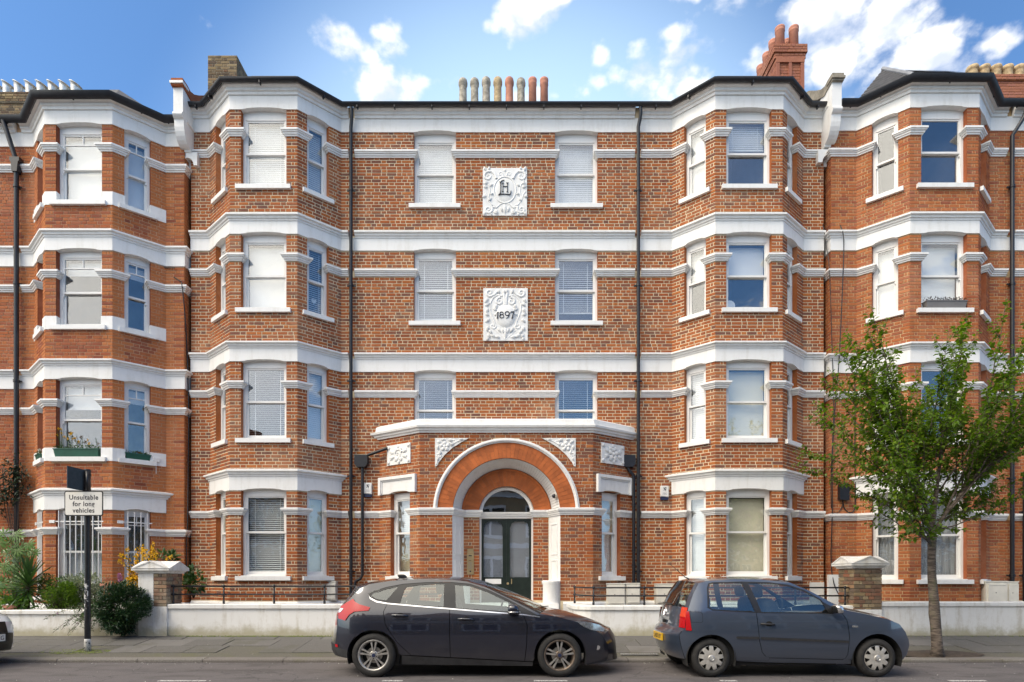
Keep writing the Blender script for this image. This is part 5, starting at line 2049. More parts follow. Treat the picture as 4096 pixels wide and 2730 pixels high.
# ------------------------------------------------------------------ garden walls, piers, railings
def garden():
    def wall(path, z0, ztop, cop, label, mat=M_WHITE_W, over=0.035):
        w = thing('garden_wall', label, 'wall', (path[0][0], path[0][1], 0.2), 'low white garden walls')
        m = MB()
        m.sweep(path, [(-0.24, z0), (0.0, z0), (0.0, ztop - cop), (-0.24, ztop - cop)])
        m.build('wall', mat, w)
        # coping stones: one piece each
        P = [Vector(p) for p in path]
        seglen = [(P[i + 1] - P[i]).length for i in range(len(P) - 1)]
        tot = sum(seglen)
        n = max(1, round(tot / 1.15))
        cuts = [tot * k / n for k in range(n + 1)]
        acc = [0]
        for L in seglen:
            acc.append(acc[-1] + L)

        def at(d):
            for i, L in enumerate(seglen):
                if d <= acc[i + 1] + 1e-9:
                    q = P[i].lerp(P[i + 1], (d - acc[i]) / L)
                    return (q.x, q.y)
            return tuple(P[-1])
        for k in range(n):
            a, b = cuts[k] + 0.003, cuts[k + 1] - 0.003
            pts = [at(a)] + [tuple(P[i]) for i in range(1, len(P) - 1) if a + 0.01 < acc[i] < b - 0.01] + [at(b)]
            j = rng.uniform(-0.004, 0.004)
            m = MB()
            m.sweep(pts, [(-0.26, ztop - cop), (over, ztop - cop), (over, ztop - 0.014 + j), (over - 0.012, ztop + j), (-0.26, ztop + 0.008 + j)])
            m.build('coping_stone', mat, w)
        return w
    wall([(-14.5, YG), (-7.47, YG)], 0.2, 0.785, 0.075, 'low white rendered wall in front of the orange brick block and its plants')
    cl = [(-2.15, YG + 0.02)] + [(-1.85 + 0.42 * math.sin(R(a)), YG + 0.44 - 0.42 * math.cos(R(a))) for a in range(15, 91, 15)] + [(-1.43, 13.75)]
    wall([(-6.92, YG + 0.02)] + cl, 0.2, 0.905, 0.085, 'low white wall under the iron railing left of the dark hatchback')
    cr = [(1.27, 13.75)] + [(1.69 - 0.42 * math.cos(R(a)), YG + 0.44 - 0.42 * math.sin(R(a))) for a in range(0, 76, 15)] + [(2.0, YG + 0.02)]
    wall(cr + [(6.86, YG + 0.02)], 0.2, 0.875, 0.085, 'low white wall with a rounded corner behind the two parked cars')
    wall([(7.38, YG + 0.02), (14.5, YG + 0.02)], 0.2, 0.945, 0.078, 'low white wall behind the street tree')

    def pier(x0, x1, zb, zt, label, half):
        y0, y1 = YG - 0.025, YG + 0.54
        pr = thing('gate_pier', label, 'pier', ((x0 + x1) / 2, (y0 + y1) / 2, 0.2))
        m = MB()
        m.box(x0 + 0.01, x1 - 0.01, y0 + 0.01, y1 - 0.01, 0.15, zt)
        m.build('core', M_MORTAR_D, pr)
        m = MB()
        m.box(x0 - 0.004, x1 + 0.004, y0 - 0.006, y1, 0.15, zb)
        if half:
            m.box(x0 - 0.012, x0 + 0.29, y0 - 0.012, y1 + 0.004, 0.15, zt)
        m.build('render_coat', M_WHITE_W, pr)
        lst = []
        for a, b, h in (((x0, y0), (x1, y0), [lambda z: (0, 0.285)] if half else []), ((x1, y0), (x1, y1), []), ((x0, y1), (x0, y0), [lambda z: (0, 2)] if half else [])):
            fr = frame(a, b)
            lst += [(fr, *q) for q in bricks_in_panel(fr, zb, zt, h, joint=0.012)]
        lay_bricks(pr, lst, M_PIERB, limit=300)
        # gabled cap stone: four little pediments
        m = MB()
        g = 0.10
        cx, cy = (x0 + x1) / 2, (y0 + y1) / 2
        hx, hy = (x1 - x0) / 2 + g, (y1 - y0) / 2 + g
        m.box(x0 - 0.035, x1 + 0.035, y0 - 0.035, y1 + 0.035, zt - 0.005, zt + 0.025)
        m.box(x0 - 0.06, x1 + 0.06, y0 - 0.06, y1 + 0.06, zt + 0.025, zt + 0.05)
        e, ap = zt + 0.095, zt + 0.245
        m.box(cx - hx, cx + hx, cy - hy, cy + hy, zt + 0.05, e)
        V = [(cx - hx, cy - hy, e), (cx + hx, cy - hy, e), (cx + hx, cy + hy, e), (cx - hx, cy + hy, e),
             (cx, cy - hy, ap), (cx + hx, cy, ap), (cx, cy + hy, ap), (cx - hx, cy, ap), (cx, cy, ap)]
        m.add(V, [(0, 1, 4), (1, 2, 5), (2, 3, 6), (3, 0, 7), (0, 4, 8), (1, 8, 4), (1, 5, 8), (2, 8, 5), (2, 6, 8), (3, 8, 6), (3, 7, 8), (0, 8, 7)])
        # raised rims of the pediments
        for a, b, t_ in ((V[0], V[1], V[4]), (V[3], V[0], V[7]), (V[1], V[2], V[5])):
            c = [sum(v[i] for v in (a, b, t_)) / 3 for i in range(3)]
            out = Vector((c[0] - cx, c[1] - cy, 0)).normalized() * 0.012
            for p, q in ((a, t_), (t_, b), (a, b)):
                p1, q1 = Vector(p) + out, Vector(q) + out
                cc = Vector(c) + out
                p2, q2 = p1.lerp(cc, 0.22), q1.lerp(cc, 0.22)
                m.add([p1, q1, q2, p2, p1 - out, q1 - out, q2 - out, p2 - out], [(0, 1, 2, 3), (0, 4, 5, 1), (2, 6, 7, 3)])
        m.build('cap_stone', M_WHITE_W, pr)
    pier(-7.46, -6.91, 0.86, 1.53, 'gate pier half painted white under a gabled white cap, beside the dark hedge', True)
    pier(6.84, 7.395, 0.80, 1.63, 'weathered bare brick gate pier with a gabled white cap behind the grey car', False)

    def railing(path, posts, zb, label):
        rl = thing('railing', label, 'railing', (path[0][0], path[0][1], zb), 'black iron railings on the garden walls')
        for z in (zb + 0.19, zb + 0.355):
            m = MB()
            m.tube([(x, y, z) for x, y in path], 0.0165, 8)
            m.build('rail', M_BLACK, rl, smooth_=True)
        for (x, y) in posts:
            m = MB()
            m.tube([(x, y, zb - 0.03), (x, y, zb + 0.355)], 0.017, 8)
            m.lathe(x, y, [(0.024, zb), (0.024, zb + 0.06), (0.017, zb + 0.065)], 8)
            for z in (zb + 0.19, zb + 0.355):
                m.lathe(x, y, [(0.012, z - 0.034), (0.026, z - 0.02), (0.031, z), (0.026, z + 0.02), (0.012, z + 0.034)], 10)
            m.build('post', M_BLACK, rl, smooth_=True)
    yr = YG + 0.13
    railing([(-6.93, yr), (-2.1, yr), (-1.75, yr + 0.2), (-1.56, yr + 0.5), (-1.54, 13.6)], [(-6.86, yr), (-5.84, yr), (-4.82, yr), (-3.8, yr), (-2.78, yr), (-1.9, yr + 0.08), (-1.54, 13.5)], 0.91,
            'black iron double railing running from the hedge pier behind the dark hatchback')
    railing([(1.38, 13.6), (1.40, yr + 0.55), (1.52, yr + 0.2), (1.8, yr), (6.83, yr)], [(1.385, 13.45), (1.66, yr + 0.07), (2.68, yr), (3.70, yr), (4.72, yr), (5.74, yr), (6.75, yr)], 0.88,
            'black iron double railing with a curved end behind the grey car')


garden()


# ------------------------------------------------------------------ small things fixed to the fronts
def text_mesh(txt, size, parent, name, mat, mw, extr=0.002, align='CENTER', sx=1.0, bold=0.0, space=1.0):
    cu = bpy.data.curves.new(name, 'FONT')
    cu.body = txt
    cu.size = size
    cu.align_x = align
    cu.extrude = extr
    cu.offset = bold
    cu.space_character = space
    tmp = bpy.data.objects.new('tmp_text', cu)
    col.objects.link(tmp)
    dg = bpy.context.evaluated_depsgraph_get()
    me = bpy.data.meshes.new_from_object(tmp.evaluated_get(dg))
    bpy.data.objects.remove(tmp)
    me.materials.clear()
    me.materials.append(mat)
    return link(name, me, parent, mw @ Matrix.Diagonal((sx, 1, 1, 1)))


def face_mw(x, y, z, ang=0.0):
    """local XY text plane standing upright, facing the street (-Y), turned by ang about Z"""
    return Matrix.Translation((x, y, z)) @ Matrix.Rotation(ang, 4, 'Z') @ Matrix.Rotation(R(90), 4, 'X')


def fittings():
    # alarm boxes
    for (x, y, z, lab) in ((-3.46, YW, 3.60, 'white burglar alarm box with a lion emblem left of the porch'), (3.66, YW, 3.53, 'white burglar alarm box with a lion emblem beside the right downpipe')):
        a = thing('alarm_box', lab, 'alarm box', (x, y, z - 0.22), 'burglar alarm boxes')
        m = MB()
        w = 0.098
        pr = [(x - w, z - 0.13), (x - w, z + 0.10), (x - w + 0.015, z + 0.125), (x + w - 0.015, z + 0.125), (x + w, z + 0.10), (x + w, z - 0.15)]
        fr = frame((x - 1, y), (x + 1, y))
        m.prism([(p - x + 1, q) for p, q in pr], fr, 0.0, 0.07)
        m.prism([((p - x) * 0.86 + 1, (q - z) * 0.9 + z) for p, q in pr], fr, 0.07, 0.085)
        m.build('case', M_PLASTIC_W, a)
        m = MB()
        m.prism([(1 - w * .96, z - 0.215), (1 + w * .8, z - 0.215), (1 + w * .96, z - 0.195), (1 + w * .96, z - 0.152), (1 - w * .96, z - 0.132)], fr, 0.0, 0.065)
        m.build('strobe_lens', M_NAVY, a)
        # small rampant beast emblem
        s = 0.00066
        def G(px, pz):
            return (1 + (px - 370) * s, z + 0.055 - (pz - 390) * s)
        st = [([G(375, 330), G(392, 350), G(372, 385), G(395, 420), G(405, 450), G(400, 480), G(412, 490)], [0.006, 0.014, 0.012, 0.012, 0.010, 0.006, 0.005]),
              ([G(375, 385), G(345, 370), G(322, 345)], [0.009, 0.007, 0.006]), ([G(378, 395), G(345, 402), G(318, 400)], [0.009, 0.007, 0.006]),
              ([G(390, 420), G(360, 432), G(345, 455), G(325, 462)], [0.011, 0.009, 0.007, 0.005]), ([G(405, 420), G(425, 405), G(420, 375), G(435, 345)], [0.004, 0.005, 0.004, 0.007])]
        lettering(fr, st, 0.086, 0.001, 'emblem', a)
        st = []
        for row, zz, n_, hw in ((0, z - 0.052, 6, 0.045), (1, z - 0.082, 6, 0.055)):
            for k in range(n_):
                s0 = 1 - hw + 2 * hw * k / n_
                h = 0.008
                st.append(([(s0 + 0.002, zz - h), (s0 + 0.004, zz + h)], 0.0014))
                st.append(([(s0 + 0.010, zz - h), (s0 + 0.010, zz + h)], 0.0014))
                st.append(([(s0 + 0.003, zz + (h if k % 2 else 0)), (s0 + 0.010, zz + (h if k % 3 else -h))], 0.0014))
        lettering(fr, st, 0.086, 0.0008, 'small_print', a, M_NAVY)
    # meter boxes along the foot of the fronts
    def meter(x0, x1, y, z0, z1, lab, ang=0):
        a = thing('meter_box', lab, 'meter box', ((x0 + x1) / 2, y, z0), 'white meter boxes at the foot of the walls')
        m = MB()
        fr = frame((x0, y), (x1, y))
        w = x1 - x0
        m.prism([(0, z0), (w, z0), (w, z1), (0, z1)], fr, 0.0, 0.20)
        m.build('case', M_METER, a)
        m = MB()
        m.prism([(0.035, z0 + 0.03), (w - 0.012, z0 + 0.03), (w - 0.012, z1 - 0.05), (0.035, z1 - 0.05)], fr, 0.2, 0.228)
        for q in (z0 + 0.055, z1 - 0.085):
            m.pbox(fr, 0.06, w - 0.04, 0.228, 0.234, q, q + 0.02)
        m.pbox(fr, -0.006, w + 0.006, 0.0, 0.215, z1 - 0.012, z1 + 0.012)
        m.build('lid', M_METER, a)
        m = MB()
        m.pbox(fr, w * .42, w * .46, 0.228, 0.233, (z0 + z1) / 2 - 0.01, (z0 + z1) / 2 + 0.01)
        m.build('lock', M_INK, a)
    meter(-4.62, -4.18, YW - 0.02, 0.90, 1.36, 'white meter box below the right window of the left bay')
    meter(-3.42, -3.08, YW - 0.02, 0.94, 1.37, 'white meter box low on the wall just behind the dark car roof')
    meter(2.19, 2.62, YW - 0.35, 0.80, 1.31, 'wider meter box of the touching pair right of the porch')
    meter(2.635, 2.97, YW - 0.33, 0.82, 1.315, 'narrower meter box of the touching pair, next to the downpipe')
    meter(3.42, 3.86, YW - 0.02, 0.82, 1.30, 'single meter box right of the downpipe behind the grey car')
    meter(10.75, 11.22, 14.0, 0.85, 1.36, 'left meter box of the pair under the far right bay')
    meter(11.235, 11.5, 14.02, 0.85, 1.35, 'right meter box of the pair under the far right bay')
    m = MB()
    m.box(7.16, 7.50, YW - 0.04, YW + 0.02, 0.6, 1.34)
    m.box(7.50, 7.78, 14.40, 14.49, 0.6, 1.52)
    tag(m.build('utility_cover', M_PLASTIC_W), 'flat white utility cover panel low in the corner by the hanging cables', 'cover panel')
    # intercom
    a = thing('entry_panel', 'tall brass door entry panel with buttons left of the door', 'intercom', (-0.985, 14.39, 1.53))
    m = MB()
    m.box(-1.065, -0.90, 14.365, 14.39, 1.53, 2.02)
    m.box(-1.055, -0.91, 14.37, 14.39, 2.025, 2.13)
    m.build('faceplate', M_BRASS, a)
    m = MB()
    for r_ in range(6):
        for c in range(3):
            m.disc_y(-1.015 + c * 0.033, 1.66 + r_ * 0.03, [(0.001, 14.357), (0.009, 14.357), (0.009, 14.366)], 8)
    m.build('button', M_STEEL, a)['kind'] = 'stuff'
    m = MB()
    m.box(-1.02, -0.95, 14.36, 14.366, 1.955, 1.98)
    m.box(-1.02, -0.96, 14.36, 14.366, 1.85, 1.86)
    m.box(-1.0, -0.965, 14.36, 14.366, 1.58, 1.615)
    m.build('display_window', M_INK, a)
    # dome camera under the arch
    a = thing('security_camera', 'small cream dome camera under the right side of the arch', 'camera', (1.01, 14.1, 3.3))
    m = MB()
    m.tube([(1.09, 14.08, 3.33), (0.98, 14.03, 3.33)], 0.06, 16)
    m.build('housing', M_METER, a, angle=40)
    m = MB()
    m.tube([(0.98, 14.03, 3.33), (0.95, 14.015, 3.33), (0.925, 14.0, 3.33)], [0.05, 0.045, 0.02], 14)
    m.build('dome', M_INK, a, smooth_=True)
    # black junction box and its cables in the corner on the right
    m = MB()
    fr = frame((7.6, YN), (8.4, YN))
    m.prism([(0.155, 3.30), (0.36, 3.28), (0.385, 3.30), (0.385, 3.66), (0.27, 3.685), (0.155, 3.66)], fr, 0.0, 0.11)
    tag(m.build('junction_box', M_BLACK), 'black junction box on the tawny wall between the cables', 'junction box')
    mc = M_POLE
    def cable(pts, r, lab):
        m = MB()
        P = [Vector(p) for p in pts]
        out = []
        for i in range(len(P) - 1):
            p0, p1, p2, p3 = P[max(i - 1, 0)], P[i], P[i + 1], P[min(i + 2, len(P) - 1)]
            for k in range(5):
                t = k / 5
                out.append(0.5 * ((2 * p1) + (p2 - p0) * t + (2 * p0 - 5 * p1 + 4 * p2 - p3) * t * t + (3 * p1 - p0 - 3 * p2 + p3) * t ** 3))
        out.append(P[-1])
        m.tube(out, r, 6)
        tag(m.build('cable', mc, smooth_=True), lab, 'cable', 'black cables on the fronts')
    cable([(7.47, 14.62, 9.95), (7.50, 14.5, 9.3), (7.52, 14.4, 8.6), (7.60, 14.45, 6.9), (7.64, 14.45, 5.5), (7.58, 14.46, 3.9), (7.585, 14.46, 3.1)], 0.009, 'thin black cable hanging left in the right-hand corner of the fronts')
    cable([(7.78, 14.42, 9.8), (7.83, 14.36, 9.4), (7.80, 14.36, 8.3), (7.74, 14.40, 6.6), (7.66, 14.44, 5.4), (7.60, 14.44, 4.2), (7.60, 14.44, 3.0), (7.58, 14.46, 1.9), (7.60, 14.40, 1.4), (7.66, 14.36, 1.15), (7.75, 14.3, 0.95)], 0.012, 'black cable running full height down the right-hand corner of the fronts')
    cable([(7.87, YN - 0.02, 3.29), (7.86, YN - 0.02, 3.16), (7.76, YN - 0.02, 3.0), (7.58, YN - 0.03, 2.99)], 0.009, 'short cable loop from the junction box to the corner')
    cable([(7.87, YN - 0.02, 3.29), (7.90, YN - 0.02, 3.12), (8.02, YN - 0.02, 3.0), (8.14, YN - 0.02, 3.06), (8.17, YN - 0.02, 3.4), (8.16, YN - 0.02, 4.6), (8.16, YN - 0.02, 6.1)], 0.013, 'black cable looping from the junction box up the bay corner')
    cable([(-8.05, YN - 0.01, 8.6), (-7.9, YN - 0.02, 8.5), (-7.80, YN - 0.1, 8.3), (-7.79, 14.56, 7.2), (-7.75, 14.58, 5.6), (-7.76, 14.58, 4.2), (-7.73, 14.5, 2.75), (-7.76, 14.52, 2.5), (-7.79, 14.55, 1.3)], 0.014, 'black cable down the corner between the orange and the red block')
    cable([(-8.75, YNB + 0.3, 9.05), (-8.4, YN - 0.05, 8.85), (-8.0, YN - 0.06, 8.8)], 0.010, 'black cable slung under the third floor bay of the orange block')
    # bell box on the left bay
    m = MB()
    fr = lsegs[3]
    m.pbox(fr, 0.80, 0.93, 0.0, 0.05, 4.18, 4.27)
    m.pbox(fr, 0.858, 0.872, 0.0, 0.014, 3.9, 4.18)
    tag(m.build('bell_box', M_PLASTIC_W), 'little white bell box with a cable on the orange brick bay', 'bell box')
    # heart hanging in a window, round mirror on a sill
    fr = msegs[3]
    m = MB()
    pts = []
    for k in range(20):
        t = 2 * math.pi * k / 20
        pts.append((0.50 + 0.0042 * 16 * math.sin(t) ** 3, 8.02 + 0.0042 * (13 * math.cos(t) - 5 * math.cos(2 * t) - 2 * math.cos(3 * t) - math.cos(4 * t))))
    m.prism(pts, fr, -0.255, -0.245)
    m.tube([fr(0.5, -0.25, 8.06), fr(0.5, -0.25, 8.24)], 0.002, 4)
    tag(m.build('heart_ornament', M_PLASTIC_W), 'white heart hanging inside the right second floor window of the left bay', 'ornament')
    m = MB()
    fr = msegs[6]
    c = fr(0.43, -0.27, 7.80)
    m.disc_y(c[0], c[2], [(0.001, c[1] - 0.012), (0.115, c[1] - 0.012), (0.125, c[1]), (0.115, c[1] + 0.012)], 24)
    m.box(c[0] - 0.05, c[0] + 0.05, c[1] - 0.03, c[1] + 0.03, 7.655, 7.68)
    tag(m.build('round_mirror', M_PLASTIC_W), 'round white vanity mirror inside a second floor bay window', 'mirror')
    m = MB()
    c = fr(0.85, -0.30, 10.50)
    m.lathe(c[0], c[1], [(0.09, 10.49), (0.085, 10.55), (0.05, 10.60), (0.0, 10.62)], 16)
    tag(m.build('white_bowl', M_PLASTIC_W, smooth_=True), 'white upturned bowl behind the top right bay window glass', 'bowl')


fittings()


# ------------------------------------------------------------------ road sign
def road_sign():
    X, Y = -7.63, 10.94
    rs = thing('road_sign', 'white road sign on a black pole in front of the orange block', 'road sign', (X, Y, 0.1))
    m = MB()
    m.tube([(X, Y, 0.05), (X, Y, 3.36)], 0.05, 20)
    m.lathe(X, Y, [(0.052, 3.33), (0.054, 3.345), (0.05, 3.375), (0.0, 3.38)], 20)
    for z in (3.28, 3.0):
        m.lathe(X, Y, [(0.05, z - 0.02), (0.057, z - 0.018), (0.057, z + 0.018), (0.05, z + 0.02)], 20)
    m.build('pole', M_POLE, rs, angle=50)
    mw_, t, b = new_mat('flaking_white_paint')
    p = pos(t)
    f = noise(t, p, 16, 5, 0.7)
    c = mixc(t, smooth(t, f, 0.40, 0.46), (0.03, 0.03, 0.03), (0.60, 0.59, 0.56))
    t.links.new(c, b.inputs['Base Color'])
    b.inputs['Roughness'].default_value = 0.8
    m = MB()
    m.lathe(X, Y, [(0.053, 0.05), (0.0525, 0.30), (0.0515, 0.33)], 20)
    m.build('painted_foot', mw_, rs, smooth_=True)
    mt, t, b = new_mat('torn_sticker_paper')
    p = pos(t)
    f = noise(t, p, 14, 4, 0.65)
    tr = nd(t, 'ShaderNodeBsdfTransparent')
    mx = nd(t, 'ShaderNodeMixShader')
    t.links.new(smooth(t, f, 0.50, 0.53), mx.inputs[0])
    t.links.new(tr.outputs[0], mx.inputs[1])
    t.links.new(b.outputs[0], mx.inputs[2])
    t.links.new(mx.outputs[0], t.nodes['Material Output'].inputs['Surface'])
    b.inputs['Base Color'].default_value = (0.55, 0.54, 0.52, 1)
    m = MB()
    V, F = [], []
    n = 10
    for z in (0.86, 1.42):
        for k in range(n + 1):
            a = R(185 + 130 * k / n)
            V.append((X + 0.0512 * math.cos(a), Y + 0.0512 * math.sin(a), z))
    m.add(V, [(k, k + 1, n + 2 + k, n + 1 + k) for k in range(n)])
    m.build('sticker_scraps', mt, rs, smooth_=True, fix=False)
    # lower plate with its words
    fr = frame((X - 0.345, Y - 0.075), (X + 0.345, Y - 0.075))

    def rr_outline(w, h, r, cx, cz):
        pts = []
        for (sx, sz, a0) in ((1, -1, -90), (1, 1, 0), (-1, 1, 90), (-1, -1, 180)):
            for k in range(5):
                a = R(a0 + 90 * k / 4)
                pts.append((cx + sx * (w / 2 - r) + r * math.cos(a), cz + sz * (h / 2 - r) + r * math.sin(a)))
        return pts
    cx, cz = 0.328, 2.755
    m = MB()
    m.prism(rr_outline(0.69, 0.445, 0.03, cx, cz), fr, -0.006, 0.0)
    m.build('plate_border', M_POLE, rs)
    m = MB()
    m.prism(rr_outline(0.655, 0.41, 0.022, cx, cz), fr, 0.0, 0.0025)
    m.build('plate_face', M_SIGN, rs)
    px = X - 0.345 + cx
    for txt, z, w in (('Unsuitable', 2.824, 1.0), ('for long', 2.708, 1.0), ('vehicles', 2.592, 1.0)):
        text_mesh(txt, 0.118, rs, 'lettering', M_INK, face_mw(px, Y - 0.0785, z), 0.001, sx=0.94, bold=0.0022, space=1.1)
    # upper plate seen nearly edge-on, its black back towards us
    a = R(62)
    f2 = frame((X - 0.155, Y - 0.29), (X - 0.02, Y - 0.035))
    m = MB()
    L = f2.L
    m.prism([(-0.0, 3.0), (L, 2.98), (L, 3.36), (-0.0, 3.39)], f2, -0.012, 0.0)
    m.build('turned_plate', M_POLE, rs)
    m = MB()
    m.tube([(X + 0.025, Y - 0.045, 2.97), (X + 0.025, Y - 0.045, 3.33)], 0.03, 10)
    m.build('bracket', M_POLE, rs, smooth_=True)


road_sign()

# ------------------------------------------------------------------ parked cars
def car_paint(name, base, flake=0.5, rough=0.25):
    m, t, b = new_mat(name)
    b.inputs['Base Color'].default_value = (*base, 1)
    b.inputs['Metallic'].default_value = flake
    b.inputs['Roughness'].default_value = rough
    b.inputs['Coat Weight'].default_value = 1.0
    b.inputs['Coat Roughness'].default_value = 0.02
    b.inputs['Coat IOR'].default_value = 1.65
    p = pos(t)
    d = noise(t, p, 3.5, 6, 0.6)
    sep = t.nodes.new('ShaderNodeSeparateXYZ')
    t.links.new(p, sep.inputs[0])
    low = smooth(t, mth(t, 'MULTIPLY_ADD', d, 0.35, sep.outputs['Z']), 0.72, 0.34)
    c = mixc(t, mth(t, 'MULTIPLY', low, 0.22), base, (0.10, 0.09, 0.08))       # road dirt thrown up on the sills
    t.links.new(c, b.inputs['Base Color'])
    t.links.new(mth(t, 'MULTIPLY_ADD', low, 0.16, 0.02), b.inputs['Coat Roughness'])
    return m


M_TRIM = plain('black_car_trim', (0.014, 0.014, 0.015), 0.35, var=0.2)
M_TRIM_D = plain('dull_car_plastic', (0.028, 0.028, 0.030), 0.6, var=0.3, scale=10)
M_CHROME = plain('chrome', (0.75, 0.75, 0.76), 0.12, metal=1.0, var=0.05)
M_TYRE = plain('tyre_rubber', (0.022, 0.021, 0.020), 0.8, var=0.35, scale=18, bmp=0.25, bscale=120)
M_ALLOY = plain('alloy_wheel', (0.58, 0.56, 0.53), 0.3, metal=0.75, var=0.25, scale=20)
M_ALLOY_B = plain('brake_dust_alloy', (0.20, 0.155, 0.12), 0.45, metal=0.6, var=0.35, scale=20)
M_HUBCAP = plain('silver_hub_cap', (0.52, 0.50, 0.46), 0.38, metal=0.35, var=0.22, scale=18)
M_DARK = plain('wheel_well_dark', (0.008, 0.008, 0.008), 0.9)
M_DISC = plain('brake_disc_steel', (0.42, 0.40, 0.37), 0.35, metal=0.7, var=0.2)
M_SEAT = plain('dark_seat_cloth', (0.035, 0.036, 0.042), 0.9, var=0.3, scale=20)
M_LAMPR, _t, _b = new_mat('red_lamp_lens')
_b.inputs['Base Color'].default_value = (0.42, 0.002, 0.006, 1)
_b.inputs['Roughness'].default_value = 0.25
_b.inputs['Coat Weight'].default_value = 0.3
M_LAMPO, _t, _b = new_mat('orange_red_lamp_lens')
_b.inputs['Base Color'].default_value = (0.62, 0.05, 0.02, 1)
_b.inputs['Roughness'].default_value = 0.12
_b.inputs['Coat Weight'].default_value = 1.0
M_LAMPW = plain('clear_lamp_reflector', (0.62, 0.62, 0.63), 0.15, metal=0.8, var=0.3, scale=18)
M_PLATE_Y = plain('yellow_number_plate', (0.70, 0.42, 0.02), 0.35, var=0.05)


def in_poly(x, z, poly):
    c = False
    n = len(poly)
    j = n - 1
    for i in range(n):
        xi, zi = poly[i]
        xj, zj = poly[j]
        if (zi > z) != (zj > z) and x < (xj - xi) * (z - zi) / (zj - zi) + xi:
            c = not c
        j = i
    return c


def resample(poly, step=0.04, closed=True):
    out = []
    n = len(poly)
    for i in range(n if closed else n - 1):
        a, b = poly[i], poly[(i + 1) % n]
        L = math.hypot(b[0] - a[0], b[1] - a[1])
        k = max(1, int(math.ceil(L / step)))
        for q in range(k):
            out.append((a[0] + (b[0] - a[0]) * q / k, a[1] + (b[1] - a[1]) * q / k))
    if not closed:
        out.append(poly[-1])
    return out


def arc_pts(cx, cz, r, a0, a1, n=18):
    return [(cx + r * math.cos(R(a0 + (a1 - a0) * k / n)), cz + r * math.sin(R(a0 + (a1 - a0) * k / n))) for k in range(n + 1)]


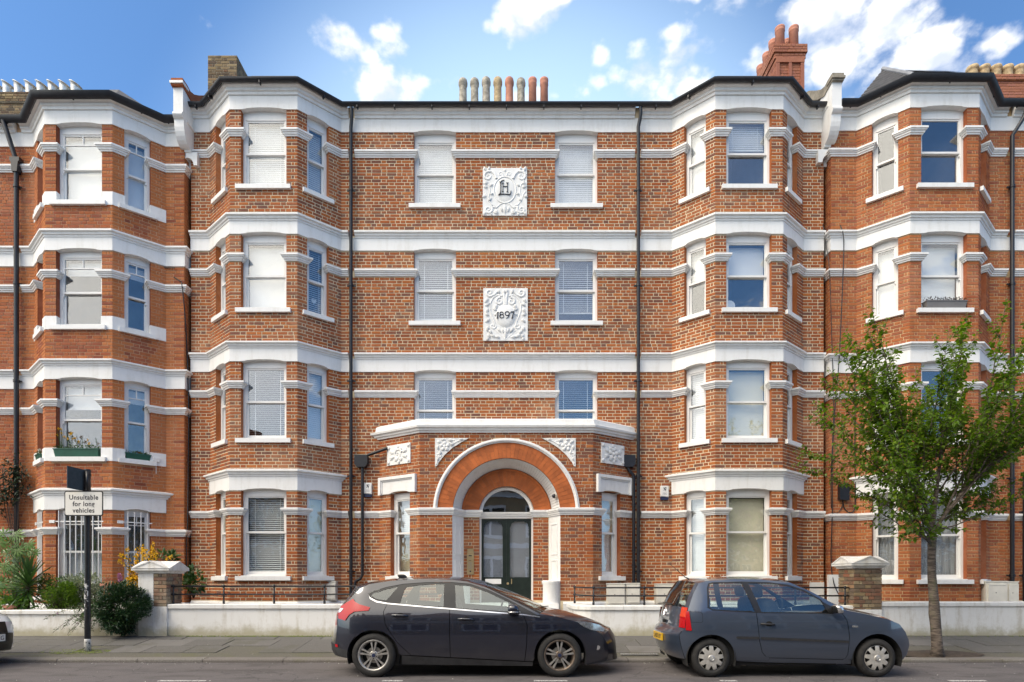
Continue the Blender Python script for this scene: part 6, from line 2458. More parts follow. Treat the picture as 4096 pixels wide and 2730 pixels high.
class Car:
    def __init__(self, name, label, X0, Yc, wfun, E, C, paint):
        self.root = thing(name, label, 'car', (X0 + 1.3, Yc, 0.0))
        self.X0, self.Yc, self.w, self.E, self.C, self.paint = X0, Yc, wfun, E, C, paint

    def P(self, x, y, z):
        return (self.X0 + x, self.Yc + y, z)

    def panel(self, name, poly, holes=(), mat=None, off=0.0, step=0.05, sides=(-1, 1), parent=None, thick=0.0):
        mat = mat or self.paint
        bp = resample(poly, 0.035)
        hp = [resample(h, 0.035) for h in holes]
        pts = [Vector(p) for p in bp]
        edges = [(i, (i + 1) % len(bp)) for i in range(len(bp))]
        for h in hp:
            o = len(pts)
            pts += [Vector(p) for p in h]
            edges += [(o + i, o + (i + 1) % len(h)) for i in range(len(h))]
        xs = [p[0] for p in bp]
        zs = [p[1] for p in bp]
        x = min(xs) + step / 2
        while x < max(xs):
            z = min(zs) + step / 2
            while z < max(zs):
                if in_poly(x, z, bp) and not any(in_poly(x, z, h) for h in hp):
                    if min((q[0] - x) ** 2 + (q[1] - z) ** 2 for q in bp) > (0.3 * step) ** 2:
                        pts.append(Vector((x, z)))
                z += step
            x += step
        vs, _, fs = mgeo.delaunay_2d_cdt(pts, edges, [], 0, 1e-5)[:3]
        keep = []
        for f in fs:
            cx = sum(vs[i].x for i in f) / len(f)
            cz = sum(vs[i].y for i in f) / len(f)
            if in_poly(cx, cz, bp) and not any(in_poly(cx, cz, h) for h in hp):
                keep.append(list(f))
        objs = []
        h = 0.004
        for sd in sides:
            V, N = [], []
            for v in vs:
                w = self.w(v.x, v.y)
                gx = (self.w(v.x + h, v.y) - self.w(v.x - h, v.y)) / (2 * h)
                gz = (self.w(v.x, v.y + h) - self.w(v.x, v.y - h)) / (2 * h)
                n = Vector((-gx, 1.0, -gz)).normalized()
                V.append(self.P(v.x + n.x * off, sd * (w + n.y * off), v.y + n.z * off))
                N.append((n.x, sd * n.y, n.z))
            me = bpy.data.meshes.new(name)
            # orient so that the geometric normal agrees with the outward side
            ar = sum((vs[f[1]].x - vs[f[0]].x) * (vs[f[2]].y - vs[f[0]].y) - (vs[f[2]].x - vs[f[0]].x) * (vs[f[1]].y - vs[f[0]].y) for f in keep)
            F = [f if (ar > 0) == (sd < 0) else f[::-1] for f in keep]
            me.from_pydata(V, [], F)
            me.materials.append(mat)
            me.polygons.foreach_set('use_smooth', [True] * len(F))
            me.update()
            try:
                me.normals_split_custom_set_from_vertices(N)
            except Exception:
                pass
            objs.append(link(name, me, parent or self.root))
        return objs

    def strip(self, name, i0, i1, v0=-1.0, v1=1.0, mat=None, off=0.0, nv=16, sub=4, pw=2.4, parent=None):
        """skin across the car between the stations i0..i1 of the outline"""
        E, C = self.E, self.C
        rows = []
        for i in range(i0, i1):
            for k in range(sub):
                rows.append(i + k / sub)
        rows.append(float(i1))

        def cr(L, t):
            i = min(int(t), len(L) - 2)
            f = t - i
            p0, p1, p2, p3 = L[max(i - 1, 0)], L[i], L[i + 1], L[min(i + 2, len(L) - 1)]
            return tuple(0.5 * ((2 * p1[a]) + (p2[a] - p0[a]) * f + (2 * p0[a] - 5 * p1[a] + 4 * p2[a] - p3[a]) * f * f + (3 * p1[a] - p0[a] - 3 * p2[a] + p3[a]) * f ** 3) if sub > 1 and self.curved else p1[a] + (p2[a] - p1[a]) * f for a in (0, 1))
        V = []
        for t in rows:
            e, c = cr(E, t), cr(C, t)
            w = self.w(*e)
            for j in range(nv + 1):
                v = v0 + (v1 - v0) * j / nv
                v = math.copysign(abs(v) ** 0.8, v) if v0 == -1.0 and v1 == 1.0 else v
                q = 1 - abs(v) ** pw
                V.append(Vector((e[0] + (c[0] - e[0]) * q, v * w, e[1] + (c[1] - e[1]) * q)))
        n = nv + 1
        F = [(i * n + j, i * n + j + 1, (i + 1) * n + j + 1, (i + 1) * n + j) for i in range(len(rows) - 1) for j in range(nv)]
        me = bpy.data.meshes.new(name)
        me.from_pydata([self.P(*v) for v in V], [], F)
        me.update()
        # outward = away from the middle of the body
        cen = Vector(self.P(1.3, 0, 0.6))
        s = sum((p.center - cen).normalized().dot(p.normal) for p in me.polygons)
        if s < 0:
            me.flip_normals()
        if off:
            nn = [v.normal.copy() for v in me.vertices]
            for v, q in zip(me.vertices, nn):
                v.co += q * off
        me.materials.append(mat or self.paint)
        me.polygons.foreach_set('use_smooth', [True] * len(F))
        me.update()
        return link(name, me, parent or self.root)

    curved = False

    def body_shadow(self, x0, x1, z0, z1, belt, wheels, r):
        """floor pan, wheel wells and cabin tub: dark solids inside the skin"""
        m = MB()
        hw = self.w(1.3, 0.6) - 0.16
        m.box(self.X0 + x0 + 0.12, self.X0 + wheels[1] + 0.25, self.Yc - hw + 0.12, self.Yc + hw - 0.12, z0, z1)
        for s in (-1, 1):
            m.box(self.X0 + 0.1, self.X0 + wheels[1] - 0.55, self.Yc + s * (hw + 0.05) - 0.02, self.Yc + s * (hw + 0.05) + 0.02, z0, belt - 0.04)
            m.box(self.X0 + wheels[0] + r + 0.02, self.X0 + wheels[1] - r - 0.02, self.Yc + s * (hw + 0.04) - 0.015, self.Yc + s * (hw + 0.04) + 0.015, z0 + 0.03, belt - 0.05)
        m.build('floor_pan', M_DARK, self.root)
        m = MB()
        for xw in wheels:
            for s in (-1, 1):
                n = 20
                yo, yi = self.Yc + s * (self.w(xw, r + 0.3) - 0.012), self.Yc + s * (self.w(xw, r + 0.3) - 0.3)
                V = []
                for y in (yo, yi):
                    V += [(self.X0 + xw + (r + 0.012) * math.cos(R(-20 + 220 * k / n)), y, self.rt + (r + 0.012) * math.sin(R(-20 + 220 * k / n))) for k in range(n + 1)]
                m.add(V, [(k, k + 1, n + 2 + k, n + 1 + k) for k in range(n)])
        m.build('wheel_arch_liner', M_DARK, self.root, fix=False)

    def seats(self, xs_front, xs_rear, z0):
        for (x, ys, h) in ((xs_front, (-0.36, 0.36), 0.62), (xs_rear, (-0.4, 0.4), 0.48)):
            for y in ys:
                m = MB()
                self.soft_box(m, x, y, z0 + h / 2, 0.13, 0.24, h / 2, lean=-0.22)
                o = m.build('seat', M_SEAT, self.root, smooth_=True)
                m = MB()
                self.soft_box(m, x - 0.10 - h * 0.12, y, z0 + h + 0.085, 0.05, 0.135, 0.085, lean=-0.1)
                m.build('headrest', M_SEAT, o, smooth_=True)

    def soft_box(self, m, x, y, z, hx, hy, hz, lean=0.0, e=3.2, n=12):
        V, F = [], []
        k_ = 8
        for j in range(k_ + 1):
            b = -math.pi / 2 + math.pi * j / k_
            for i in range(n):
                a = 2 * math.pi * i / n
                def sp(c, p):
                    return math.copysign(abs(c) ** (2 / p), c)
                dx, dy, dz_ = sp(math.cos(b), e) * sp(math.cos(a), e) * hx, sp(math.cos(b), e) * sp(math.sin(a), e) * hy, sp(math.sin(b), e) * hz
                V.append(self.P(x + dx + lean * dz_, y + dy, z + dz_))
        for j in range(k_):
            for i in range(n):
                F.append((j * n + i, j * n + (i + 1) % n, (j + 1) * n + (i + 1) % n, (j + 1) * n + i))
        m.add(V, F)

    def wheels(self, xw, r, rim_r, track, make_face, width=0.19):
        tm = MB()
        pr = [(rim_r, -width / 2 + 0.012), (rim_r + 0.008, -width / 2), (rim_r + 0.35 * (r - rim_r), -width / 2 - 0.006), (r - 0.035, -width / 2 + 0.002), (r - 0.010, -width / 2 + 0.018), (r, -width / 2 + 0.05),
              (r, width / 2 - 0.05), (r - 0.010, width / 2 - 0.018), (r - 0.04, width / 2), (rim_r, width / 2 - 0.01)]
        tm.disc_y(0, 0, pr, 48)
        for k in range(3):
            tm.disc_y(0, 0, [(r + 0.0005, -width / 2 + 0.055 + k * 0.035), (r + 0.0005, -width / 2 + 0.062 + k * 0.035)], 40)
        tyre = tm.mesh('tyre', M_TYRE, True)
        parts = make_face(rim_r, width)
        first = True
        for i, x in enumerate(xw):
            for s in (-1, 1):
                mw = Matrix.Translation(self.P(x, s * track, r)) @ (Matrix.Identity(4) if s < 0 else Matrix.Rotation(math.pi, 4, 'Z'))
                name, me = parts[i][0] if isinstance(parts[i], list) else parts[0][0]
                w = link('wheel', me, self.root, mw)
                inner = Matrix.Translation((0, 0, 0))
                for (nm, mm) in [('tyre', tyre)] + (parts[i][1:] if isinstance(parts[i], list) else parts[0][1:]):
                    link(nm, mm, w, mw)
        return


def five_spoke(face_mat, rim_mat):
    def f(rr, width):
        y0 = -width / 2 + 0.018
        m = MB()
        m.disc_y(0, 0, [(rr + 0.004, y0 - 0.014), (rr - 0.006, y0 - 0.018), (rr - 0.016, y0 - 0.010), (rr - 0.03, y0 + 0.03), (rr - 0.035, y0 + 0.13)], 48)
        m.disc_y(0, 0, [(0.001, y0 - 0.004), (0.05, y0 - 0.004), (0.066, y0 + 0.006), (0.066, y0 + 0.03)], 30)
        rim = None
        a = MB()
        for k in range(5):
            an = R(90 + 72 * k)
            for sgn in (-1, 1):
                # each spoke is a pair of blades that spread towards the rim
                pts = []
                for (rad, off, hw) in ((0.05, 0.010, 0.013), (0.12, 0.022, 0.013), (rr - 0.012, 0.036, 0.021)):
                    pts.append((rad, sgn * off, hw))
                V = []
                for (rad, off, hw) in pts:
                    for (o, y) in ((off - hw, y0 + 0.012), (off - hw * 0.6, y0 - 0.006), (off + hw * 0.6, y0 - 0.006), (off + hw, y0 + 0.012)):
                        x, z = rad, o
                        V.append((x * math.cos(an) - z * math.sin(an), y + (0.004 if rad > 0.15 else 0), x * math.sin(an) + z * math.cos(an)))
                F = [(i * 4 + q, i * 4 + q + 1, (i + 1) * 4 + q + 1, (i + 1) * 4 + q) for i in range(2) for q in range(3)]
                a.add(V, F)
        for k in range(5):
            an = R(126 + 72 * k)
            a.disc_y(0.045 * math.cos(an), 0.045 * math.sin(an), [(0.001, y0 - 0.007), (0.008, y0 - 0.007), (0.010, y0 + 0.004)], 8, 1)
        a.disc_y(0, 0, [(0.001, y0 - 0.011), (0.026, y0 - 0.010), (0.029, y0 - 0.002)], 20, 2)
        d = MB()
        d.disc_y(0, 0, [(0.001, y0 + 0.05), (0.115, y0 + 0.05), (0.115, y0 + 0.07)], 30)
        dk = MB()
        dk.disc_y(0, 0, [(0.001, y0 + 0.11), (rr - 0.03, y0 + 0.11)], 30)
        return [[('wheel', m.mesh('wheel', rim_mat[i], True)), ('spokes', a.mesh('spokes', [face_mat[i], M_DARK, M_NAVY])), ('brake_disc', d.mesh('brake_disc', M_DISC)), ('backing', dk.mesh('backing', M_DARK))] for i in range(2)]
    return f


def nine_hole(rr, width):
    y0 = -width / 2 + 0.012
    V, F = [], []
    n = 9
    m = MB()
    # pressed disc: flat outer ring and hub with nine round-ended slots between the arms
    per = 16
    tot = n * per
    rings = [0.045, 0.075, rr * 0.56, rr * 0.63, rr * 0.72, rr * 0.84, rr * 0.94, rr * 1.0, rr * 1.02]
    ys = [-0.012, -0.016, -0.013, -0.012, -0.010, -0.006, -0.001, 0.006, 0.016]
    keep = []
    for i, rad in enumerate(rings):
        for k in range(tot):
            a = 2 * math.pi * k / tot + R(90)
            V.append((rad * math.cos(a), y0 + ys[i], rad * math.sin(a)))
    for i in range(len(rings) - 1):
        for k in range(tot):
            ph = (k % per) + 0.5 - per / 2
            rm = (rings[i] + rings[i + 1]) / 2
            hw = {3: 2.0, 4: 3.0, 5: 3.6}.get(i, 0)
            if abs(ph) < hw:
                continue
            F.append((i * tot + k, i * tot + (k + 1) % tot, (i + 1) * tot + (k + 1) % tot, (i + 1) * tot + k))
    m.add(V, F)
    c = MB()
    c.disc_y(0, 0, [(0.001, y0 - 0.026), (0.036, y0 - 0.025), (0.045, y0 - 0.018), (0.047, y0 - 0.010)], 24)
    e = MB()
    e.disc_y(0, 0, [(0.0385, y0 - 0.027), (0.034, y0 - 0.029), (0.031, y0 - 0.026)], 24)
    for pts in (((-0.018, 0.024), (0, 0.002), (0.018, 0.024)), ((-0.026, 0.014), (-0.010, -0.022), (0, -0.004), (0.010, -0.022), (0.026, 0.014))):
        for a, b in zip(pts[:-1], pts[1:]):
            e.tube([(a[0], y0 - 0.026, a[1]), (b[0], y0 - 0.026, b[1])], 0.0028, 6)
    dk = MB()
    dk.disc_y(0, 0, [(0.001, y0 + 0.06), (rr - 0.005, y0 + 0.06)], 30)
    return [[('wheel', m.mesh('wheel', M_HUBCAP, True)), ('hub_boss', c.mesh('hub_boss', M_HUBCAP, True)), ('hub_emblem', e.mesh('hub_emblem', M_STEEL)), ('backing', dk.mesh('backing', M_DARK))]] * 2


def interp(tab, x):
    if x <= tab[0][0]:
        return tab[0][1]
    for (a, b), (c, d) in zip(tab[:-1], tab[1:]):
        if x <= c:
            t = (x - a) / (c - a)
            t = t * t * (3 - 2 * t) * 0.5 + t * 0.5
            return b + (d - b) * t
    return tab[-1][1]


def make_w(tab, rear, front):
    # smooth width table sampled densely, then blurred, so that reflections run clean
    zs = np.linspace(0.0, 1.6, 321)
    v = np.interp(zs, [a for a, _ in tab], [b for _, b in tab])
    ker = np.hanning(29)
    ker /= ker.sum()
    v2 = np.convolve(np.pad(v, 14, mode='edge'), ker, mode='valid')

    def w(x, z):
        b = float(np.interp(z, zs, v2))
        if x < rear[0]:
            b -= rear[1] * ((rear[0] - x) / rear[2]) ** rear[3]
        if x > front[0]:
            b -= front[1] * ((x - front[0]) / front[2]) ** front[3]
        return b
    return w


def dark_hatchback():
    E = [(-.36, .262), (-.50, .285), (-.56, .36), (-.60, .45), (-.575, .58), (-.56, .72), (-.555, .86), (-.48, 1.0), (-.36, 1.13), (-.23, 1.262), (-.10, 1.325), (.19, 1.372), (.6, 1.392), (1.0, 1.392), (1.3, 1.365), (1.6, 1.275),
         (1.95, 1.108), (2.36, .905), (2.6, .865), (2.9, .785), (3.13, .69), (3.27, .585), (3.36, .45), (3.385, .30), (3.34, .20), (3.02, .17)]
    C = [(-.60, .25), (-.74, .27), (-.79, .35), (-.79, .46), (-.75, .60), (-.71, .74), (-.67, .90), (-.60, 1.03), (-.49, 1.16), (-.42, 1.305), (-.13, 1.372), (.19, 1.415), (.6, 1.440), (1.0, 1.443), (1.3, 1.425), (1.58, 1.355),
         (2.05, 1.175), (2.5, .965), (2.8, .905), (3.1, .815), (3.33, .73), (3.47, .655), (3.55, .53), (3.575, .30), (3.59, .19), (3.3, .17)]
    w = make_w([(0.15, .84), (.30, .885), (.45, .905), (.60, .912), (.74, .905), (.84, .893), (.93, .872), (1.0, .845), (1.2, .765), (1.35, .69), (1.45, .63)], (-.08, .30, .62, 2.2), (2.55, .30, .85, 2.4))
    c = Car('dark_hatchback', 'near-black five-door hatchback with alloy wheels parked in front of the entrance', -1.965, 9.52, w, E, C, car_paint('near_black_metallic_paint', (0.006, 0.008, 0.020), 0.15, 0.3))
    c.rt = .315
    RA = .362
    top = [(-.103, 1.186), (-.039, 1.222), (.155, 1.283), (.386, 1.328), (.708, 1.352), (1.059, 1.356), (1.354, 1.330), (1.631, 1.238), (1.908, 1.108), (2.092, 1.008), (2.35, .878)]
    belt = [(-.103, 1.180), (-.07, 1.13), (.026, 1.082), (.183, 1.052), (.6, 1.016), (1.077, .978), (1.6, .936), (2.129, .895), (2.363, .863)]
    g = .0045
    gap1 = [(.183, 1.052), (.137, .93), (.17, .75), (.34, .50), (.53, .318)]
    sillz = lambda x: .318 + (x - .53) * (.232 - .318) / (2.145 - .53)
    Er = E[:18]
    body = Er + [(2.35, .872)] + top[::-1][1:] + belt[1:4] + [(x - g, z) for x, z in gap1[1:]] + [(.395, .318)] + arc_pts(0, .315, RA, 3, 186)
    c.panel('body_side', body)
    c.panel('door', [(x + g, z) for x, z in gap1] + [(1.09 - g, sillz(1.09)), (1.083 - g, .6), (1.077 - g, .976)] + belt[4:5])
    fd = [(2.129, .893), (2.18, .74), (2.172, .47), (2.145, .233)]
    c.panel('door', [(1.077 + g, .976), (1.083 + g, .6), (1.09 + g, sillz(1.09))] + [(x - g, z) for x, z in fd[::-1]] + [(1.6, .934)])
    c.panel('front_wing', [(x + g, z) for x, z in fd] + [(2.262, .232)] + arc_pts(2.642, .315, RA, 187, -14, 22) + [(3.02, .172)] + E[17:25][::-1] + [(2.36, .866)])
    c.panel('sill', [(.40, .313), (.53, .306), (2.145, .222), (2.262, .224), (2.262, .160), (.395, .185)], mat=M_TRIM_D, off=.004)
    quarter = [(-.039, 1.190), (.155, 1.253), (.325, 1.292), (.164, 1.094), (.026, 1.113), (-.066, 1.160)]
    rear = [(.362, 1.045), (.413, 1.238), (.45, 1.288), (.708, 1.321), (.982, 1.330), (.989, 1.006)]
    front = [(1.166, .990), (1.14, 1.319), (1.354, 1.297), (1.613, 1.21), (1.889, 1.081), (2.03, 1.015), (2.09, .925)]
    small = [(2.115, .975), (2.148, .915), (2.30, .893)]
    dlo = top + belt[::-1][:-1]
    c.panel('window_surround', dlo, [quarter, rear, front], mat=M_TRIM, off=-.006)
    c.panel('rear_quarter_glass', quarter, mat=M_CARGLASS, off=-.010)
    c.panel('rear_window_glass', rear, mat=M_CARGLASS, off=-.010)
    c.panel('front_window_glass', front, mat=M_CARGLASS, off=-.010)
    ch = belt
    chrome = [(x, z + .004) for x, z in ch] + [(x + (.012 if i == 0 else 0), z - .013 - (0.006 if 1 <= i <= 2 else 0)) for i, (x, z) in list(enumerate(ch))[::-1]]
    c.panel('chrome_strip', chrome, mat=M_CHROME, off=.006, step=.03)
    # lamps and trims
    pxy = lambda p: ((p[0] - 416) / 542, (893 - p[1]) / 542)
    tail = [pxy(p) for p in ((128, 385), (150, 345), (245, 290), (262, 312), (300, 333), (386, 355), (375, 380), (265, 388), (225, 412), (190, 457), (128, 442))]
    c.panel('tail_lamp', tail, mat=M_LAMPR, off=.012, step=.03)
    c.panel('reversing_lens', [pxy(p) for p in ((128, 385), (142, 362), (172, 368), (150, 392), (130, 400))], mat=M_LAMPW, off=.016, step=.03)
    c.panel('headlamp', [pxy(p) for p in ((1968, 455), (2080, 470), (2160, 492), (2205, 522), (2200, 548), (2100, 532), (2035, 506))], mat=M_LAMPW, off=.010, step=.03)
    c.panel('headlamp_glass', [pxy(p) for p in ((1968, 455), (2080, 470), (2160, 492), (2205, 522), (2200, 548), (2100, 532), (2035, 506))], mat=M_LAMPGLASS, off=.016, step=.03)
    c.panel('reflector', [(-.595, .46), (-.585, .42), (-.54, .415), (-.545, .455)], mat=M_LAMPR, off=.008, step=.03)
    c.panel('bumper_trim', [(-.362, .27), (-.352, .375), (-.48, .40), (-.598, .44), (-.56, .34), (-.50, .285)], mat=M_TRIM_D, off=.004)
    c.panel('bumper_trim', [(3.02, .172), (3.30, .225), (3.375, .26), (3.34, .20), (3.05, .165)], mat=M_TRIM_D, off=.006)
    m = MB()
    fx = 3.20
    m.tube([c.P(fx, -(w(fx, .41) + .004), .41), c.P(fx, -(w(fx, .41) - .03), .41)], .036, 14)
    m.build('fog_lamp', M_LAMPW, c.root)
    c.strip('rear_bumper', 0, 5)
    c.strip('rear_bumper_trim', 0, 3, mat=M_TRIM_D, off=.004)
    c.strip('tailgate', 5, 8)
    c.strip('tail_lamp', 5, 7, -1.0, -.80, mat=M_LAMPR, off=.01)
    c.strip('rear_screen', 8, 9, mat=M_CARGLASS)
    c.strip('spoiler', 9, 10)
    c.strip('roof', 10, 15)
    c.strip('windscreen', 15, 17, mat=M_CARGLASS)
    c.strip('windscreen_edge', 15, 17, -1.0, -.93, mat=M_TRIM, off=.006)
    c.strip('bonnet', 17, 21)
    c.strip('front_bumper', 21, 25)
    c.strip('grille', 21, 24, -.72, .72, mat=M_TRIM, off=.004)
    # handles, mirror, aerial
    for (x, z) in ((.37, .882), (1.31, .830)):
        for s in (-1, 1):
            m = MB()
            y = w(x, z)
            m.disc_y(0, 0, [(0.001, 0), (.05, 0)], 20)
            vs = [c.P(x + .01 + v[0] * 1.25, s * (y + .002), z - .012 + v[2] * .95) for v in m.v]
            m.v = vs
            m.build('handle_cup', M_DARK, c.root)
            m = MB()
            m.tube([c.P(x - .11, s * (y + .018), z + .002), c.P(x - .05, s * (y + .034), z + .004), c.P(x + .06, s * (y + .034), z), c.P(x + .12, s * (y + .016), z - .006)], [.012, .016, .016, .012], 10)
            m.build('door_handle', c.paint, c.root, smooth_=True)
    for s in (-1, 1):
        m = MB()
        c.soft_box(m, 1.985, s * .97, .972, .085, .10, .068, lean=-.15, e=3)
        mi = m.build('door_mirror', c.paint, c.root, smooth_=True)
        m = MB()
        c.soft_box(m, 1.985, s * 1.0, .935, .08, .075, .014, e=3)
        m.build('indicator', M_LAMPW, mi, smooth_=True)
        m = MB()
        m.tube([c.P(2.0, s * .86, .91), c.P(2.0, s * .92, .93)], .03, 8)
        m.build('mirror_arm', M_TRIM, mi)
    m = MB()
    c.soft_box(m, .25, 0, 1.44, .07, .02, .035, lean=-.6)
    m.build('roof_aerial', M_TRIM, c.root, smooth_=True)
    m = MB()
    m.tube([c.P(2.42, -.45, .99), c.P(2.52, -.2, .985)], .008, 6)
    m.tube([c.P(2.42, -.45, .985), c.P(2.36, -.1, 1.02)], .008, 6)
    m.build('wiper', M_TRIM, c.root)
    c.body_shadow(-.55, 3.35, .17, .62, .95, (0, 2.642), RA)
    c.seats(1.05, .22, .55)
    m = MB()
    c.soft_box(m, 2.15, 0, .82, .26, .66, .10)
    m.build('dashboard', M_SEAT, c.root, smooth_=True)
    m = MB()
    V = []
    m.tube([c.P(1.78 + .05 * math.sin(a), .36 + .18 * math.cos(a), .92 + .17 * math.sin(a)) for a in [2 * math.pi * k / 20 for k in range(21)]], .014, 8)
    m.build('steering_wheel', M_SEAT, c.root, smooth_=True)
    c.wheels((0, 2.642), .315, .218, .80, five_spoke((M_ALLOY, M_ALLOY), (M_ALLOY, M_ALLOY_B)), .20)


dark_hatchback()


def grey_hatchback():
    E = [(-.345, .262), (-.375, .34), (-.41, .47), (-.43, .60), (-.395, .655), (-.355, .70), (-.34, .85), (-.305, .985), (-.225, 1.18), (-.13, 1.335), (-.01, 1.372), (.4, 1.395), (.8, 1.392), (1.2, 1.345), (1.48, 1.21),
         (1.745, 1.05), (1.93, .950), (2.2, .895), (2.48, .835), (2.69, .755), (2.81, .64), (2.87, .54), (2.905, .45), (2.87, .31), (2.72, .18)]
    C = [(-.42, .25), (-.50, .33), (-.54, .47), (-.55, .60), (-.505, .655), (-.46, .70), (-.44, .86), (-.405, 1.0), (-.31, 1.205), (-.20, 1.375), (-.05, 1.412), (.4, 1.437), (.8, 1.437), (1.17, 1.405), (1.50, 1.275),
         (1.82, 1.105), (2.04, 1.0), (2.3, .95), (2.62, .875), (2.85, .78), (2.96, .66), (3.02, .55), (3.045, .45), (3.02, .31), (2.88, .18)]
    w = make_w([(0.15, .74), (.28, .785), (.42, .81), (.55, .822), (.70, .82), (.82, .808), (.93, .788), (1.05, .75), (1.2, .695), (1.33, .635), (1.42, .58)], (-.08, .10, .35, 2.0), (2.35, .17, .55, 2.2))
    c = Car('grey_hatchback', 'blue-grey three-door hatchback parked beside the bare brick gate pier', 2.825, 9.42, w, E, C, car_paint('blue_grey_metallic_paint', (0.058, 0.078, 0.118), 0.45, 0.28))
    c.rt = .277
    RA = .335
    g = .004
    dlo = [(-.045, .99), (-.02, 1.27), (.01, 1.335), (.07, 1.352), (.5, 1.362), (.88, 1.354), (1.16, 1.318), (1.375, 1.24), (1.59, 1.105), (1.70, .905), (.64, .918), (.02, .95)]
    rearg = [(.005, 1.27), (.026, 1.322), (.075, 1.336), (.488, 1.346), (.622, .936), (.02, .968), (-.024, 1.0)]
    doorg = [(.585, 1.338), (.875, 1.336), (1.144, 1.302), (1.362, 1.224), (1.57, 1.092), (1.66, .920), (.716, .930)]
    gap = [(.64, .918), (.652, .765), (.675, .52), (.72, .36), (.775, .30), (.83, .283)]
    fgap = [(1.85, .925), (1.92, .80), (1.945, .59), (1.935, .33), (1.91, .275), (1.87, .258)]
    body = E[:17] + [(1.85, .928), (1.70, .908)] + dlo[8::-1] + [dlo[11]] + [(x - g, z) for x, z in gap] + [(.83, .235), (.36, .245)] + arc_pts(0, .277, RA, -3, 180)
    c.panel('body_side', body)
    c.panel('door', [(x + g, z) for x, z in gap] + [(x - g, z) for x, z in fgap[::-1]] + [(1.70, .903)])
    c.panel('front_wing', [(x + g, z) for x, z in fgap] + [(2.0, .25)] + arc_pts(2.353, .277, RA + .012, 184, -12, 22) + E[16:25][::-1])
    c.panel('sill', [(.83, .276), (1.87, .250), (1.905, .262), (2.0, .244), (2.0, .19), (.83, .212), (.37, .232), (.36, .242), (.83, .232)], off=.0)
    c.panel('window_surround', dlo, [rearg, doorg], mat=M_TRIM, off=.002)
    c.panel('rear_side_glass', rearg, mat=M_CARGLASS, off=-.004)
    c.panel('door_glass', doorg, mat=M_CARGLASS, off=-.004)
    c.panel('mirror_sail', [(1.60, 1.075), (1.70, .905), (1.855, .927)], mat=M_TRIM, off=.004, step=.03)
    c.panel('rub_strip', [(.335, .572), (.36, .555), (.67, .548), (.67, .582), (.35, .588)], mat=M_TRIM_D, off=.014, step=.03)
    c.panel('rub_strip', [(.685, .546), (1.932, .498), (1.935, .528), (.685, .580)], mat=M_TRIM_D, off=.014, step=.03)
    c.panel('tail_lamp', [(-.352, .672), (-.275, .665), (-.29, .80), (-.30, .935), (-.342, .94), (-.35, .80)], mat=M_LAMPR, off=.010, step=.03)
    # bumper shell wrapping round the rear corner
    c.panel('rear_bumper', [(-.345, .262), (-.375, .34), (-.41, .47), (-.43, .60), (-.395, .655), (-.06, .63)] + arc_pts(0, .277, RA + .004, 101, 180, 8), off=.012)
    c.panel('front_bumper', [(2.46, .60)] + [(2.58, .575), (2.872, .545)] + E[22:25] + arc_pts(2.353, .277, RA + .014, -10, 66, 8), off=.004)
    c.panel('side_indicator', [(1.985, .742), (2.06, .738), (2.068, .725), (2.06, .712), (1.985, .716), (1.978, .729)], mat=M_LAMPW, off=.006, step=.03)
    # filler flap: a ring of shadow gap and the flap itself
    fl_ = [(-.298, .935), (-.15, .93), (-.125, .91), (-.122, .80), (-.14, .782), (-.285, .785)]
    ctr = (-.21, .86)
    c.panel('filler_gap', fl_, [[(ctr[0] + (x - ctr[0]) * .955, ctr[1] + (z - ctr[1]) * .95) for x, z in fl_]], mat=M_DARK, off=.002, step=.03, sides=(-1,))
    c.strip('rear_bumper', 0, 4, off=.012)
    c.strip('tailgate', 4, 7)
    for v0, v1 in ((-1.0, -.80), (.80, 1.0)):
        c.strip('tail_lamp', 5, 7, v0, v1, mat=M_LAMPR, off=.012)
        c.strip('tail_lamp_band', 6, 7, v0, v1, mat=M_LAMPO, off=.016, sub=2)
    c.strip('tailgate_frame', 7, 9, -1.0, -.86, mat=c.paint)
    c.strip('tailgate_frame', 7, 9, .86, 1.0, mat=c.paint)
    c.strip('rear_screen', 7, 9, -.86, .86, mat=M_CARGLASS)
    c.strip('roof', 9, 13)
    c.strip('windscreen', 13, 16, mat=M_CARGLASS)
    c.strip('windscreen_edge', 13, 16, -1.0, -.94, mat=M_TRIM, off=.006)
    c.strip('bonnet', 16, 20)
    c.strip('front_bumper', 20, 24)
    for (x, z) in ((.77, .762),):
        for s in (-1, 1):
            m = MB()
            y = w(x, z)
            m.disc_y(0, 0, [(0.001, 0), (.05, 0)], 20)
            m.v = [c.P(x + .04 + v[0] * .95, s * (y + .003), z + v[2] * .8) for v in m.v]
            m.build('handle_cup', M_DARK, c.root)
            m = MB()
            m.tube([c.P(x - .085, s * (y + .02), z + .004), c.P(x - .02, s * (y + .03), z), c.P(x + .08, s * (y + .028), z - .004), c.P(x + .115, s * (y + .012), z - .006)], .014, 10)
            m.build('door_handle', M_TRIM_D, c.root, smooth_=True)
    for s in (-1, 1):
        m = MB()
        c.soft_box(m, 1.735, s * .90, .975, .055, .09, .062, lean=-.2, e=3.5)
        mi = m.build('door_mirror', M_LAMPW if s < 0 else c.paint, c.root, smooth_=True)
        m = MB()
        c.soft_box(m, 1.685, s * .905, .972, .012, .078, .052, lean=-.2, e=4)
        m.build('mirror_glass', M_TRIM, mi, smooth_=True)
        m = MB()
        m.tube([c.P(1.75, s * .74, .93), c.P(1.74, s * .86, .955)], .025, 8)
        m.build('mirror_arm', M_TRIM, mi)
    m = MB()
    m.tube([c.P(-.10, -.05, 1.40), c.P(-.16, -.05, 1.43), c.P(-.40, -.05, 1.64)], [.012, .007, .003], 8)
    m.build('roof_aerial', M_TRIM, c.root)
    m = MB()
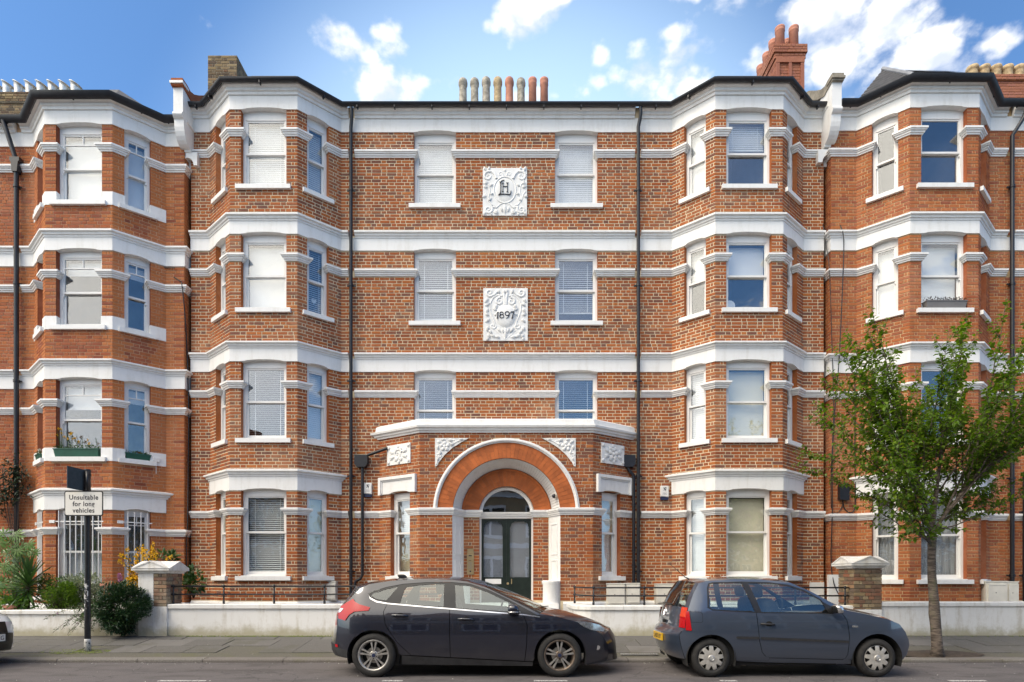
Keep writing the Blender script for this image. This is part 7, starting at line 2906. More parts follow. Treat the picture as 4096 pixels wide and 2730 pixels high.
    m.tube([c.P(-.425, -.30, 1.02), c.P(-.437, -.12, 1.03), c.P(-.435, .25, 1.035)], [.014, .012, .006], 8)
    m.build('rear_wiper', M_TRIM, c.root)
    # badge, boot catch, number plate on the tail
    m = MB()
    bx, bz = -.452, .895
    def T(y, z, o=0.0):
        return c.P(bx - .004 - o + (z - bz) * .25, y, z)
    m.tube([T(.062 * math.cos(a), bz + .062 * math.sin(a)) for a in [2 * math.pi * k / 24 for k in range(25)]], .006, 6)
    for pts in (((.03, .048), (0, .004), (-.03, .048)), ((.05, .026), (.02, -.048), (0, -.006), (-.02, -.048), (-.05, .026))):
        m.tube([T(a, bz + b) for a, b in pts], .005, 6)
    m.build('badge', M_CHROME, c.root)
    m = MB()
    m.box(*[c.P(-.485, 0, 0)[0], c.P(-.455, 0, 0)[0]], c.Yc - .05, c.Yc + .05, .735, .78)
    m.build('boot_catch', M_DARK, c.root)
    px = c.P(-.571, 0, 0)[0]
    m = MB()
    m.box(px - .003, px + .02, c.Yc - .26, c.Yc + .26, .475, .585)
    pl = m.build('number_plate', M_PLATE_Y, c.root)
    mw = Matrix.Translation((px - .0045, c.Yc, .500)) @ Matrix.Rotation(R(-90), 4, 'Z') @ Matrix.Rotation(R(90), 4, 'X')
    text_mesh('LA03 UY', .098, pl, 'plate_lettering', M_INK, mw, .0008, sx=1.15, bold=.001)
    c.body_shadow(-.38, 2.86, .17, .56, .88, (0, 2.353), RA)
    c.seats(1.0, .20, .50)
    m = MB()
    c.soft_box(m, 1.75, 0, .80, .22, .60, .10)
    m.build('dashboard', M_SEAT, c.root, smooth_=True)
    m = MB()
    m.tube([c.P(1.42 + .05 * math.sin(a), .34 + .18 * math.cos(a), .92 + .17 * math.sin(a)) for a in [2 * math.pi * k / 20 for k in range(21)]], .014, 8)
    m.build('steering_wheel', M_SEAT, c.root, smooth_=True)
    c.wheels((0, 2.353), .277, .182, .715, nine_hole, .165)


grey_hatchback()


def white_car():
    E = [(-.36, .262), (-.50, .285), (-.56, .36), (-.60, .45), (-.575, .58), (-.56, .72), (-.555, .86), (-.48, 1.0), (-.36, 1.13), (-.23, 1.262), (-.10, 1.325), (.19, 1.372), (.6, 1.392), (1.0, 1.392), (1.3, 1.365), (1.6, 1.275),
         (1.95, 1.108), (2.36, .945), (2.6, .905), (2.9, .845), (3.13, .77), (3.25, .68), (3.32, .50), (3.335, .34), (3.30, .22), (3.02, .17)]
    C = [(e[0] + (-.12 if i < 9 else 0.0 if i < 14 else .04 if i < 18 else .14), e[1] + (.03 if i > 8 else 0)) for i, e in enumerate(E)]
    w = make_w([(0.15, .78), (.30, .82), (.45, .84), (.60, .845), (.74, .84), (.84, .83), (.93, .81), (1.0, .785), (1.2, .71), (1.35, .64), (1.45, .58)], (-.08, .25, .62, 2.2), (2.6, .22, .75, 2.4))
    c = Car('white_car', 'white car with only its nose showing at the left edge', -11.72, 9.62, w, E, C, car_paint('white_car_paint', (0.78, 0.79, 0.80), 0.0, 0.3))
    c.rt = .30
    dlo = [(-.05, 1.18), (.15, 1.27), (.4, 1.33), (1.06, 1.35), (1.63, 1.23), (2.1, 1.0), (2.2, .95), (1.07, .97), (.18, 1.04)]
    c.panel('body_side', E + arc_pts(2.52, .30, .35, -16, 187, 20) + [(2.1, .2), (.42, .2)] + arc_pts(0, .30, .35, -8, 187, 20), [dlo], step=.07)
    c.panel('side_glass', dlo, mat=M_CARGLASS, off=-.006, step=.08)
    c.strip('rear_end', 0, 8)
    c.strip('rear_screen', 8, 9, mat=M_CARGLASS)
    c.strip('roof', 9, 15)
    c.strip('windscreen', 15, 17, mat=M_CARGLASS)
    c.strip('bonnet', 17, 21)
    c.strip('front_bumper', 21, 25)
    c.strip('grille', 21, 22, -.62, .62, mat=M_TRIM, off=.006, sub=2)
    for k in range(4):
        c.strip('lower_grille', 22, 24, -.9, .9, mat=M_TRIM, off=.006) if k == 0 else None
    c.panel('headlamp', [(3.02, .745), (3.17, .70), (3.27, .62), (3.29, .555), (3.20, .55), (3.08, .60)], mat=M_TRIM, off=.006, step=.03)
    c.panel('headlamp_glass', [(3.02, .745), (3.17, .70), (3.27, .62), (3.29, .555), (3.20, .55), (3.08, .60)], mat=M_LAMPGLASS, off=.012, step=.03)
    c.strip('headlamp', 21, 22, -1.0, -.66, mat=M_LAMPW, off=.008)
    px = c.P(3.49, 0, 0)[0]
    m = MB()
    m.box(px - .02, px + .004, c.Yc - .26, c.Yc + .26, .40, .51)
    pl = m.build('number_plate', M_SIGN, c.root)
    mw = Matrix.Translation((px + .006, c.Yc + .20, .42)) @ Matrix.Rotation(R(90), 4, 'Z') @ Matrix.Rotation(R(90), 4, 'X')
    text_mesh('G', .098, pl, 'plate_lettering', M_INK, mw, .0008)
    c.body_shadow(-.5, 3.25, .17, .58, .92, (0, 2.52), .35)
    c.wheels((0, 2.52), .30, .20, .74, five_spoke((M_ALLOY, M_ALLOY), (M_ALLOY, M_ALLOY)), .19)


white_car()

# ------------------------------------------------------------------ plants
def leaf_mat(name, cols, rough=0.45, trans=0.25):
    m, t, b = new_mat(name)
    at = nd(t, 'ShaderNodeAttribute', attribute_name='rnd')
    oi = t.nodes.new('ShaderNodeObjectInfo')
    r = mth(t, 'FRACT', mth(t, 'ADD', at.outputs['Fac'], oi.outputs['Random']))
    cr = t.nodes.new('ShaderNodeValToRGB')
    el = cr.color_ramp.elements
    for i, c in enumerate(cols):
        e = el[i] if i < 2 else el.new(i / (len(cols) - 1))
        e.position = i / (len(cols) - 1)
        e.color = (*c, 1)
    t.links.new(r, cr.inputs[0])
    t.links.new(cr.outputs[0], b.inputs['Base Color'])
    b.inputs['Roughness'].default_value = rough
    tl = nd(t, 'ShaderNodeBsdfTranslucent')
    t.links.new(mixc(t, 1.0, cr.outputs[0], (1.5, 1.6, 0.6), 'MULTIPLY'), tl.inputs[0])
    mx = nd(t, 'ShaderNodeMixShader')
    mx.inputs[0].default_value = trans
    t.links.new(b.outputs[0], mx.inputs[1])
    t.links.new(tl.outputs[0], mx.inputs[2])
    t.links.new(mx.outputs[0], t.nodes['Material Output'].inputs['Surface'])
    return m


M_LEAF = leaf_mat('cherry_leaf', [(0.055, 0.115, 0.010), (0.09, 0.165, 0.012), (0.14, 0.23, 0.018), (0.065, 0.13, 0.012), (0.19, 0.28, 0.025), (0.04, 0.085, 0.010)], 0.38, 0.45)
M_HEBE = leaf_mat('dark_glossy_leaf', [(0.012, 0.038, 0.018), (0.020, 0.055, 0.022), (0.035, 0.085, 0.028), (0.014, 0.045, 0.022), (0.075, 0.13, 0.04)], 0.32, 0.1)
M_LIME = leaf_mat('lime_green_leaf', [(0.08, 0.16, 0.012), (0.12, 0.22, 0.016), (0.06, 0.12, 0.014), (0.16, 0.26, 0.03)], 0.5, 0.3)
M_VARI = leaf_mat('silver_green_leaf', [(0.30, 0.34, 0.26), (0.16, 0.22, 0.13), (0.42, 0.44, 0.36), (0.10, 0.15, 0.08)], 0.6, 0.15)
M_MIDG = leaf_mat('mid_green_leaf', [(0.03, 0.075, 0.018), (0.05, 0.11, 0.022), (0.075, 0.14, 0.03), (0.025, 0.06, 0.018)], 0.45, 0.2)
M_FATS = leaf_mat('palmate_leaf', [(0.075, 0.17, 0.022), (0.11, 0.22, 0.035), (0.055, 0.13, 0.02), (0.15, 0.26, 0.05)], 0.35, 0.3)
M_YUCCA = leaf_mat('sword_leaf', [(0.035, 0.085, 0.025), (0.055, 0.12, 0.03), (0.085, 0.16, 0.04), (0.028, 0.065, 0.025)], 0.38, 0.15)
M_IVY = leaf_mat('dark_climber_leaf', [(0.010, 0.022, 0.014), (0.018, 0.036, 0.02), (0.03, 0.06, 0.025)], 0.45, 0.1)
M_YFLOW = leaf_mat('yellow_blossom', [(0.70, 0.40, 0.01), (0.78, 0.50, 0.015), (0.62, 0.32, 0.01)], 0.6, 0.2)
M_PFLOW = leaf_mat('purple_blossom', [(0.34, 0.10, 0.36), (0.45, 0.20, 0.46), (0.28, 0.07, 0.33)], 0.6, 0.2)
M_RFLOW = leaf_mat('dark_red_bedding_leaf', [(0.06, 0.012, 0.02), (0.03, 0.02, 0.018), (0.02, 0.03, 0.014)], 0.5, 0.1)
M_BARK, _t, _b = new_mat('cherry_bark')
_p = pos(_t)
_f = noise(_t, _p, 7, 7, 0.65, (1, 1, 4.5))
_c = mixc(_t, smooth(_t, _f, 0.35, 0.66), (0.050, 0.038, 0.030), (0.175, 0.140, 0.112))
_g = noise(_t, _p, 3, 4, 0.6)
_c = mixc(_t, mth(_t, 'MULTIPLY', smooth(_t, _g, 0.55, 0.7), 0.4), _c, (0.14, 0.15, 0.06))
_t.links.new(_c, _b.inputs['Base Color'])
_b.inputs['Roughness'].default_value = 0.85
bump(_t, _b, _f, 0.9, 0.02)
M_TWIG = plain('brown_twig', (0.10, 0.065, 0.045), 0.8, var=0.3, scale=20)


def leaf_geo(L, W, fold=0.25, tip=0.15):
    """a pointed leaf folded along the midrib, stalk end at the origin, along +X"""
    return [(0, 0, 0), (L * .28, W * .42, fold * W * .5), (L * .62, W * .40, fold * W * .5), (L, 0, -tip * L), (L * .62, -W * .40, fold * W * .5), (L * .28, -W * .42, fold * W * .5), (L * .45, 0, 0)], \
        [(0, 6, 1), (1, 6, 2), (2, 6, 3), (3, 6, 4), (4, 6, 5), (5, 6, 0)]


def orient(d, up=None, roll=0.0):
    d = Vector(d).normalized()
    up = Vector(up) if up is not None else Vector((0, 0, 1))
    y = up.cross(d)
    if y.length < 1e-4:
        y = Vector((0, 1, 0))
    y.normalize()
    z = d.cross(y)
    m = Matrix((d, y, z)).transposed().to_4x4()
    return m @ Matrix.Rotation(roll, 4, 'X')


class Leaves:
    """many leaves of one kind: the largest in view become objects, the rest one joined part"""

    def __init__(self, seed):
        self.items = []
        self.r = random.Random(seed)

    def put(self, p, d, L, W, roll=0.0, fold=.3, tip=.15):
        self.items.append((Vector(p), Vector(d), L, W, roll, fold, tip))

    def build(self, root, mat, single='leaf', mass='foliage', limit=0):
        it = self.items
        order = sorted(range(len(it)), key=lambda i: -it[i][2] * it[i][3] / max(1.0, it[i][0].y) ** 2)
        pick = set(order[:limit])
        m = MB()
        cache = {}
        for i, (p, d, L, W, roll, fold, tip) in enumerate(it):
            M = Matrix.Translation(p) @ orient(d, None, roll)
            if i in pick:
                key = (round(L * 50), round(W * 50))
                if key not in cache:
                    q = MB()
                    q.add(*leaf_geo(key[0] / 50, max(1, key[1]) / 50, fold, tip))
                    cache[key] = q.mesh(single, mat, True, fix=False)
                link(single, cache[key], root, M)
            else:
                v, f = leaf_geo(L, W, fold, tip)
                m.add([M @ Vector(q) for q in v], f, 0, self.r.random())
        if m.f:
            o = m.build(mass, mat, root, smooth_=True, attrs=True, fix=False)
            o['kind'] = 'stuff'
        return len(it)


def street_tree():
    r = random.Random(21)
    X, Y = 7.34, 10.5
    root = thing('street_tree', 'young upright street tree with bright green leaves in a pavement pit', 'tree', (X, Y, 0.1))
    tr = MB()
    tp = [(X, Y, .02), (X - .005, Y, .25), (X - .03, Y, .6), (X - .045, Y + .01, .82), (X - .06, Y, 1.05), (X - .095, Y, 1.45), (X - .10, Y, 1.8), (X - .09, Y, 2.1), (X - .085, Y, 2.3)]
    rad = [.115, .088, .082, .088, .076, .066, .062, .066, .06]
    tr.tube(tp, rad, 16)
    top = Vector((X - .09, Y, 2.15))
    leaves = Leaves(5)
    twigs = MB()

    def spline(p0, p1, p2, n=9):
        out = []
        for k in range(n + 1):
            t = k / n
            out.append(p0 * (1 - t) ** 2 + p1 * 2 * t * (1 - t) + p2 * t * t)
        return out

    def shoot(path, r0, lv0=0.0, dens=1.0):
        n = len(path)
        tot = sum((path[i + 1] - path[i]).length for i in range(n - 1))
        d = tot * lv0
        step = 0.022 / dens
        while d < tot:
            # point at distance d
            acc, p, tg = 0, path[-1], (path[-1] - path[-2]).normalized()
            for i in range(n - 1):
                L = (path[i + 1] - path[i]).length
                if acc + L >= d:
                    f = (d - acc) / L
                    p = path[i].lerp(path[i + 1], f)
                    tg = (path[i + 1] - path[i]).normalized()
                    break
                acc += L
            side = Vector((r.gauss(0, 1), r.gauss(0, 1), r.gauss(0, .6)))
            side = (side - tg * side.dot(tg)).normalized()
            dirv = (side * 0.9 + tg * 0.55 + Vector((0, 0, -0.35)) + Vector((0, -0.12, 0))).normalized()
            L = r.uniform(.062, .105) * (0.75 if d > tot * .93 else 1.0)
            leaves.put(p + side * .006, dirv, L, L * .62, r.uniform(-.6, .6), .3, r.uniform(.05, .3))
            d += step * r.uniform(.6, 1.5)
    tips = [(6.05, 6.15), (5.98, 5.80), (5.72, 5.45), (5.42, 5.05), (4.98, 4.28), (5.20, 3.62), (5.65, 4.45), (6.35, 5.55), (6.72, 5.35), (7.05, 5.50), (7.45, 5.75), (7.75, 6.0), (8.28, 6.28), (8.05, 5.75), (8.62, 6.05), (8.95, 5.95), (9.25, 5.5),
            (9.5, 5.0), (9.7, 4.4), (9.6, 3.7), (9.2, 3.2), (8.7, 2.95), (5.75, 3.05), (6.15, 2.75), (8.85, 5.4), (6.75, 4.75), (7.3, 4.95), (7.9, 5.1), (8.4, 5.2), (9.0, 4.6), (6.1, 4.9), (5.6, 3.9), (8.2, 3.0), (6.5, 2.95), (7.0, 5.0), (9.3, 4.1)]
    for k in range(24):
        a, q = r.uniform(-1, 1), r.random()
        tz = 3.3 + 2.5 * q
        tips.append((7.35 + a * (2.15 - .25 * q), tz + r.uniform(-.2, .35) - .35 * abs(a)))
    leaders = []
    for (lx, ly, lz, lr) in ((6.72, 10.25, 3.35, .034), (7.02, 10.8, 3.75, .038), (7.30, 10.3, 3.9, .036), (7.62, 10.75, 3.7, .036), (8.02, 10.3, 3.25, .034)):
        b0 = Vector((X - .09, Y, 2.22 + r.uniform(-.12, .08)))
        e0 = Vector((lx, ly, lz))
        lp = spline(b0, b0.lerp(e0, .5) + Vector(((X - lx) * .10, 0, .10)), e0, 8)
        tr.tube(lp, [lr * (1 - .55 * i / 8) for i in range(9)], 8)
        leaders.append(lp)
    for k, (tx, tz) in enumerate(tips):
        ty = Y + r.uniform(-1.25, 1.25)
        if k < 6:
            ty = Y + r.uniform(-.5, .5)
        tx = X + (tx - X) * (ty / Y)
        tz = 1.37 + (tz - 1.37) * (ty / Y)
        lp = min(leaders, key=lambda l: abs(l[-1].x + (l[-1].x - X) * .6 - tx) + r.uniform(0, .25))
        base = lp[min(8, int(r.uniform(2.2, 8.6)))] if tz > 3.7 else top + Vector((0, 0, r.uniform(-.22, .30)))
        low = tz < 3.4
        tip = Vector((tx, ty, tz))
        mid = Vector((base.x + (tx - base.x) * (.62 if low else .42), base.y + (ty - base.y) * .55, base.z + (tz - base.z) * (.30 if low else .42)))
        mid += Vector((r.uniform(-.12, .12), r.uniform(-.12, .12), 0))
        path = spline(base, mid, tip, 11)
        path = [p + (Vector((r.gauss(0, .012), r.gauss(0, .012), r.gauss(0, .01))) if 0 < i < 11 else Vector()) for i, p in enumerate(path)]
        br = r.uniform(.016, .022) if k % 3 == 0 else r.uniform(.011, .016)
        tr.tube(path, [br * (1 - .82 * i / 11) for i in range(12)], 7)
        shoot(path, br, .34, .8)
        tot = (tip - base).length
        n = int(tot / .15)
        for q in range(n):
            t = .12 + .82 * (q + r.random()) / n
            i = min(10, int(t * 11))
            p = path[i].lerp(path[i + 1], t * 11 - i)
            tg = (path[i + 1] - path[i]).normalized()
            sd = Vector((r.gauss(0, 1), r.gauss(0, .9), r.gauss(0, .35)))
            sd = (sd - tg * sd.dot(tg)).normalized()
            L = r.uniform(.25, .80) * (1.15 - .75 * t)
            e = p + (tg * .75 + sd * .65 + Vector((0, 0, .25))).normalized() * L
            mm = p.lerp(e, .5) + sd * L * .10
            sp = spline(p, mm, e, 4)
            twigs.tube(sp, [.0065, .005, .004, .003, .002], 4)
            shoot(sp, .004, .10, .95)
    tr.build('trunk', M_BARK, root, smooth_=True)
    o = twigs.build('twigs', M_TWIG, root, smooth_=True)
    o['kind'] = 'stuff'
    return leaves.build(root, M_LEAF, limit=300)


NLEAF = street_tree()


def bush(name, label, cat, mat, c, rad, n, L, asp=.45, seed=1, twig=True, limit=0, droop=0.0, shell=.55, group=None, clumps=14):
    """shrub: leafy shoots radiating from a woody frame, with clumps and gaps"""
    r = random.Random(seed)
    root = thing(name, label, cat, (c[0], c[1], c[2] - rad[2]), group)
    lv = Leaves(seed)
    tw = MB()
    base = Vector((c[0], c[1] + rad[1] * .3, c[2] - rad[2]))
    cl = []
    for k in range(clumps):
        a, b = r.uniform(0, 6.283), math.acos(r.uniform(-1, 1))
        q = r.uniform(.45, .80)
        cl.append((Vector((math.sin(b) * math.cos(a) * rad[0] * q, math.sin(b) * math.sin(a) * rad[1] * q, math.cos(b) * rad[2] * q)), r.uniform(.28, .46)))
    if twig:
        for v, s in cl:
            p = Vector(c) + v
            tw.tube([base, base.lerp(p, .5) + Vector((r.uniform(-.05, .05), 0, .04)), p], [.012, .008, .004], 5)
    for k in range(n):
        v, s = cl[k % clumps]
        d = Vector((r.gauss(0, 1), r.gauss(0, 1), r.gauss(0, 1))).normalized()
        q = shell + (1 - shell) * r.random()
        p = Vector(c) + v + Vector((d.x * rad[0], d.y * rad[1], d.z * rad[2])) * s * q
        out = (d * .8 + v.normalized() * .5 + Vector((0, 0, .35 - droop))).normalized()
        out = (out + Vector((r.gauss(0, .4), r.gauss(0, .4), r.gauss(0, .4)))).normalized()
        ll = L * r.uniform(.7, 1.25)
        lv.put(p, out, ll, ll * asp, r.uniform(-.8, .8), .25, .1)
    if twig:
        tw.build('stems', M_TWIG, root, smooth_=True)
    lv.build(root, mat, limit=limit)
    return root


def garden_plants():
    r = random.Random(9)
    # dark glossy hedge plant leaning over the wall
    bush('hebe_bush', 'dark glossy rounded bush spilling over the low wall beside the white gate pier', 'bush', M_HEBE, (-7.66, 11.98, .84), (.60, .40, .50), 9000, .058, .42, 3, clumps=34)
    # straggling purple-flowered trailer
    root = thing('trailing_plant', 'straggly trailing plant with tiny purple flowers hanging over the wall', 'plant', (-8.3, 12.1, .8))
    lv = Leaves(4)
    fl = Leaves(6)
    tw = MB()
    for k in range(34):
        p = Vector((r.uniform(-8.45, -7.9), 12.15, r.uniform(.7, .95)))
        e = Vector((p.x + r.uniform(-.75, .15), r.uniform(11.85, 12.1), r.uniform(.30, .86)))
        m_ = p.lerp(e, .5) + Vector((0, -.08, .16))
        path = [p * (1 - t) ** 2 + m_ * 2 * t * (1 - t) + e * t * t for t in [i / 9 for i in range(10)]]
        tw.tube(path, .0035, 4)
        for i in range(46):
            t = r.uniform(.15, 1)
            j = min(8, int(t * 9))
            q = path[j].lerp(path[j + 1], t * 9 - j)
            d = Vector((r.gauss(0, 1), r.gauss(0, .8) - .3, r.gauss(0, .8))).normalized()
            lv.put(q + d * r.uniform(0, .03), d, r.uniform(.025, .05), .018, r.uniform(-1, 1))
        if k % 3 == 0:
            for i in range(5):
                d = Vector((r.gauss(0, 1), -.8, r.gauss(0, 1))).normalized()
                fl.put(path[6] + d * .006, d, .022, .018)
    tw.build('stems', M_TWIG, root)
    lv.build(root, M_MIDG)
    fl.build(root, M_PFLOW, mass='flowers')
    bush('lime_bush', 'small lime green bush behind the wall left of the sign pole', 'bush', M_LIME, (-9.38, 12.62, 1.02), (.42, .28, .42), 3200, .048, .5, 12, clumps=22)
    bush('silver_shrub', 'silvery variegated shrub with white flecks behind the sign pole', 'shrub', M_VARI, (-9.02, 12.85, 1.20), (.60, .28, .46), 3800, .038, .7, 13, clumps=28)
    bush('dark_green_shrub', 'loose mid green shrub between the spiky plant and the lime bush', 'shrub', M_MIDG, (-9.62, 12.9, 1.10), (.52, .28, .55), 3400, .05, .5, 14, clumps=24)
    bush('low_green_plant', 'low green plant at the wall edge under the palmate leaves', 'plant', M_FATS, (-10.25, 12.5, .82), (.60, .22, .24), 620, .09, .55, 15, clumps=14)
    bush('pier_evergreen', 'dark large-leaved evergreen squeezed between the white gate pier and the red wall', 'shrub', M_MIDG, (-7.02, 13.35, 1.35), (.26, .2, .36), 160, .15, .42, 16, clumps=8, limit=40)
    bush('pier_top_shrub', 'green leafy shrub peeping over the white cap of the gate pier', 'shrub', M_MIDG, (-7.42, 13.1, 1.86), (.27, .18, .15), 120, .13, .38, 18, clumps=6, limit=40)
    # yellow-flowering shrub
    root = thing('yellow_flowering_shrub', 'yellow-flowering shrub with arching sprays behind the white gate pier', 'shrub', (-7.7, 12.75, .6))
    lv, fl, tw = Leaves(31), Leaves(32), MB()
    for k in range(42):
        p = Vector((r.uniform(-7.95, -7.45), r.uniform(12.7, 12.95), r.uniform(.9, 1.35)))
        e = Vector((-7.72 + r.gauss(0, .30), r.uniform(12.45, 12.85), r.uniform(1.15, 2.15)))
        m_ = p.lerp(e, .6) + Vector((0, 0, .18))
        path = [p * (1 - t) ** 2 + m_ * 2 * t * (1 - t) + e * t * t for t in [i / 9 for i in range(10)]]
        tw.tube(path, [.006 - .0004 * i for i in range(10)], 4)
        for i in range(44):
            t = r.uniform(.35, 1)
            j = min(8, int(t * 9))
            q = path[j].lerp(path[j + 1], t * 9 - j)
            d = Vector((r.gauss(0, 1), r.gauss(0, 1) - .2, r.gauss(0, 1))).normalized()
            if r.random() < .72:
                for z in range(2):
                    fl.put(q + d * r.uniform(.005, .03), Vector((d.x + r.gauss(0, .5), d.y + r.gauss(0, .5), d.z + r.gauss(0, .5))), r.uniform(.03, .05), .03, r.uniform(-1, 1))
            else:
                lv.put(q, d, r.uniform(.03, .06), .02)
    for i in range(700):
        d = Vector((r.gauss(0, 1), r.gauss(0, 1), r.gauss(0, 1))).normalized()
        lv.put(Vector((-7.68 + d.x * .36 * r.random() ** .5, 12.75 + d.y * .15, 1.15 + d.z * .38 * r.random() ** .5)), d, .05, .024)
    tw.build('stems', M_TWIG, root)
    lv.build(root, M_MIDG)
    fl.build(root, M_YFLOW, mass='flowers')
    # small mauve flower spike
    root = thing('mauve_flower', 'single mauve flower spike left of the yellow shrub', 'flower', (-8.05, 12.6, 1.2))
    m = MB()
    m.tube([(-8.04, 12.6, .9), (-8.06, 12.58, 1.3), (-8.10, 12.55, 1.50)], .005, 5)
    m.build('stem', M_TWIG, root)
    fl = Leaves(41)
    for i in range(170):
        t = r.random()
        d = Vector((r.gauss(0, 1), r.gauss(0, 1), r.gauss(0, .6) + .2)).normalized()
        fl.put(Vector((-8.06 - .05 * t, 12.57, 1.22 + .28 * t)) + d * .05 * (1 - .6 * t), d, .035, .022)
    fl.build(root, M_PFLOW, mass='flowers')
    # palmate plant
    root = thing('palmate_shrub', 'tall shrub with big hand-shaped leaves at the left edge', 'shrub', (-10.5, 12.9, .6))
    stems = MB()
    meshes = []
    for q in range(3):
        m = MB()
        n = 8
        S = (.17, .20, .15)[q]
        V, F = [(0, 0, 0)], []
        for k in range(n):
            a = R(-128 + 256 * k / (n - 1))
            L = S * (1.0 - .28 * abs(k - (n - 1) / 2) / (n / 2))
            for (fr_, wd) in ((.38, -.13), (.65, -.16), (1.0, 0), (.65, .16), (.38, .13)):
                aa = a + wd * (1.15 if fr_ > .5 else 1.25)
                V.append((L * fr_ * math.cos(aa), L * fr_ * math.sin(aa), -.16 * L * fr_ ** 2 + (.02 if wd else 0) * S))
            b = 1 + k * 5
            F += [(0, b, b + 4), (b, b + 1, b + 3, b + 4), (b + 1, b + 2, b + 3)]
        m.add(V, F)
        meshes.append(m.mesh('leaf', M_FATS, True, fix=False))
    heads = [(-10.52, 12.75, 2.25), (-10.35, 12.8, 2.0), (-10.1, 12.75, 2.05), (-10.6, 12.7, 1.75), (-10.25, 12.7, 1.65), (-10.45, 12.65, 1.4), (-10.65, 12.8, 1.3), (-10.2, 12.8, 1.35)]
    for (hx, hy, hz) in heads:
        st = Vector((-10.45 + r.uniform(-.1, .1), 12.9, .6))
        stems.tube([st, st.lerp(Vector((hx, hy, hz)), .55) + Vector((0, .05, 0)), (hx, hy, hz - .05)], [.018, .013, .009], 6)
        for k in range(9):
            a = r.uniform(0, 6.283)
            rr_ = r.uniform(.12, .27)
            tipv = Vector((hx + rr_ * math.cos(a), hy + rr_ * math.sin(a) * .8 - .06, hz + r.uniform(-.16, .10)))
            stems.tube([(hx, hy, hz - .06), tipv], .004, 4)
            d = Vector((math.cos(a), -.25, math.sin(a) * .8 - .15))
            link('leaf', meshes[r.randrange(3)], root, Matrix.Translation(tipv) @ orient(d, (r.uniform(-.3, .3), -1, r.uniform(.2, .7)), r.uniform(-.25, .25)) @ Matrix.Scale(r.uniform(.8, 1.15), 4))
    stems.build('stems', leaf_mat('green_stem', [(0.16, 0.22, 0.05), (0.12, 0.17, 0.04)]), root, smooth_=True)
    # sword-leaved plant
    root = thing('spiky_yucca', 'spiky sword-leaved plant on a short trunk behind the wall', 'plant', (-10.02, 12.6, .6))
    m = MB()
    m.tube([(-10.05, 12.6, .55), (-10.04, 12.6, .9), (-10.02, 12.6, 1.42)], [.055, .05, .04], 12)
    m.build('trunk', M_TWIG, root, smooth_=True)
    made = {}
    for k in range(92):
        t = k / 91
        a = k * 2.39996
        el = R(-62 + 148 * t ** .75) + r.uniform(-.1, .1)
        L = r.uniform(.40, .56) * (.72 if t < .15 else 1.0)
        key = round(L * 25)
        if key not in made:
            LL = key / 25
            V, F = [], []
            n = 7
            for i in range(n + 1):
                q = i / n
                wv = .028 * (math.sin(math.pi * min(1, q * .8 + .22))) ** .7 * (1 if q < .98 else .1)
                zz = -.10 * LL * q * q
                V += [(LL * q, wv, zz + .010), (LL * q, 0, zz), (LL * q, -wv, zz + .010)]
            for i in range(n):
                F += [(i * 3, i * 3 + 1, i * 3 + 4, i * 3 + 3), (i * 3 + 1, i * 3 + 2, i * 3 + 5, i * 3 + 4)]
            q = MB()
            q.add(V, F)
            made[key] = q.mesh('leaf', M_YUCCA, True, fix=False)
        d = Vector((math.cos(a) * math.cos(el), math.sin(a) * math.cos(el), math.sin(el)))
        link('leaf', made[key], root, Matrix.Translation((-10.02 + .03 * math.cos(a), 12.6 + .03 * math.sin(a), 1.05 + .42 * t)) @ orient(d))
    # climber round the pipe
    root = thing('wall_climber', 'dark leafy climber tangled round the downpipe at the left edge', 'climber', (-11.75, 14.3, 3.0))
    lv, tw = Leaves(51), MB()
    for (cx, cz, rx, rz, n) in ((-11.72, 3.95, .20, .32, 240), (-11.70, 3.55, .25, .30, 260), (-11.98, 3.38, .28, .16, 220), (-11.5, 3.9, .22, .10, 60), (-12.1, 3.1, .18, .28, 130)):
        for i in range(n):
            d = Vector((r.gauss(0, .5), r.gauss(0, .3), r.gauss(0, .5)))
            p = Vector((cx + d.x * rx * 1.2, 14.30 + d.y * .2, cz + d.z * rz * 1.2))
            lv.put(p, Vector((r.gauss(0, 1), -.5 + r.gauss(0, .4), r.gauss(0, .6) - .3)), r.uniform(.06, .12), .035, r.uniform(-.8, .8))
    for k in range(8):
        tw.tube([(-11.74 + r.uniform(-.05, .05), 14.34, .7), (-11.70 + r.uniform(-.1, .1), 14.32, 2.2), (-11.8 + r.uniform(-.3, .3), 14.3, r.uniform(3.1, 4.1))], .008, 4)
    tw.build('stems', M_TWIG, root)
    lv.build(root, M_IVY, limit=60)
    lv = bush('edge_shrub', 'pale green leafy shrub low against the orange wall at the very left', 'shrub', M_FATS, (-12.25, 14.0, 2.85), (.30, .2, .55), 260, .10, .45, 52, clumps=8)
    # terracotta pots
    for (x, y, s, lab) in ((-8.42, 12.72, 1.0, 'terracotta pot behind the sign pole beside the white plinth'), (-10.25, 12.45, .85, 'terracotta pot rim showing above the wall under the palmate shrub')):
        p = thing('flower_pot', lab, 'pot', (x, y, .6), 'terracotta garden pots')
        m = MB()
        zb = 1.02 if s == 1.0 else .62
        m.lathe(x, y, [(.09 * s, zb), (.14 * s, zb + .24 * s), (.165 * s, zb + .245 * s), (.165 * s, zb + .30 * s), (.14 * s, zb + .30 * s), (.135 * s, zb + .26 * s)], 20)
        m.build('pot', M_POT_R, p, angle=40)
        m = MB()
        m.lathe(x, y, [(.02, zb + .24 * s), (.135 * s, zb + .265 * s)], 16)
        m.build('soil', M_SOIL, p)
    m = MB()
    m.box(-8.65, -8.1, 12.75, 13.2, .55, 1.02)
    tag(m.build('plinth_block', M_WHITE_W), 'white painted block under a terracotta pot behind the hedge', 'block')

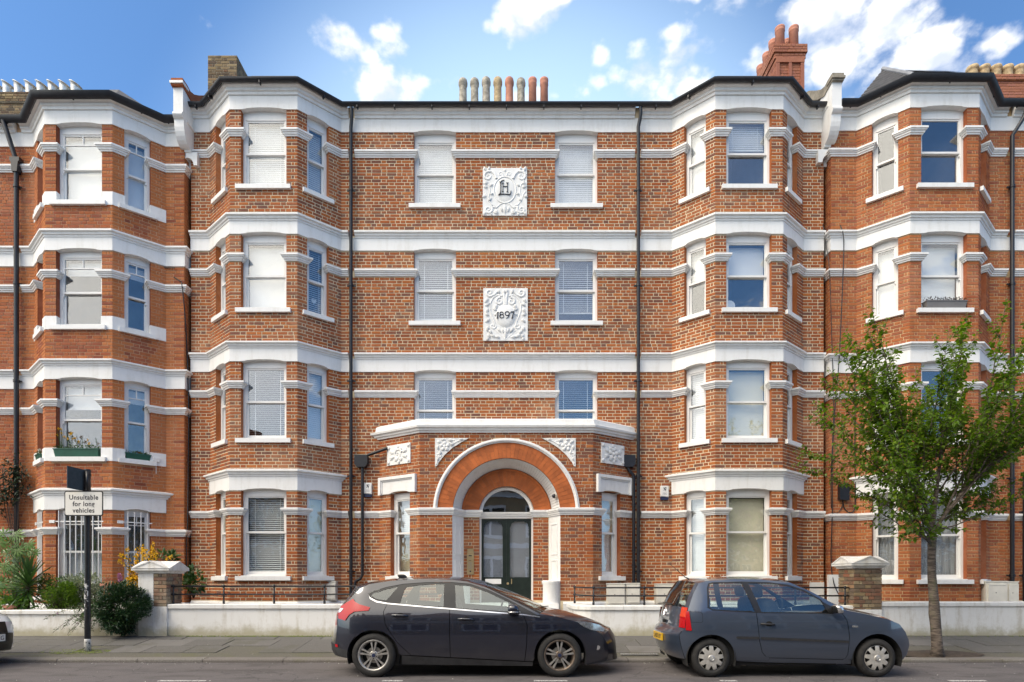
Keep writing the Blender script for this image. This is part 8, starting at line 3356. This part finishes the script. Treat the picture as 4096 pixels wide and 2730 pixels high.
    # window boxes
    def window_box(fr, s0, s1, z, d, h, mat, lab, kind):
        b = thing('window_box', lab, 'window box', fr((s0 + s1) / 2, d, z), 'window boxes on the sills')
        m = MB()
        t = .03
        V = [fr(s, dd, zz) for (a, bb, c_, e, zz) in ((s0 + t, s1 - t, d - .13, d - .01, z), (s0, s1, d - .15, d + .01, z + h), (s0 - .01, s1 + .01, d - .16, d + .02, z + h), (s0 - .01, s1 + .01, d - .16, d + .02, z + h + .02)) for s, dd in ((a, e), (bb, e), (bb, c_), (a, c_))]
        F = [(i * 4 + k, i * 4 + (k + 1) % 4, (i + 1) * 4 + (k + 1) % 4, (i + 1) * 4 + k) for i in range(3) for k in range(4)] + [(3, 2, 1, 0), (12, 13, 14, 15)]
        m.add(V, F)
        m.build('trough', mat, b)
        lv, fl, tw = Leaves(int(s0 * 100) + 60), Leaves(int(s0 * 100) + 70), MB()
        rr_ = random.Random(int((s0 + z) * 1000))
        n = int((s1 - s0) * 170)
        for i in range(n):
            s = rr_.uniform(s0 + .02, s1 - .02)
            p = Vector(fr(s, d - .07 + rr_.uniform(-.05, .06), z + h + rr_.uniform(.0, .09 if kind != 'small' else .07)))
            lv.put(p, Vector((rr_.gauss(0, 1), rr_.gauss(0, .6) - .3, rr_.random() + .2)), rr_.uniform(.03, .07), .022, rr_.uniform(-1, 1))
        if kind == 'daffodil':
            for k in range(26):
                s = rr_.uniform(s0 + .06, s0 + .40) if k < 16 else rr_.uniform(s0 + .5, s1 - .08)
                hh = rr_.uniform(.2, .48) if k < 16 else rr_.uniform(.12, .28)
                p0 = Vector(fr(s, d - .07, z + h))
                p1 = Vector(fr(s + rr_.uniform(-.14, .05), d - .05, z + h + hh))
                tw.tube([p0, p0.lerp(p1, .6) + Vector((.01, 0, .02)), p1], .004, 4)
                if k % 2 == 0:
                    for q in range(9):
                        fl.put(p1, Vector((rr_.gauss(0, 1), -.4 + rr_.gauss(0, .5), rr_.gauss(0, 1))), .045, .025)
            tw.build('stems', M_MIDG, b)
        if kind == 'white':
            for k in range(20):
                fl.put(Vector(fr(rr_.uniform(s0, s1), d - .05, z + h + rr_.uniform(.08, .17))), Vector((rr_.gauss(0, 1), -.5, rr_.gauss(0, 1))), .04, .03)
        lv.build(b, M_RFLOW if kind == 'red' else M_MIDG)
        if fl.items:
            fl.build(b, M_YFLOW if kind == 'daffodil' else M_SIGN, mass='flowers')
    z1 = lfl[1]['sill']
    f2 = lsegs[2]
    (a, b_) = lops[1][2][0]
    window_box(f2, a - .04, b_ - .06, z1, .03, .17, M_PLANTER, 'wide dark green window box with daffodils on the orange block', 'daffodil')
    (a, b_) = lops[1][3][0]
    window_box(lsegs[3], a + .02, b_ + .0, z1, .03, .12, M_PLANTER, 'narrow dark green window box on the angled right window of the orange block', 'small')
    (a, b_) = lops[1][1][0]
    window_box(lsegs[1], a - .02, a + .26, z1, .04, .12, M_PLANTER, 'tiny green planter with white flowers on the angled left window of the orange block', 'white')
    z2 = rfl[2]['sill']
    (a, b_) = rops[2][4][0]
    window_box(rsegs[4], a + .10, b_ - .02, z2, .03, .16, M_PLANTER_G, 'grey window box with dark red plants above the street tree', 'red')


garden_plants()


# ------------------------------------------------------------------ the houses across the street, seen only as reflections
def opposite_terrace():
    root = thing('opposite_terrace', 'yellow brick terrace with white windows across the street', 'building', (0, -6, 0))
    y = -6.2
    m = MB()
    m.box(-26, 26, y - 8, y, -0.2, 6.6)
    m.build('wall', M_STOCK_Y, root)
    m = MB()
    m.add([(-26.3, y + .3, 6.6), (26.3, y + .3, 6.6), (26.3, y - 4, 9.3), (-26.3, y - 4, 9.3), (26.3, y - 8.2, 6.6), (-26.3, y - 8.2, 6.6)], [(0, 1, 2, 3), (3, 2, 4, 5), (0, 3, 5), (1, 4, 2)])
    rf = m.build('roof', M_SLATE, root, fix=False)
    for k in range(9):
        m = MB()
        x = -22 + 5.5 * k
        m.box(x - .5, x + .5, y - 4.6, y - 3.4, 8.2, 10.8)
        m.build('chimney', M_BRICK, rf)
        m = MB()
        gx = x + 2.7
        m.add([(gx - 1.5, y + .25, 6.5), (gx + 1.5, y + .25, 6.5), (gx, y + .25, 8.9), (gx - 1.5, y - 3, 6.5), (gx + 1.5, y - 3, 6.5), (gx, y - 3, 8.9)], [(0, 1, 2), (0, 2, 5, 3), (1, 4, 5, 2)])
        m.build('gable', M_BRICK, root, fix=False)
    for z in (3.25, 6.2):
        m = MB()
        m.box(-26, 26, y, y + .08, z, z + .32)
        m.build('band', M_WHITE, root)
    for k in range(18):
        x = -23.2 + 2.75 * k
        for z in (1.0, 4.0):
            m = MB()
            m.box(x - .75, x + .75, y, y + .05, z - .1, z + 1.75)
            wn = m.build('window', M_WHITE_G, root)
            m = MB()
            for s in (-1, 1):
                m.box(x + s * .36 - .28, x + s * .36 + .28, y + .05, y + .06, z + .05, z + 1.6)
            m.build('pane', M_DOOR, wn)


opposite_terrace()
